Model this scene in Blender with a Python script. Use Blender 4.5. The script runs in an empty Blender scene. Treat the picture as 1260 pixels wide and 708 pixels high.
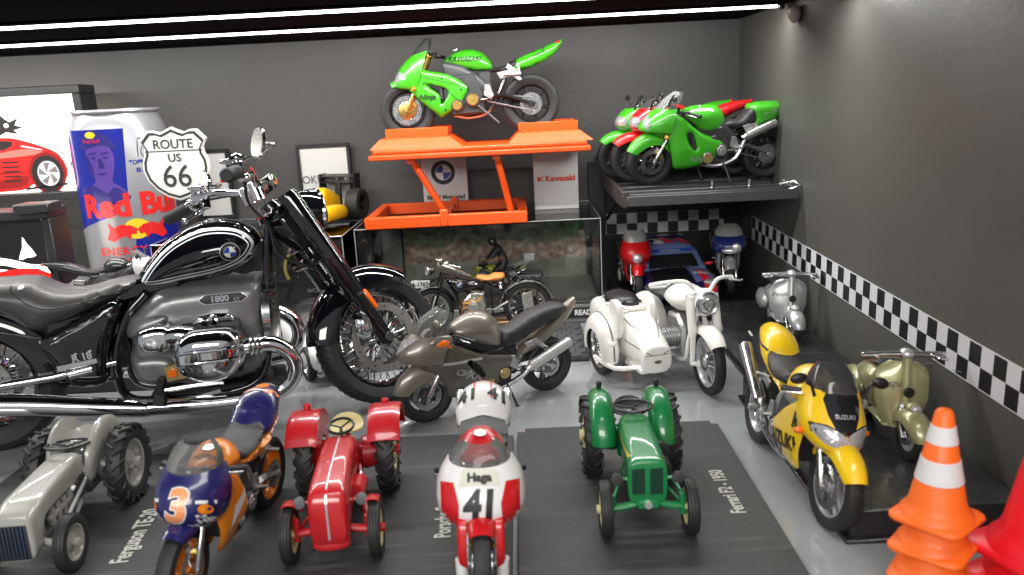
import bpy, bmesh, math, random
import numpy as np
from mathutils import Vector as V, Matrix as M
from mathutils.geometry import delaunay_2d_cdt
from mathutils.bvhtree import BVHTree

# ------------------------------------------------------------------ camera, world, lamps (1 unit = 1 cm)
SC = bpy.context.scene
COL = SC.collection
SC.unit_settings.scale_length = 0.01
cd = bpy.data.cameras.new('camera'); cam = bpy.data.objects.new('camera', cd); COL.objects.link(cam)
SC.camera = cam
cd.sensor_width = 36; cd.lens = 28.57; cd.clip_start = 0.5; cd.clip_end = 2000
_p, _r, _y = math.radians(13.4), math.radians(2.9), math.radians(-0.9)
_fw = V((math.sin(_y)*math.cos(_p), math.cos(_y)*math.cos(_p), -math.sin(_p)))
_rt = V((math.cos(_y), -math.sin(_y), 0)); _up = _rt.cross(_fw)
_R = _rt*math.cos(_r) - _up*math.sin(_r); _U = _up*math.cos(_r) + _rt*math.sin(_r)
cam.matrix_world = M(((_R.x, _U.x, -_fw.x, 0), (_R.y, _U.y, -_fw.y, 0), (_R.z, _U.z, -_fw.z, 15), (0, 0, 0, 1)))
cd.dof.use_dof = True; cd.dof.focus_distance = 41; cd.dof.aperture_fstop = 0.19

W = bpy.data.worlds.new('World'); SC.world = W; W.use_nodes = True
bg = W.node_tree.nodes['Background']; bg.inputs[0].default_value = (0.9, 0.95, 1.0, 1); bg.inputs[1].default_value = 0.36

def area(name, loc, target, sx, sy, power, col=(1, 1, 1)):
    l = bpy.data.lights.new(name, 'AREA'); l.shape = 'RECTANGLE'; l.size = sx; l.size_y = sy; l.energy = power; l.color = col
    o = bpy.data.objects.new(name, l); COL.objects.link(o); o.location = loc
    o.rotation_euler = (V(target) - V(loc)).to_track_quat('-Z', 'Y').to_euler()
    return o
area('room_lamp', (-14, -34, 33), (0, 50, 4), 60, 16, 38000, (1, .97, .93))
area('room_lamp', (14, 4, 62), (0, 38, 0), 60, 10, 20000, (1, .98, .95))
SC.view_settings.view_transform = 'Standard'; SC.view_settings.look = 'None'
SC.view_settings.exposure = 0.0; SC.view_settings.gamma = 1.0
SC.cycles.use_denoising = True
SC.cycles.max_bounces = 10; SC.cycles.transparent_max_bounces = 24; SC.cycles.transmission_bounces = 10
SC.cycles.glossy_bounces = 5; SC.cycles.diffuse_bounces = 3; SC.cycles.sample_clamp_indirect = 6
SC.cycles.caustics_reflective = False; SC.cycles.caustics_refractive = False

# ------------------------------------------------------------------ materials
def srgb(r, g, b):
    f = lambda c: (c/255/12.92) if c/255 <= .04045 else ((c/255+.055)/1.055)**2.4
    return (f(r), f(g), f(b), 1)
MATS = {}
def mat(name, col, rough=.4, metal=0., coat=0., bump=0., bscale=6., var=0., vscale=2., rvar=0., spec=None, emit=None, es=0, trans=0, alpha=1, ior=None, coatr=.04, specks=0):
    if name in MATS: return MATS[name]
    m = bpy.data.materials.new(name); m.use_nodes = True; MATS[name] = m
    nt = m.node_tree; N = nt.nodes; L = nt.links; b = N['Principled BSDF']
    if len(col) == 3: col = (*col, 1)
    b.inputs['Base Color'].default_value = col; b.inputs['Roughness'].default_value = rough
    b.inputs['Metallic'].default_value = metal; b.inputs['Coat Weight'].default_value = coat; b.inputs['Coat Roughness'].default_value = coatr
    if spec is not None: b.inputs['Specular IOR Level'].default_value = spec
    if ior: b.inputs['IOR'].default_value = ior
    b.inputs['Transmission Weight'].default_value = trans; b.inputs['Alpha'].default_value = alpha
    if emit: b.inputs['Emission Color'].default_value = (*emit[:3], 1); b.inputs['Emission Strength'].default_value = es
    if specks:
        tc = N.new('ShaderNodeTexCoord'); vo = N.new('ShaderNodeTexVoronoi'); vo.inputs['Scale'].default_value = 5.5; L.new(tc.outputs['Object'], vo.inputs['Vector'])
        n = N.new('ShaderNodeTexNoise'); n.inputs['Scale'].default_value = .7; n.inputs['Detail'].default_value = 4; L.new(tc.outputs['Object'], n.inputs['Vector'])
        sc_ = N.new('ShaderNodeTexNoise'); sc_.inputs['Scale'].default_value = 1.5; sc_.inputs['Detail'].default_value = 5
        mp = N.new('ShaderNodeMapping'); mp.inputs['Scale'].default_value = (.15, 2.2, 1); mp.inputs['Rotation'].default_value = (0, 0, .4); L.new(tc.outputs['Object'], mp.inputs[0]); L.new(mp.outputs[0], sc_.inputs['Vector'])
        a = N.new('ShaderNodeMapRange'); a.inputs[1].default_value = .10; a.inputs[2].default_value = .03; L.new(vo.outputs['Distance'], a.inputs[0])
        c = N.new('ShaderNodeMapRange'); c.inputs[1].default_value = .5; c.inputs[2].default_value = .62; L.new(n.outputs[0], c.inputs[0])
        d = N.new('ShaderNodeMapRange'); d.inputs[1].default_value = .62; d.inputs[2].default_value = .75; d.inputs[4].default_value = .25; L.new(sc_.outputs[0], d.inputs[0])
        q = N.new('ShaderNodeMath'); q.operation = 'MULTIPLY'; L.new(a.outputs[0], q.inputs[0]); L.new(c.outputs[0], q.inputs[1])
        q2 = N.new('ShaderNodeMath'); q2.operation = 'MULTIPLY_ADD'; L.new(q.outputs[0], q2.inputs[0]); q2.inputs[1].default_value = .6; L.new(d.outputs[0], q2.inputs[2]); q3 = N.new('ShaderNodeMath'); q3.operation = 'MULTIPLY'; L.new(q2.outputs[0], q3.inputs[0]); q3.inputs[1].default_value = specks
        df = N.new('ShaderNodeBsdfDiffuse'); df.inputs[0].default_value = (.45, .43, .4, 1); ms = N.new('ShaderNodeMixShader')
        L.new(q3.outputs[0], ms.inputs[0]); L.new(b.outputs[0], ms.inputs[1]); L.new(df.outputs[0], ms.inputs[2]); L.new(ms.outputs[0], N['Material Output'].inputs[0])
    if bump or var or rvar:
        tc = N.new('ShaderNodeTexCoord')
        if bump:
            n = N.new('ShaderNodeTexNoise'); n.inputs['Scale'].default_value = bscale; n.inputs['Detail'].default_value = 3
            L.new(tc.outputs['Object'], n.inputs['Vector'])
            bp = N.new('ShaderNodeBump'); bp.inputs['Strength'].default_value = bump; bp.inputs['Distance'].default_value = .05
            L.new(n.outputs[0], bp.inputs['Height']); L.new(bp.outputs[0], b.inputs['Normal'])
        if var or rvar:
            n = N.new('ShaderNodeTexNoise'); n.inputs['Scale'].default_value = vscale; n.inputs['Detail'].default_value = 6; n.inputs['Roughness'].default_value = .65
            L.new(tc.outputs['Object'], n.inputs['Vector'])
            if var:
                mx = N.new('ShaderNodeMix'); mx.data_type = 'RGBA'
                mx.inputs[6].default_value = tuple(c*(1-var) for c in col[:3]) + (1,)
                mx.inputs[7].default_value = tuple(min(1, c*(1+var)+.01*var) for c in col[:3]) + (1,)
                L.new(n.outputs[0], mx.inputs[0]); L.new(mx.outputs[2], b.inputs['Base Color'])
            if rvar:
                mr = N.new('ShaderNodeMapRange'); mr.inputs[1].default_value = .3; mr.inputs[2].default_value = .7
                mr.inputs[3].default_value = max(.02, rough-rvar); mr.inputs[4].default_value = min(1, rough+rvar)
                L.new(n.outputs[0], mr.inputs[0]); L.new(mr.outputs[0], b.inputs['Roughness'])
    return m
def paint(name, col, rough=.32, metal=0., var=.06): return mat(name, col, rough, metal, .7, 0 if metal else .004, 10, 0 if metal else var, 3, .05)

chrome = mat('chrome', (.82, .82, .84), .07, 1, rvar=.03, vscale=3)
dchrome = mat('dull_chrome', (.6, .6, .6), .22, 1, rvar=.08, bump=.05, bscale=10)
alu = mat('cast_aluminium', (.5, .5, .5), .38, .85, bump=.15, bscale=16, var=.15, vscale=6)
goldm = mat('gold_metal', (.62, .42, .12), .3, .9, rvar=.08)
brass = mat('brass_tone', (.55, .4, .18), .35, .8)
rubber = mat('rubber', (.012, .012, .012), .62, bump=.2, bscale=18, var=.3, vscale=5)
rubber2 = mat('tread_rubber', (.016, .016, .015), .55, bump=.15, bscale=14, var=.3, vscale=4)
blackp = mat('black_plastic', (.012, .012, .013), .42, bump=.06, bscale=16, rvar=.1)
mblack = mat('matt_black', (.02, .02, .02), .6, bump=.1, bscale=20)
gblack = mat('gloss_black', (.004, .004, .006), .06, 0, 1, rvar=.03, vscale=2)
dgrey = mat('dark_grey', (.05, .05, .052), .45, .3, bump=.08, bscale=14)
mgrey = mat('mid_grey', (.16, .16, .165), .42, .4, bump=.08, bscale=14)
seatm = mat('seat_vinyl', (.022, .021, .022), .5, bump=.25, bscale=22, var=.2, vscale=8)
white = mat('white_print', (.78, .78, .78), .5)
ink = mat('black_print', (.01, .01, .01), .5)
silverp = mat('silver_print', (.6, .6, .62), .35, .6)
redp = mat('red_print', (.6, .02, .02), .45)
bluep = mat('blue_print', (.02, .06, .35), .45)
orange_lens = mat('orange_lens', (.85, .16, .01), .2, 0, .5, emit=(.9, .2, .02), es=.0)
red_lens = mat('red_lens', (.6, .01, .01), .15, 0, .6)
lens = mat('headlamp_lens', (.42, .42, .43), .12, .35, 1, var=.25, vscale=6)

def glass(name, col=(.9, .9, .9), opac=.15, rough=.03):
    if name in MATS: return MATS[name]
    m = bpy.data.materials.new(name); m.use_nodes = True; MATS[name] = m
    nt = m.node_tree; N = nt.nodes; L = nt.links; b = N['Principled BSDF']; out = N['Material Output']
    b.inputs['Base Color'].default_value = (*col, 1); b.inputs['Roughness'].default_value = rough; b.inputs['Coat Weight'].default_value = .6
    t = N.new('ShaderNodeBsdfTransparent'); t.inputs[0].default_value = (*[min(1, .75+.25*c) for c in col], 1)
    f = N.new('ShaderNodeFresnel'); f.inputs[0].default_value = 1.5
    a = N.new('ShaderNodeMath'); a.operation = 'ADD'; a.use_clamp = True; a.inputs[1].default_value = opac
    L.new(f.outputs[0], a.inputs[0])
    mx = N.new('ShaderNodeMixShader'); L.new(a.outputs[0], mx.inputs[0]); L.new(t.outputs[0], mx.inputs[1]); L.new(b.outputs[0], mx.inputs[2])
    L.new(mx.outputs[0], out.inputs[0]); return m
def sheet_glass(name):
    m = bpy.data.materials.new(name); m.use_nodes = True; nt = m.node_tree; N = nt.nodes; L = nt.links; N.remove(N['Principled BSDF']); out = N['Material Output']
    t = N.new('ShaderNodeBsdfTransparent'); t.inputs[0].default_value = (.97, .98, .98, 1); gl = N.new('ShaderNodeBsdfGlossy'); gl.inputs['Roughness'].default_value = .04
    f = N.new('ShaderNodeFresnel'); f.inputs[0].default_value = 1.45; mx = N.new('ShaderNodeMixShader')
    L.new(f.outputs[0], mx.inputs[0]); L.new(t.outputs[0], mx.inputs[1]); L.new(gl.outputs[0], mx.inputs[2]); L.new(mx.outputs[0], out.inputs[0]); return m
clear = sheet_glass('clear_acrylic')
smoke = glass('smoked_screen', (.08, .08, .08), .5)
tscreen = glass('tinted_screen', (.35, .35, .34), .14)

# ------------------------------------------------------------------ mesh library
TF = [M.Identity(4)]
class tf:
    def __init__(s, m): s.m = m
    def __enter__(s): TF.append(TF[-1] @ s.m)
    def __exit__(s, *a): TF.pop()
def T(x, y, z): return M.Translation((x, y, z))
def Rx(a): return M.Rotation(math.radians(a), 4, 'X')
def Ry(a): return M.Rotation(math.radians(a), 4, 'Y')
def Rz(a): return M.Rotation(math.radians(a), 4, 'Z')
def S(s, sy=None, sz=None): return M.Diagonal((s, s if sy is None else sy, s if sz is None else sz, 1))

def crom(pts, k, closed=False):
    P = [np.array(p, float) for p in pts]; n = len(P)
    if n < 3 or k <= 1: return P
    out = []
    rng = range(n if closed else n-1)
    for i in rng:
        a = P[(i-1) % n] if (closed or i > 0) else 2*P[0]-P[1]
        b = P[i]; c = P[(i+1) % n]
        d = P[(i+2) % n] if (closed or i+2 < n) else 2*P[-1]-P[-2]
        for j in range(k):
            t = j/k
            out.append(.5*((2*b) + (-a+c)*t + (2*a-5*b+4*c-d)*t*t + (-a+3*b-3*c+d)*t**3))
    if not closed: out.append(P[-1])
    return out

PAIRS = {'mirror', 'footrest', 'engine_cover', 'brake_lever', 'brake_caliper', 'fork_leg', 'brake_hose', 'light_mount', 'handlebar', 'cap', 'swingarm'}
class G:
    def __init__(s): s.v = []; s.f = []
    def add(s, vs, fs, m=None):
        o = len(s.v); X = TF[-1] if m is None else TF[-1] @ m
        s.v += [tuple(X @ V(p)) for p in vs]; s.f += [tuple(i+o for i in f) for f in fs]; return s
    def box(s, c, d, rot=None, b=None):
        hx, hy, hz = d[0]/2, d[1]/2, d[2]/2
        if b is None: b = min(hx, hy, hz)*.2
        vs = []; idx = {}
        for sx in (-1, 1):
            for sy in (-1, 1):
                for sz in (-1, 1):
                    for k, (a, bb, cc) in enumerate(((0, b, b), (b, 0, b), (b, b, 0))):
                        idx[(sx, sy, sz, k)] = len(vs); vs.append((sx*(hx-a), sy*(hy-bb), sz*(hz-cc)))
        I = idx; fs = []
        for q in (-1, 1):
            fs.append([I[(q, -1, -1, 0)], I[(q, 1, -1, 0)], I[(q, 1, 1, 0)], I[(q, -1, 1, 0)]][::q])
            fs.append([I[(-1, q, -1, 1)], I[(-1, q, 1, 1)], I[(1, q, 1, 1)], I[(1, q, -1, 1)]][::q])
            fs.append([I[(-1, -1, q, 2)], I[(1, -1, q, 2)], I[(1, 1, q, 2)], I[(-1, 1, q, 2)]][::q])
        for a in (-1, 1):
            for c_ in (-1, 1):
                fs.append([I[(-1, a, c_, 1)], I[(1, a, c_, 1)], I[(1, a, c_, 2)], I[(-1, a, c_, 2)]][::-a*c_])
                fs.append([I[(a, -1, c_, 0)], I[(a, 1, c_, 0)], I[(a, 1, c_, 2)], I[(a, -1, c_, 2)]][::a*c_])
                fs.append([I[(a, c_, -1, 0)], I[(a, c_, 1, 0)], I[(a, c_, 1, 1)], I[(a, c_, -1, 1)]][::-a*c_])
                for e in (-1, 1): fs.append([I[(a, c_, e, 0)], I[(a, c_, e, 1)], I[(a, c_, e, 2)]][::a*c_*e])
        m = T(*c) if rot is None else T(*c) @ rot
        return s.add(vs, fs, m)
    def tube(s, pts, r, n=8, k=1, caps=True, closed=False, flat=1.0):
        P = crom(pts, k, closed); m = len(P)
        if callable(r): rr = [r(i/(m-1)) for i in range(m)]
        elif isinstance(r, (list, tuple)): rr = list(np.interp(np.linspace(0, len(r)-1, m), range(len(r)), r))
        else: rr = [r]*m
        vs = []; fs = []
        nrm = None
        for i in range(m):
            a = P[(i-1) % m] if (closed or i > 0) else P[i]; b = P[(i+1) % m] if (closed or i < m-1) else P[i]
            t = V(b-a).normalized()
            if nrm is None:
                nrm = t.cross(V((0, 0, 1)))
                if nrm.length < .1: nrm = t.cross(V((0, 1, 0)))
                nrm.normalize()
            else:
                nrm = (nrm - t*nrm.dot(t))
                nrm.normalize()
            bn = t.cross(nrm)
            for j in range(n):
                A = 2*math.pi*j/n
                vs.append(tuple(V(P[i]) + nrm*math.cos(A)*rr[i] + bn*math.sin(A)*rr[i]*flat))
        for i in range(m if closed else m-1):
            i2 = (i+1) % m
            for j in range(n):
                j2 = (j+1) % n
                fs.append((i*n+j, i*n+j2, i2*n+j2, i2*n+j))
        if caps and not closed: fs.append(tuple(range(n))[::-1]); fs.append(tuple((m-1)*n+j for j in range(n)))
        return s.add(vs, fs)
    def cyl(s, a, b, r, n=14, r2=None): return s.tube([a, b], [r, r if r2 is None else r2], n)
    def lathe(s, prof, o=(0, 0, 0), ax=(0, 1, 0), n=24, a0=0, a1=360, closedprof=False, sq=1):
        z = V(ax).normalized(); x = z.orthogonal().normalized() if abs(z.y) < .9 else V((1, 0, 0)); y = z.cross(x)
        full = (a1-a0) >= 360; m = n if full else n+1
        vs = []; fs = []; o = V(o); K = len(prof)
        for i in range(m):
            A = math.radians(a0 + (a1-a0)*i/n)
            for (t, r) in prof: vs.append(tuple(o + z*t + x*math.cos(A)*r + y*math.sin(A)*r*sq))
        for i in range(n):
            i2 = (i+1) % m
            for k in range(K if closedprof else K-1):
                k2 = (k+1) % K
                fs.append((i*K+k, i2*K+k, i2*K+k2, i*K+k2))
        return s.add(vs, fs)
    def disc(s, o, ax, r, t, n=24, b=.1):
        b = b*min(t, r); return s.lathe([(-t/2, 0), (-t/2, r-b), (-t/2+b, r), (t/2-b, r), (t/2, r-b), (t/2, 0)], o, ax, n)
    def ring(s, o, ax, r1, r2, t, n=32):
        return s.lathe([(-t/2, r1), (-t/2, r2), (t/2, r2), (t/2, r1)], o, ax, n, closedprof=True)
    def torus(s, o, ax, R, r, n=32, k=10, a0=0, a1=360, flat=1):
        return s.lathe([(math.sin(2*math.pi*j/k)*r*flat, R+math.cos(2*math.pi*j/k)*r) for j in range(k)], o, ax, n, a0, a1, closedprof=True)
    def ell(s, c, r, n=16, k=10, rot=None):
        vs = []; fs = []
        for i in range(k+1):
            th = math.pi*i/k
            for j in range(n):
                ph = 2*math.pi*j/n
                vs.append((r[0]*math.sin(th)*math.cos(ph), r[1]*math.sin(th)*math.sin(ph), r[2]*math.cos(th)))
        for i in range(k):
            for j in range(n):
                j2 = (j+1) % n
                fs.append((i*n+j, (i+1)*n+j, (i+1)*n+j2, i*n+j2))
        return s.add(vs, fs, T(*c) if rot is None else T(*c) @ rot)
    def prism(s, poly, y0, y1, b=.03, k=1, plane='xz', m=None):
        P = [np.array(p, float) for p in (crom(poly, k, True) if k > 1 else poly)]; n = len(P)
        area_ = sum(P[i][0]*P[(i+1) % n][1]-P[(i+1) % n][0]*P[i][1] for i in range(n))
        if area_ < 0: P = P[::-1]
        def inset(d):
            out = []
            for i in range(n):
                e1 = P[i]-P[i-1]; e2 = P[(i+1) % n]-P[i]
                n1 = np.array([-e1[1], e1[0]])/(np.linalg.norm(e1)+1e-9); n2 = np.array([-e2[1], e2[0]])/(np.linalg.norm(e2)+1e-9)
                q = n1+n2; L = np.linalg.norm(q)
                if L < .3: q = n1; L = 1
                q = q/L; c = max(.45, float(q@n1)); out.append(P[i]+q*d/c)
            return out
        I = inset(b)
        mp = {'xz': lambda p, h: (p[0], h, p[1]), 'xy': lambda p, h: (p[0], p[1], h), 'yz': lambda p, h: (h, p[0], p[1])}[plane]
        vs = []
        for Q, h in ((I, y0), (P, y0+b), (P, y1-b), (I, y1)): vs += [mp(p, h) for p in Q]
        fs = []
        fl = plane != 'xz'
        for r in range(3):
            for i in range(n):
                j = (i+1) % n; f = (r*n+i, r*n+j, (r+1)*n+j, (r+1)*n+i); fs.append(f if fl else f[::-1])
        a = tuple(range(n)); c = tuple(3*n+i for i in range(n))
        fs += [a[::-1], c] if fl else [a, c[::-1]]
        return s.add(vs, fs, m)
    def loft(s, secs, caps=True, k=1, kr=1, ring=True, m=None):
        # secs: list of rings of 3-D points with equal counts
        R_ = [np.array(crom(q, kr, ring)) for q in secs]
        R_ = crom(R_, k) if k > 1 else R_
        n = len(R_[0]); vs = [tuple(p) for r in R_ for p in r]; fs = []
        for i in range(len(R_)-1):
            for j in range(n if ring else n-1):
                j2 = (j+1) % n; fs.append((i*n+j, i*n+j2, (i+1)*n+j2, (i+1)*n+j))
        if caps and ring: fs.append(tuple(range(n))[::-1]); fs.append(tuple((len(R_)-1)*n+j for j in range(n)))
        return s.add(vs, fs, m)
    def inflate(s, outline, Wd, R=1., k=4, holes=(), side=0, yf=None, thick=.25, p=2., N=20, m=None):
        """side 0: closed solid symmetric about y=0, half width Wd(x,z). side +-1: shell panel whose outer face is at yf(x,z)."""
        P = np.array(crom(outline, k, True) if k > 1 else outline)[:, :2]
        H = [np.array(crom(h, 3, True))[:, :2] for h in holes]
        lo, hi = P.min(0), P.max(0); st = max(hi-lo)/N
        loops = [P]+H
        def seg(Q):
            A = Q; B = np.roll(Q, -1, 0); return A, B
        SA = np.vstack([seg(q)[0] for q in loops]); SB = np.vstack([seg(q)[1] for q in loops])
        def dist(X):
            d = SB-SA; L2 = (d**2).sum(1)+1e-12
            t = np.clip((((X[:, None]-SA[None])*d[None]).sum(2))/L2, 0, 1)
            return np.sqrt(((X[:, None]-(SA[None]+t[..., None]*d[None]))**2).sum(2)).min(1)
        def inside(X):
            r = np.zeros(len(X), bool)
            for q in loops:
                A, B = seg(q)
                c = ((A[None, :, 1] > X[:, None, 1]) != (B[None, :, 1] > X[:, None, 1]))
                with np.errstate(divide='ignore', invalid='ignore'):
                    xi = (B[None, :, 0]-A[None, :, 0])*(X[:, None, 1]-A[None, :, 1])/(B[None, :, 1]-A[None, :, 1])+A[None, :, 0]
                r ^= ((c & (X[:, None, 0] < xi)).sum(1) % 2).astype(bool)
            return r
        pts = []
        gx = np.arange(lo[0], hi[0], st); gz = np.arange(lo[1], hi[1], st*.87)
        for j, z in enumerate(gz):
            for x in gx: pts.append((x+(st/2 if j % 2 else 0), z))
        X = np.array(pts); X = X[inside(X)]; D = dist(X) if len(X) else np.zeros(0); X = X[D > st*.75]
        rings = []
        for q in loops:
            sgn = 1
            e = np.roll(q, -1, 0)-np.roll(q, 1, 0); nn = np.stack([-e[:, 1], e[:, 0]], 1); nn /= np.linalg.norm(nn, axis=1)[:, None]+1e-9
            if not inside(q[:1]+nn[:1]*1e-3)[0]: nn = -nn
            for dd in (.04, .16, .4):
                d = dd*min(R, st*2.2)
                Y = q+nn*d; Y = Y[inside(Y)]
                if len(Y): Y = Y[dist(Y) > d*.85]; rings.append(Y)
        if len(X) and rings:
            allr = np.vstack(rings)
            X = X[np.array([np.min(np.sum((allr-x)**2, 1)) > (st*.35)**2 for x in X])] if len(allr) else X
        verts = [V(q) for L in loops for q in L] + [V(q) for rr in rings for q in rr] + [V(q) for q in X]
        edges = []; o = 0
        for L in loops:
            n = len(L); edges += [(o+i, o+(i+1) % n) for i in range(n)]; o += n
        vv, ee, ff, *_ = delaunay_2d_cdt(verts, edges, [], 0, 1e-6)
        A = np.array([(v[0], v[1]) for v in vv]); fc = [f for f in ff]
        C = np.array([A[list(f)].mean(0) for f in fc]); ins = inside(C); fc = [f for f, q in zip(fc, ins) if q]
        D = dist(A); u = 1-np.minimum(D/R, 1); h = (1-u**p)**(1/p); h[D < 1e-5] = 0
        n = len(A); vs = []; fs = []
        if side == 0:
            for sg in (1, -1):
                for (x, z), hh in zip(A, h): vs.append((x, sg*hh*(Wd(x, z) if callable(Wd) else Wd), z))
            bd = set(np.where(D < 1e-5)[0])
            mp = lambda i: i if i in bd else i+n
            for f in fc: fs.append(tuple(f)); fs.append(tuple(mp(i) for i in f)[::-1])
            if sum(((A[f[1]][0]-A[f[0]][0])*(A[f[2]][1]-A[f[0]][1])-(A[f[2]][0]-A[f[0]][0])*(A[f[1]][1]-A[f[0]][1])) for f in fc) > 0: fs = [f[::-1] for f in fs]
        else:
            for (x, z), hh in zip(A, h):
                y = yf(x, z) - Wd*(1-hh); vs.append((x, side*y, z))
            for (x, z) in A: vs.append((x, side*(yf(x, z)-Wd-thick), z))
            for f in fc: fs.append(tuple(f)); fs.append(tuple(i+n for i in f)[::-1])
            # border walls
            from collections import Counter
            ec = Counter()
            for f in fc:
                for i in range(len(f)): ec[tuple(sorted((f[i], f[(i+1) % len(f)])))] += 1
            for f in fc:
                for i in range(len(f)):
                    a, b = f[i], f[(i+1) % len(f)]
                    if ec[tuple(sorted((a, b)))] == 1: fs.append((b, a, a+n, b+n))
            if side > 0: fs = [f[::-1] for f in fs]
        return s.add(vs, fs, m)
    def sheet(s, fn, nu, nv, th=0.):
        """open surface fn(u,v) -> point, optional second skin th inwards along -normal"""
        P = [[V(fn(i/nu, j/nv)) for j in range(nv+1)] for i in range(nu+1)]
        vs = [tuple(P[i][j]) for i in range(nu+1) for j in range(nv+1)]; w = nv+1
        fs = [(i*w+j, (i+1)*w+j, (i+1)*w+j+1, i*w+j+1) for i in range(nu) for j in range(nv)]
        if th:
            o = len(vs)
            for i in range(nu+1):
                for j in range(nv+1):
                    du = P[min(i+1, nu)][j]-P[max(i-1, 0)][j]; dv = P[i][min(j+1, nv)]-P[i][max(j-1, 0)]
                    nn = du.cross(dv); nn.normalize(); vs.append(tuple(P[i][j]-nn*th))
            fs += [tuple(o+q for q in f)[::-1] for f in fs[:nu*nv]]
            for i in range(nu):
                fs.append((i*w, o+i*w, o+(i+1)*w, (i+1)*w)); a = i*w+nv; fs.append((a, a+w, o+a+w, o+a))
            for j in range(nv):
                fs.append((j, j+1, o+j+1, o+j)); a = nu*w+j; fs.append((a, o+a, o+a+1, a+1))
        return s.add(vs, fs)
    def bvh(s): return BVHTree.FromPolygons([V(v) for v in s.v], s.f)
    def build(s, name, m, parent=None, ang=38, smooth=True):
        if name in PAIRS and s.v:
            A = np.array(s.v); n = len(A); lab = list(range(n))
            def find(i):
                while lab[i] != i: lab[i] = lab[lab[i]]; i = lab[i]
                return i
            for f in s.f:
                r = find(f[0])
                for i in f[1:]: lab[find(i)] = r
            root = np.array([find(i) for i in range(n)]); cy = {}
            for r in set(root): cy[r] = A[root == r, 1].mean()
            ys = list(cy.values())
            if min(ys) < -1e-3 and max(ys) > 1e-3:
                o = None
                for sg in (1, -1):
                    g = G(); mp = {}
                    for i in range(n):
                        if (cy[root[i]] > 0) == (sg > 0): mp[i] = len(g.v); g.v.append(s.v[i])
                    g.f = [tuple(mp[i] for i in f) for f in s.f if f[0] in mp]
                    if g.v: o = g._build(name, m, parent, ang, smooth)
                return o
        return s._build(name, m, parent, ang, smooth)
    def _build(s, name, m, parent=None, ang=38, smooth=True):
        me = bpy.data.meshes.new(name); me.from_pydata(s.v, [], s.f); me.validate(); 
        bm = bmesh.new(); bm.from_mesh(me); bmesh.ops.remove_doubles(bm, verts=bm.verts, dist=1e-5); bmesh.ops.recalc_face_normals(bm, faces=bm.faces); bm.to_mesh(me); bm.free()
        me.materials.append(m)
        if smooth: me.shade_smooth(); me.set_sharp_from_angle(angle=math.radians(ang))
        o = bpy.data.objects.new(name, me); COL.objects.link(o)
        if parent: o.parent = parent
        return o

def thing(name, label, cat, loc=(0, 0, 0), rz=0, group=None, lean=0, pitch=0):
    o = bpy.data.objects.new(name, None); o.empty_display_size = .5; COL.objects.link(o)
    o.matrix_world = T(*loc) @ Rz(rz) @ Ry(pitch) @ Rx(lean)
    o['label'] = label; o['category'] = cat
    if group: o['group'] = group
    return o
def tag(o, label, cat, group=None):
    o['label'] = label; o['category'] = cat
    if group: o['group'] = group
    return o
def struct(o): o['kind'] = 'structure'; return o
def mir(fn):
    for sd in (1, -1): fn(sd)

# ---- flat shapes and lettering, laid on a surface or standing free
def text_mesh(txt, size, bold=0., shear=0., sx=1., space=1., align='CENTER', ext=0.):
    c = bpy.data.curves.new('t', 'FONT'); c.body = txt; c.size = size; c.align_x = align; c.align_y = 'CENTER'
    c.offset = bold; c.shear = shear; c.space_character = space; c.resolution_u = 3; c.extrude = ext
    o = bpy.data.objects.new('t', c); COL.objects.link(o); bpy.context.view_layer.update()
    me = bpy.data.meshes.new_from_object(o.evaluated_get(bpy.context.evaluated_depsgraph_get()))
    bpy.data.objects.remove(o); bpy.data.curves.remove(c)
    vs = [(v.co.x*sx, v.co.y, v.co.z) for v in me.vertices]; fs = [tuple(p.vertices) for p in me.polygons]
    bpy.data.meshes.remove(me); return vs, fs
def lay(vs, fs, O, U, Vd, name, m, parent, target=None, step=.25, off=.012, lift=3.):
    """place 2-D mesh (vs,fs) in plane O,U,Vd; when target (a G) is given, drop every point on it along the plane normal"""
    O = V(O); U = V(U).normalized(); Vd = V(Vd); Vd = (Vd-U*Vd.dot(U)).normalized(); Nn = U.cross(Vd)
    bm = bmesh.new(); bv = [bm.verts.new((v[0], v[1], v[2] if len(v) > 2 else 0)) for v in vs]
    for f in fs:
        try: bm.faces.new([bv[i] for i in f])
        except ValueError: pass
    if target is not None:
        bmesh.ops.triangulate(bm, faces=bm.faces)
        for _ in range(4):
            E = [e for e in bm.edges if e.calc_length() > step]
            if not E: break
            bmesh.ops.subdivide_edges(bm, edges=E, cuts=1); bmesh.ops.triangulate(bm, faces=[f for f in bm.faces if len(f.verts) > 3])
        tree = target if isinstance(target, BVHTree) else target.bvh(); dead = []
        for v in bm.verts:
            p = O+U*v.co.x+Vd*v.co.y; h = tree.ray_cast(p+Nn*lift, -Nn, lift*2.5)
            if h[0] is None or h[1].dot(Nn) < .06 and (-h[1]).dot(Nn) < .06: dead.append(v); continue
            v.co = h[0]+Nn*off+(h[1] if h[1].dot(Nn) > 0 else -h[1])*off
        bmesh.ops.delete(bm, geom=dead, context='VERTS')
    else:
        for v in bm.verts: v.co = O+U*v.co.x+Vd*v.co.y+Nn*(v.co.z+off)
    me = bpy.data.meshes.new(name); bm.to_mesh(me); bm.free(); me.materials.append(m)
    o = bpy.data.objects.new(name, me); COL.objects.link(o)
    if parent: o.parent = parent
    return o
def letter(txt, size, O, U, Vd, m, parent, target=None, name='lettering', **k):
    st = k.pop('step', size*.3); off = k.pop('off', .012)
    vs, fs = text_mesh(txt, size, **k); return lay(vs, fs, O, U, Vd, name, m, parent, target, st, off)
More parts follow.
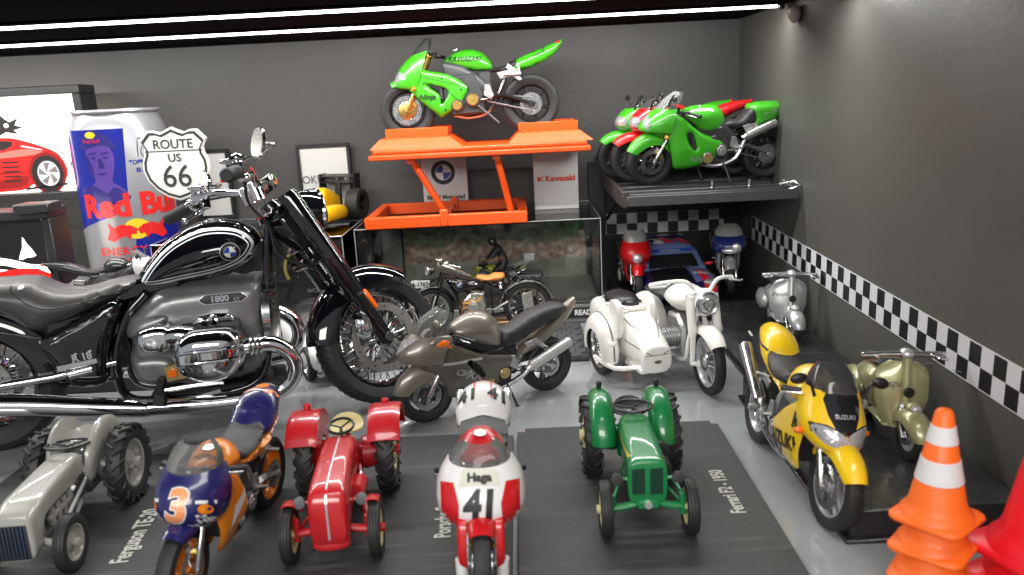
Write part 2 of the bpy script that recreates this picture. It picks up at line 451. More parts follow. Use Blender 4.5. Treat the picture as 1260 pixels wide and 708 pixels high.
def patch(poly, O, U, Vd, m, parent, target=None, name='stripe', k=1, step=.3, off=.01, holes=()):
    P = [tuple(q) for q in (crom(poly, k, True) if k > 1 else poly)]
    loops = [P]+[[tuple(q) for q in h] for h in holes]; vs = []; E = []
    for L in loops:
        o = len(vs); vs += L; E += [(o+i, o+(i+1) % len(L)) for i in range(len(L))]
    vv, ee, ff, *_ = delaunay_2d_cdt([V(q) for q in vs], E, [], 1 if not holes else 1, 1e-6)
    if holes:
        keep = []
        for f in ff:
            c = sum((V(vv[i]) for i in f), V((0, 0)))/len(f); ok = True
            for h in loops[1:]:
                ins = False
                for i in range(len(h)):
                    a, b = h[i], h[(i+1) % len(h)]
                    if (a[1] > c.y) != (b[1] > c.y) and c.x < (b[0]-a[0])*(c.y-a[1])/(b[1]-a[1])+a[0]: ins = not ins
                if ins: ok = False
            if ok: keep.append(f)
        ff = keep
    return lay([tuple(v) for v in vv], [tuple(f) for f in ff], O, U, Vd, name, m, parent, target, step, off)
def circ(r, n=24, cx=0, cy=0, a0=0, a1=360, sy=1):
    full = a1-a0 >= 360; return [(cx+r*math.cos(math.radians(a0+(a1-a0)*i/(n if full else n-1))), cy+r*sy*math.sin(math.radians(a0+(a1-a0)*i/(n if full else n-1)))) for i in range(n)]
def rect(w, h, cx=0, cy=0): return [(cx-w/2, cy-h/2), (cx+w/2, cy-h/2), (cx+w/2, cy+h/2), (cx-w/2, cy+h/2)]
def roundel(r, O, U, Vd, parent, target=None, lift=0.):
    """round blue-white quartered emblem"""
    k = dict(step=r*.4)
    for i, (pl, mm) in enumerate(((circ(r), silverp), (circ(r*.93), ink), (circ(r*.6), silverp))):
        patch(pl, O, U, Vd, mm, parent, target, 'emblem', off=.006+.004*i+lift, **k)
    for a in (0, 90, 180, 270):
        q = [(0, 0)]+circ(r*.56, 8, 0, 0, a, a+90)
        patch(q, O, U, Vd, bluep if a in (90, 270) else white, parent, target, 'emblem', off=.02+lift, **k)
# ------------------------------------------------------------------ the display cabinet: shelf, walls, ceiling
WX, WY = 16.3, 61.
def wallmat(name, c, r):
    m = mat(name, c, r, 0, 0, .35, 3.2, .08, .12, .06, spec=.5); return m
wallm = wallmat('wall_charcoal', (.062, .059, .056), .5)
wallm2 = wallmat('wall_charcoal_side', (.082, .079, .070), .5)
for n_ in wallm2.node_tree.nodes:
    if n_.type == 'BUMP': n_.inputs['Strength'].default_value = .22
floorm = mat('shelf_grey_gloss', (.30, .315, .32), .13, 0, .5, .012, 1.2, .07, .25, .07, specks=.25)
ceilm = mat('ceiling_black', (.02, .018, .021), .9, spec=.0)
struct(G().box((-12, 26, -.5), (120, 90, 1), b=.05).build('shelf_floor', floorm))
struct(G().box((-20, WY+.5, 9), (100, 1, 22), b=.02).build('wall_back', wallm))
struct(G().box((WX+.5, 30, 9), (1, 80, 22), b=.02).build('wall_right', wallm2))
struct(G().box((-20, 44, 20.4), (100, 48, 2), b=.05).build('ceiling', ceilm))
black_board = mat('black_board', (.006, .006, .007), .45, bump=.05, bscale=5)
tag(G().box((10.95, WY-.12, 4.9), (10.6, .2, 10.6), b=.02).build('backing_board', black_board), 'black board fixed to the back wall behind the rally car under the rack', 'board')

def ledmat():
    m = mat('led_diffuser', (.9, .9, .9), .5, emit=(1, .985, .96), es=9); return m
for i, (y, ty, x1, x0, lb) in enumerate(((40.4, -1.5, 15.3, -50, 'long bright white light bar across the ceiling, the upper one in view nearer the camera'), (50., 4.5, 15.5, -56, 'long bright white light bar on the ceiling, the lower one closer to the back wall'))):
    t = thing('light_bar', lb, 'light bar', ((x0+x1)/2, y, 19.2), 0, 'light bars along the ceiling')
    L = x1-x0
    G().box((0, .2, .16), (L+.5, .9, .18), b=.03).build('housing', ceilm, t); G().box((0, -.42, .1), (L+.5, .5, .05), b=.01).build('added_shade_lip', ceilm, t)  # forward lip is an addition that keeps the bar's light off the ceiling
    G().box((0, -.02, .0), (L, .2, .15), b=.03).build('diffuser', ledmat(), t)
    la = area('bar_light', ((x0+x1)/2, y-.1, 19.06), ((x0+x1)/2, y+ty, 8), L, .25, 10500, (1, .985, .96)); la.parent = None
    G().box((L/2+.2, -.1, -.05), (.3, .6, .3), b=.08).build('end_cap', blackp, t)
tag(G().ell((16.0, 48.4, 18.6), (.35, .55, .5), 16, 10).build('cable_clip', mat('clip', (.35, .32, .3), .5)), 'small pale plastic clip at the end of the light bar in the wall corner', 'clip')

def tapemat(name, pitch, off=(0, 0), hgt=1.6, dark=(.008, .008, .01)):
    m = bpy.data.materials.new(name); m.use_nodes = True; nt = m.node_tree; N = nt.nodes; L = nt.links; b = N['Principled BSDF']
    tc = N.new('ShaderNodeTexCoord'); sp = N.new('ShaderNodeSeparateXYZ'); L.new(tc.outputs['Object'], sp.inputs[0])
    def mth(op, a, bb):
        n = N.new('ShaderNodeMath'); n.operation = op
        for i, q in enumerate((a, bb)):
            if q is None: continue
            if isinstance(q, (int, float)): n.inputs[i].default_value = q
            else: L.new(q, n.inputs[i])
        return n.outputs[0]
    u = mth('FLOOR', mth('DIVIDE', mth('ADD', sp.outputs[0], 1000*pitch+off[0]), pitch), None)
    v = mth('FLOOR', mth('ADD', mth('DIVIDE', sp.outputs[2], pitch), 100.0), None)
    c = mth('MODULO', mth('ADD', u, v), 2.0)
    bd = mth('GREATER_THAN', mth('ABSOLUTE', sp.outputs[2], None), pitch)
    w = mth('MAXIMUM', c, bd)
    mx = N.new('ShaderNodeMix'); mx.data_type = 'RGBA'; mx.inputs[6].default_value = (*dark, 1); mx.inputs[7].default_value = (.62, .62, .64, 1)
    L.new(w, mx.inputs[0]); L.new(mx.outputs[2], b.inputs['Base Color']); b.inputs['Roughness'].default_value = .45
    n = N.new('ShaderNodeTexNoise'); n.inputs['Scale'].default_value = 3; L.new(tc.outputs['Object'], n.inputs['Vector'])
    bp = N.new('ShaderNodeBump'); bp.inputs['Strength'].default_value = .15; bp.inputs['Distance'].default_value = .05; L.new(n.outputs[0], bp.inputs['Height']); L.new(bp.outputs[0], b.inputs['Normal'])
    return m
def tape(a, b, h, m, lb):
    a = V(a); b = V(b); d = b-a; L = d.length; X = d.normalized(); Z = V((0, 0, 1)); Y = Z.cross(X).normalized(); Z = X.cross(Y)
    g = G(); g.box((0, 0, 0), (L, .03, h), b=.004); o = g.build('chequered_tape', m); c = (a+b)/2
    o.matrix_world = M(((X.x, Y.x, Z.x, c.x), (X.y, Y.y, Z.y, c.y), (X.z, Y.z, Z.z, c.z), (0, 0, 0, 1)))
    return tag(o, lb, 'tape', 'black and white chequered tapes on the walls')
tape((5.9, WY-.25, 5.06), (15.2, WY-.25, 5.08), 1.56, tapemat('tape_print', .77, (.3, 0)), 'short strip of black and white chequered tape on the back wall above the rally car')
tape((WX-.03, 57.0, 4.98), (WX-.03, 16, 4.42), 1.66, tapemat('tape_print_side', .785), 'long strip of black and white chequered tape receding along the right wall')
# ------------------------------------------------------------------ motorcycle pieces
def wheel(parent, c, R, w, style='s5', rimm=None, tyrem=None, disc=None, drad=.62, name='wheel', rr=.72, lugs=0, discside=(1, -1), spm=None, dinner=.66, n=36, spoke_n=None, discm=None, dy=None):
    rimm = rimm or blackp; tyrem = tyrem or rubber; rim = R*rr; g = G(); h = w/2
    with tf(T(*c)):
        g.lathe([(-h*.72, rim*.9), (-h*.8, rim*1.02), (-h*.5, rim*.95), (0, rim*.88), (h*.5, rim*.95), (h*.8, rim*1.02), (h*.72, rim*.9), (h*.4, rim*.84), (0, rim*.82), (-h*.4, rim*.84)], n=n, closedprof=True)
        g.disc((0, 0, 0), (0, 1, 0), R*.13, w*1.0, 16)
        if style in ('s3', 's5', 's6', 's10'):
            k = int(style[1:]) if spoke_n is None else spoke_n
            for i in range(k):
                a = math.radians(360*i/k+17); ca, sa = math.cos(a), math.sin(a); wd = R*(.2 if k == 3 else .11 if k < 8 else .06)
                pts = [(-wd*.9, R*.06), (-wd*.55, rim*.9), (wd*.55, rim*.9), (wd*.9, R*.06)]
                if k == 3:
                    g.prism([(-wd*.9, R*.06), (-wd*.95, rim*.9), (-wd*.45, rim*.9), (-wd*.2, R*.3), (wd*.2, R*.3), (wd*.45, rim*.9), (wd*.95, rim*.9), (wd*.9, R*.06)], -w*.2, w*.2, w*.06, m=Ry(math.degrees(a)))
                else: g.prism(pts, -w*.22, w*.22, w*.07, m=Ry(math.degrees(a)))
        elif style == 'wire':
            k = spoke_n or 36; g0 = g; g = G()
            for i in range(k):
                a = 2*math.pi*i/k; b = a+(.38 if i % 2 else -.38); y = w*.42*(1 if (i//2) % 2 else -1)
                g.tube([(R*.11*math.cos(b), y, R*.11*math.sin(b)), (rim*.93*math.cos(a), 0, rim*.93*math.sin(a))], R*.011, 4, caps=False)
            g.disc((0, w*.42, 0), (0, 1, 0), R*.16, w*.08, 18); g.disc((0, -w*.42, 0), (0, 1, 0), R*.16, w*.08, 18); gsp = g; g = g0
        elif style == 'disc':
            g.lathe([(-h*.25, 0), (-h*.35, rim*.3), (-h*.1, rim*.55), (-h*.5, rim*.9), (h*.5, rim*.9), (h*.1, rim*.55), (h*.35, rim*.3), (h*.25, 0)], n=n)
        W_ = g.build(name, rimm, parent)
        if style == 'wire': gsp.build('spokes', spm or rimm, W_)
        t = G()
        pr = [(-h*.72, rim*.93), (-h*.95, rim+(R-rim)*.25), (-h, rim+(R-rim)*.55), (-h*.82, R*.965), (-h*.42, R*.993), (0, R), (h*.42, R*.993), (h*.82, R*.965), (h, rim+(R-rim)*.55), (h*.95, rim+(R-rim)*.25), (h*.72, rim*.93)]
        t.lathe(pr, n=n+12, closedprof=True)
        if lugs:
            for i in range(lugs):
                for sd in (1, -1):
                    a = 2*math.pi*(i+(.5 if sd > 0 else 0))/lugs; d = 1.7*math.pi/lugs
                    P = []
                    for q, (yy, rrr) in enumerate(((sd*h*.99, rim+(R-rim)*.6), (sd*h*.86, R*.968), (sd*h*.45, R*.994), (sd*h*.05, R*.997))):
                        aa = a-d*q/3.; P.append((rrr*math.cos(aa), yy, rrr*math.sin(aa)))
                    t.tube(P, [R*.009]*4, 4, 2)
        t.build('tyre', tyrem, W_)
        if disc:
            for sd in discside:
                b = G(); y = sd*(dy if dy else w*.52)
                b.ring((0, y, 0), (0, 1, 0), R*drad*dinner, R*drad, w*.05)
                for i in range(6):
                    a = math.pi*i/3+.2; b.tube([(R*.1*math.cos(a), y, R*.1*math.sin(a)), (R*drad*.7*math.cos(a), y, R*drad*.7*math.sin(a))], R*.02, 5)
                o = b.build('brake_disc', discm or dchrome, W_)
                hh = G()
                for i in range(18):
                    a = 2*math.pi*i/18; r_ = R*drad*(.75 if i % 2 else .89)
                    hh.disc((r_*math.cos(a), y, r_*math.sin(a)), (0, 1, 0), R*.016, w*.06, 6)
                hh.build('disc_holes', blackp, W_)['kind'] = 'stuff'
    return W_

def arcfender(g, c, R, a0, a1, hw, crown=.35, side=.5, th=.06, n=20, p=2.2, taper=.0):
    """mudguard over a wheel with axis y; angles in degrees from +x towards +z"""
    def fn(u, v):
        a = math.radians(a0+(a1-a0)*u); t = v*2-1
        w_ = hw*(1-taper*abs(2*u-1)**3); y = w_*math.sin(t*math.pi/2); drop = side*(1-abs(math.cos(t*math.pi/2))**(1/1.3))*(1-taper*abs(2*u-1)**3)
        r = R+crown-drop
        return (c[0]+r*math.cos(a), c[1]+y, c[2]+r*math.sin(a))
    g.sheet(fn, n, 12, th)

def rows_fn(rows):
    R_ = np.array(rows, float)
    def fn(u, v):
        q = u*(len(R_)-1); i = min(int(q), len(R_)-2); t = q-i
        a = R_[i-1] if i > 0 else 2*R_[0]-R_[1]; b = R_[i]; c = R_[i+1]; d = R_[i+2] if i+2 < len(R_) else 2*R_[-1]-R_[-2]
        xf, zf, xr, zr, w = .5*((2*b)+(-a+c)*t+(2*a-5*b+4*c-d)*t*t+(-a+3*b-3*c+d)*t**3)
        A = (v*2-1)*math.pi/2; s_, c_ = math.sin(A), math.cos(A); k = abs(c_)**.85
        return (xr+(xf-xr)*k, w*math.copysign(abs(s_)**.9, s_), zr+(zf-zr)*k)
    return fn

NOSE = [(13.2, 6.1, 11.4, 5.9, 1.1), (14.2, 7.0, 11.2, 6.7, 1.7), (14.2, 7.9, 11.0, 7.9, 1.95), (13.6, 8.7, 10.9, 8.9, 1.85), (12.9, 9.3, 11.1, 9.6, 1.5)]
SCREEN = [(12.95, 9.25, 11.2, 9.5, 1.4), (12.2, 9.9, 10.9, 10.1, 1.25), (11.4, 10.6, 10.6, 10.7, .8)]
def_tank = [(6.2, 7.6), (6.5, 8.9), (7.6, 9.6), (9.0, 9.5), (10.3, 8.7), (10.4, 8.0), (8.8, 7.2), (7.0, 7.0)]
def_seat = [(2.2, 8.6), (3.2, 8.3), (4.6, 8.05), (6.5, 8.2), (6.5, 7.4), (3.5, 7.4)]
def_tail = [(-2.6, 9.5), (-2.3, 9.75), (0.4, 9.6), (2.5, 9.0), (4.6, 7.7), (5.4, 7.0), (2.0, 7.4), (-1.5, 8.8)]
def_side = [(11.6, 8.8), (10.6, 8.2), (8.2, 6.6), (6.6, 4.0), (7.2, 2.3), (10.2, 2.1), (11.0, 3.9), (11.6, 5.9), (12.2, 7.2)]

def sport(name, label, loc, ang, s, pm, wb=14., group=None, lean=0, steer=0, cat='motorcycle', **q):
    t = thing(name, label, cat, loc, ang, group, lean)
    g_ = q.get
    Rf, Rr = g_('Rf', 3.0), g_('Rr', 3.1); rimm = g_('rim', blackp); fm = g_('forkm', dchrome); axf = wb; pm2 = g_('pm2', pm); pm3 = g_('pm3', pm)
    hx, hz = g_('head', (11.0, 8.9)); lod = g_('lod', 1); N = 18 if lod else 12; out = {'root': t}
    with tf(S(s)):
        # chassis
        g = G(); yf = lambda x, z: 1.15
        for sd in (1, -1): g.inflate(g_('frame', [(10.9, 8.5), (11.3, 7.8), (8.5, 6.4), (5.9, 5.2), (5.2, 3.4), (4.3, 3.6), (4.6, 6.0), (6.8, 7.4)]), .3, .5, side=sd, yf=yf, thick=.3, N=14)
        g.build('frame', g_('framem', dgrey), t)
        g = G(); e = g_('eng', [(5.2, 2.3), (8.6, 2.2), (9.6, 4.2), (9.4, 6.5), (6, 6.8), (5, 4.5)])
        g.prism(e, -1.25, 1.25, .25)
        for i in range(7): g.box((8.3, 0, 4.4+.3*i), (2.2, 2.7, .1))
        for (x, z, r, y) in ((6.3, 3.9, .85, 1.55), (8.0, 3.4, .75, 1.45), (7.2, 5.2, .55, 1.4)):
            for sd in (1, -1): g.disc((x, sd*y*.93, z), (0, 1, 0), r, .5, 20, .3)
        g.box((9.7, 0, 5.2), (.3, 2.5, 2.2)); g.box((4.9, 0, 5.2), (1.4, 1.4, 3.2))
        E = g.build('engine', g_('engm', dgrey), t)
        g = G(); sd = 1
        for sd in (1, -1):
            for (x, y, z, r) in ((6.3, 1.72, 3.9, .62), (8.05, 1.62, 3.4, .5)):
                g = G(); g.disc((x, sd*y, z), (0, 1, 0), r, .15, 20, .3); g.disc((x, sd*(y+.07), z), (0, 1, 0), r*.45, .1, 16, .3); g.build('engine_cover', g_('coverm', alu), t)
        # rear end
        wheel(t, (0, 0, Rr), Rr, 1.75, g_('ws', 's5'), rimm, rubber, True, .38, name='rear_wheel', discm=dchrome)
        g = G()
        for sd in (1, -1): g.tube([(4.9, sd*.75, 4.1), (2.8, sd*1.15, 4.2), (.9, sd*1.15, 3.5), (-.45, sd*1.15, Rr)], [.36, .42, .36, .26], 4, 1, flat=.6); g.disc((0, sd*1.2, Rr), (0, 1, 0), .3, .5, 14)
        g.build('swingarm', g_('swingm', alu), t)
        g = G(); ch = []
        g.tube([(0, 1.0, Rr+.72), (4.6, 1.0, 4.3), (5.0, 1.0, 3.95), (4.6, 1.0, 3.6), (0, 1.0, Rr-.72), (-.62, 1.0, Rr-.4), (-.72, 1, Rr), (-.62, 1.0, Rr+.4)], .09, 6, 1, closed=True)
        g.ring((0, 1.0, Rr), (0, 1, 0), .35, .74, .08, 28); g.build('chain', mgrey, t)
        # exhaust
        for (sd, a, b, r) in g_('cans', [(-1, (2.6, 5.0), (-1.6, 7.2), .52)]):
            a3 = V((a[0], sd*1.65, a[1])); b3 = V((b[0], sd*1.9, b[1])); d = (b3-a3).normalized()
            g = G(); g.tube([a3-d*.5, a3, a3+d*.15, b3-d*.3, b3, b3+d*.12], [r*.55, r*.72, r, r, r*.93, r*.6], 20); g.ring(tuple(b3+d*.05), tuple(d), r*.3, r*.62, .12, 20)
            o = g.build('silencer', g_('canm', dchrome), t)
            g = G(); g.tube([(8.6, sd*.7, 2.3), (6.6, sd*.9, 2.0), (4.4, sd*1.45, 2.9), tuple(a3)], r*.5, 8, 4); g.tube([a3+(b3-a3)*.55, (3.0 if b[0] < 1 else 2, sd*1.15, 6.8)], .1, 5)
            g.build('exhaust_pipe', dchrome, t)
        # front end
        A = V((axf, 0, Rf)); Hd = V((hx, 0, hz)); dF = (Hd-A).normalized(); off = V((.35, 0, .1))
        with tf(T(*Hd) @ M.Rotation(math.radians(steer), 4, dF) @ T(*(-Hd))):
            W_ = wheel(t, tuple(A), Rf, 1.2, g_('ws', 's5'), rimm, rubber, True, .52, name='front_wheel', rr=.73, discm=g_('discm', dchrome), dy=.62)
            g = G()
            for sd in (1, -1):
                a3 = A+V((-.1, sd*.95, 0)); b3 = Hd+V((.25, sd*.95, -.1)); mid = a3.lerp(b3, .48)
                g.tube([a3-dF*.25, a3, a3.lerp(b3, .3), mid], [.2, .3, .24, .22], 10); g.disc(tuple(a3), (0, 1, 0), .26, .4, 12)
            g.build('fork_leg', fm, t)
            g = G()
            for sd in (1, -1):
                a3 = A+V((-.1, sd*.95, 0)); b3 = Hd+V((.25, sd*.95, -.1)); g.tube([a3.lerp(b3, .46), b3+dF*.25], .29, 10)
            g.box(tuple(Hd+V((.1, 0, .05))), (.7, 2.5, .25), Ry(-25)); g.build('fork_tube', g_('forktm', goldm if g_('goldfork') else dgrey), t)
            g = G()
            for sd in (1, -1):
                g.box((A.x-.75, sd*.78, A.z+.75), (.5, .42, 1.1), Ry(35), b=.1); g.box((A.x-.4, sd*.85, A.z+.35), (.3, .2, .5), Ry(35))
            g.build('brake_caliper', g_('calm', goldm), t)
            if g_('fender', True):
                g = G(); fa = g_('fend', (35, 150)); arcfender(g, (axf, 0, Rf), Rf, fa[0], fa[1], .92, .42, g_('fside', 1.0), .05, 22, taper=.25)
                out['fender'] = g; g.build('front_mudguard', pm2, t, 50)
            g = G(); bz = g_('barz', 0)
            for sd in (1, -1):
                p0 = Hd+V((.1, sd*.9, .2+bz)); p1 = p0+V((-1.3, sd*2.1, -.25)); dd = (p1-p0).normalized()
                g.tube([p0, p0+dd*1.1], .13, 8); g.tube([p0+dd*1.05, p1], .2, 10); g.disc(tuple(p1), tuple(dd), .23, .1, 10)
                g.box(tuple(p0+dd*.95), (.3, .35, .35)); g.cyl(tuple(p0+V((.35, -sd*.1, .1))), tuple(p0+V((.35, -sd*.1, .5))), .16, 10)
            g.build('handlebar', blackp, t)
            g = G()
            for sd in (1, -1):
                p0 = Hd+V((.1, sd*.9, .2+bz)); p1 = p0+V((-1.3, sd*2.1, -.25)); dd = (p1-p0).normalized()
                g.tube([p0+dd*.9+V((.3, 0, 0)), p0+dd*1.3+V((.55, sd*.1, -.02)), p1+V((.55, 0, -.1))], [.1, .09, .07], 6, 3)
            g.build('brake_lever', dchrome, t)
        # bodywork
        if g_('tank', def_tank):
            g = G(); Wt = g_('tankw', 1.45)
            g.inflate(g_('tank', def_tank), lambda x, z: Wt*(1-.28*max(0, (7.9-x)/2.2)), g_('tankR', 1.5), N=N+4); out['tank'] = g; out['tank_o'] = g.build('tank', pm, t, 60)
            if g_('cap', True):
                c = g_('capxz', (9.0, 9.52)); gg = G(); gg.disc((c[0], 0, c[1]), (math.sin(.12), 0, 1), .42, .12, 20); gg.build('fuel_cap', dchrome, out['tank_o'])
        g = G(); g.inflate(g_('seat', def_seat), g_('seatw', 1.15), .55, p=2.5, N=N); g.build('seat', seatm, t, 60)
        g = G(); tw = g_('tailw', 1.15); tx0, tx1 = g_('tailx', (-2.6, 3.))
        g.inflate(g_('tail', def_tail), lambda x, z: tw*(.45+.55*min(1, max(0, (x-tx0)/(tx1-tx0)))), g_('tailR', .8), N=N); out['tail'] = g; out['tail_o'] = g.build('tail_cowl', g_('tailm', pm), t, 60)
        g = G(); tl = g_('tl', (-2.5, 9.4)); g.ell((tl[0], 0, tl[1]), (.25, .45, .22)); g.build('tail_lamp', red_lens, t)
        if g_('hugger', True):
            g = G(); g.box((-1.3, 0, tl[1]-1.2), (.12, .9, 1.7), Ry(-28)); g.build('plate_hanger', blackp, t)
        pf = g_('pf', (4.2, 4.3))
        g = G()
        for sd in (1, -1):
            g.prism([(pf[0]+.7, pf[1]+1.2), (pf[0]+.9, pf[1]), (pf[0]+.1, pf[1]-.5), (pf[0]-.2, pf[1]-.1), (pf[0]+.2, pf[1]+1.1)], sd*1.35-.08, sd*1.35+.08, .03)
            g.tube([(pf[0], sd*1.3, pf[1]-.2), (pf[0], sd*2.2, pf[1]-.1)], .13, 8); g.tube([(pf[0]+.5, sd*1.45, pf[1]-.4), (pf[0]+1.7, sd*1.5, pf[1]-.5)], .07, 6)
        for sd in (1, -1):
            if g_('hangers', True): g.prism([(3.6, 6.6), (2.0, 6.9), (.9, 5.9), (1.2, 5.6), (1.9, 6.2), (3.2, 5.9)], sd*1.3-.06, sd*1.3+.06, .03); g.tube([(1.0, sd*1.3, 5.8), (1.0, sd*1.9, 5.8)], .12, 6)
        g.build('footrest', g_('pegm', alu), t)
        fy = g_('fy') or (lambda x, z: 1.78-.5*max(0, (x-11.2)/2.)**1.5-.75*max(0, (4.3-z)/2.2)**1.4-.18*max(0, (8-x)/2))
        if g_('side', def_side):
            for sd in (1, -1):
                g = G(); g.inflate(g_('side', def_side), .35, g_('sideR', .55), k=g_('sidek', 4), side=sd, yf=fy, thick=.06, holes=g_('holes', ()), N=N+6)
                out['side%d' % sd] = g; g.build('side_fairing', pm3, t, 60)
        if g_('nose', NOSE):
            fn = rows_fn(g_('nose', NOSE)); g = G(); g.sheet(fn, 16, 26, .06); out['nose'] = g; out['nose_o'] = g.build('nose_fairing', g_('nosem', pm), t, 60)
            fs_ = rows_fn(g_('screen', SCREEN)); g = G(); g.sheet(fs_, 8, 18, .04); out['screen'] = g; g.build('windscreen', g_('screenm', smoke), t, 60)
            g = G(); n0 = g_('nose', NOSE)[2]
            g.box(((n0[2]+.3), 0, n0[3]+.1), (1.2, n0[4]*1.5, 1.1), b=.2)
            for y in (-.55, .55): g.disc((n0[2]+.1, y, n0[3]+1.0), (-.5, 0, .8), .42, .3, 18)
            g.build('dashboard', blackp, t)
        if g_('mirrors', True):
            mx, mz, my = g_('mir', (12.0, 9.9, 2.6)); mb = g_('mirbase', (12.2, 9.1, 1.4)); g = G()
            for sd in (1, -1):
                g.tube([(mb[0], sd*mb[2], mb[1]), ((mx+mb[0])/2, sd*(my+mb[2])/2, mz), (mx, sd*my, mz)], .12, 6, 4)
                g.ell((mx, sd*(my+.25), mz+.1), (.25, .62, .4), 14, 8, Rx(-12*sd))
            g.build('mirror', g_('mirm', blackp), t)
        if g_('indicators', True):
            ix, iz, iy = g_('ind', (12.6, 6.6, 1.8)); 
            for sd in (1, -1):
                g = G(); g.tube([(ix, sd*(iy-.7), iz), (ix, sd*iy, iz)], .12, 6); st = g.build('indicator', blackp, t)
                g = G(); g.ell((ix, sd*(iy+.2), iz), (.22, .4, .26), 12, 8); g.build('indicator_lens', orange_lens, st)
        if g_('stand', True):
            g = G(); g.tube([(6.1, .8, 3.2), (5.6, 1.8, 1.5), (5.3, 2.35, .18)], .13, 6); g.box((5.25, 2.4, .1), (.5, .3, .15)); g.build('side_stand', blackp, t)
        # cables
        g = G()
        for sd in (1, -1):
            g.tube([(hx-.6, sd*1.9, hz+.2), (hx+.7, sd*1.2, hz+.5), (hx+.7, sd*.6, hz-1.2), (axf-1.4, sd*.9, Rf+2.6), (axf-.8, sd*.9, Rf+1)], .06, 5, 5)
        g.build('brake_hose', blackp, t)
    out['s'] = s
    return out
def P2(s, L): return [(x/s, z/s) for x, z in L]
# ------------------------------------------------------------------ paints
green = paint('lime_green_paint', (.045, .37, .012)); bronze = paint('bronze_grey_paint', (.2, .18, .15), .34, .35)
bronze_d = paint('dark_bronze_paint', (.12, .11, .092), .3, .4); yellow = paint('yellow_paint', (.86, .56, .008)); redb = paint('red_paint', (.55, .008, .012))
whitep = paint('white_paint', (.74, .73, .72)); navy = paint('navy_paint', (.012, .012, .10)); orangep = paint('orange_paint', (.85, .25, .01)); bluepaint = paint('blue_paint', (.015, .03, .16))

# green sports bike on the orange lift
a = P2(.6, [(5.63, 4.77), (4.81, 5.38), (3.76, 5.53), (2.89, 5.14), (2.42, 4.3), (3.32, 4.12), (4.87, 4.4)])
nj = sport('sport_motorcycle', 'lime green sports motorcycle with gold front discs raised on the orange lift', (1.0, 55.2, 12.42), 180, .6, green, 13.6, group='lime green sports bikes',
    Rf=3.05, Rr=3.15, head=(10.7, 8.7), tank=a, tankw=1.35, capxz=(8., 9.2),
    seat=P2(.6, [(2.55, 4.25), (1.74, 4.36), (.9, 4.7), (.85, 4.3), (1.5, 4.0), (2.5, 4.0)]),
    tail=P2(.6, [(1.75, 3.95), (1.2, 4.5), (.4, 4.95), (-1.46, 5.62), (-2.25, 5.85), (-1.5, 4.85), (0.2, 4.1)]), tailx=(-3.7, 1.5), tl=(-3.2, 9.5), tailw=1.0,
    side=P2(.6, [(7.9, 4.3), (7.4, 4.55), (6.5, 4.25), (5.3, 4.0), (4.3, 3.4), (4.05, 3.05), (4.3, 2.5), (4.7, 1.95), (5.8, 1.3), (6.05, 1.36), (7.15, 2.3), (7.65, 2.85), (8.0, 3.3)]), sidek=2, sideR=.32,
    holes=[P2(.6, [(6.75, 3.4), (5.9, 3.25), (5.35, 2.95), (5.5, 2.5), (5.85, 2.15), (5.95, 2.75)])],
    fy=lambda x, z: 1.7-.45*max(0, (x-11.0)/2.5)**1.5-.5*max(0, (5-z)/3)**1.5,
    nose=[(13.4, 5.3, 12.1, 5.2, 1.0), (14.8, 5.6, 12.2, 5.4, 1.45), (14.6, 6.7, 11.8, 6.6, 1.8), (13.7, 8.0, 11.3, 8.0, 1.75), (12.9, 8.7, 10.9, 9.2, 1.5)],
    screen=[(12.95, 8.6, 10.9, 9.1, 1.45), (12.1, 9.6, 10.7, 10.0, 1.3), (11.2, 10.5, 10.5, 10.6, .9)],
    cans=[(-1, (2.2, 7.2), (-2.4, 8.9), .5)], goldfork=True, forkm=goldm, discm=dchrome, fend=(60, 165), fside=.8, mirrors=False, coverm=goldm, swingm=blackp, ind=(12.6, 5.3, 1.5), stand=False, ws='s6',
    canm=blackp, frame=P2(.6, [(5.7, 4.7), (5.0, 4.7), (4.09, 4.34), (3.0, 3.5), (2.62, 2.44), (3.2, 2.7), (4.2, 3.6), (5.3, 3.6)]), mir=(0, 0, 0))
t = nj['root']
with tf(S(.6)):
    g = G(); g.prism([(2.6, 7.1), (2.3, 7.5), (1.2, 6.7), (1.5, 6.3)], 1.2, 1.35, .04); g.box((1.9, 1.5, 6.4), (1.9, .35, .25)); g.box((1.2, 1.5, 6.9), (.25, .3, 1.1), Ry(8)); g.build('passenger_footrest', silverp, t)
    g = G(); g.inflate([(3.4, 8.9), (.8, 8.5), (-1.6, 9.6), (-1.8, 10.1), (.2, 9.6), (1.5, 9.1)], .85, .4, N=12); 
    g = G(); g.lathe([(-.75, 0), (-.75, .7), (-.6, 1.0), (.6, 1.0), (.75, .7), (.75, 0)], (13.6, 0, 3.05), (0, 1, 0), 24); g.build('gold_hub', goldm, t)
    g = G(); g.tube([(6.2, 1.2, 3.6), (4.5, 2.3, 2.2), (3.5, 2.9, 1.3)], .13, 6); g.build('side_stand', dgrey, t)
letter('KAWASAKI', .42, (4.2, 1., 4.9), (-1, 0, -.02), (0, 0, 1), ink, nj['tank_o'], nj['tank'], shear=.3, bold=.01)
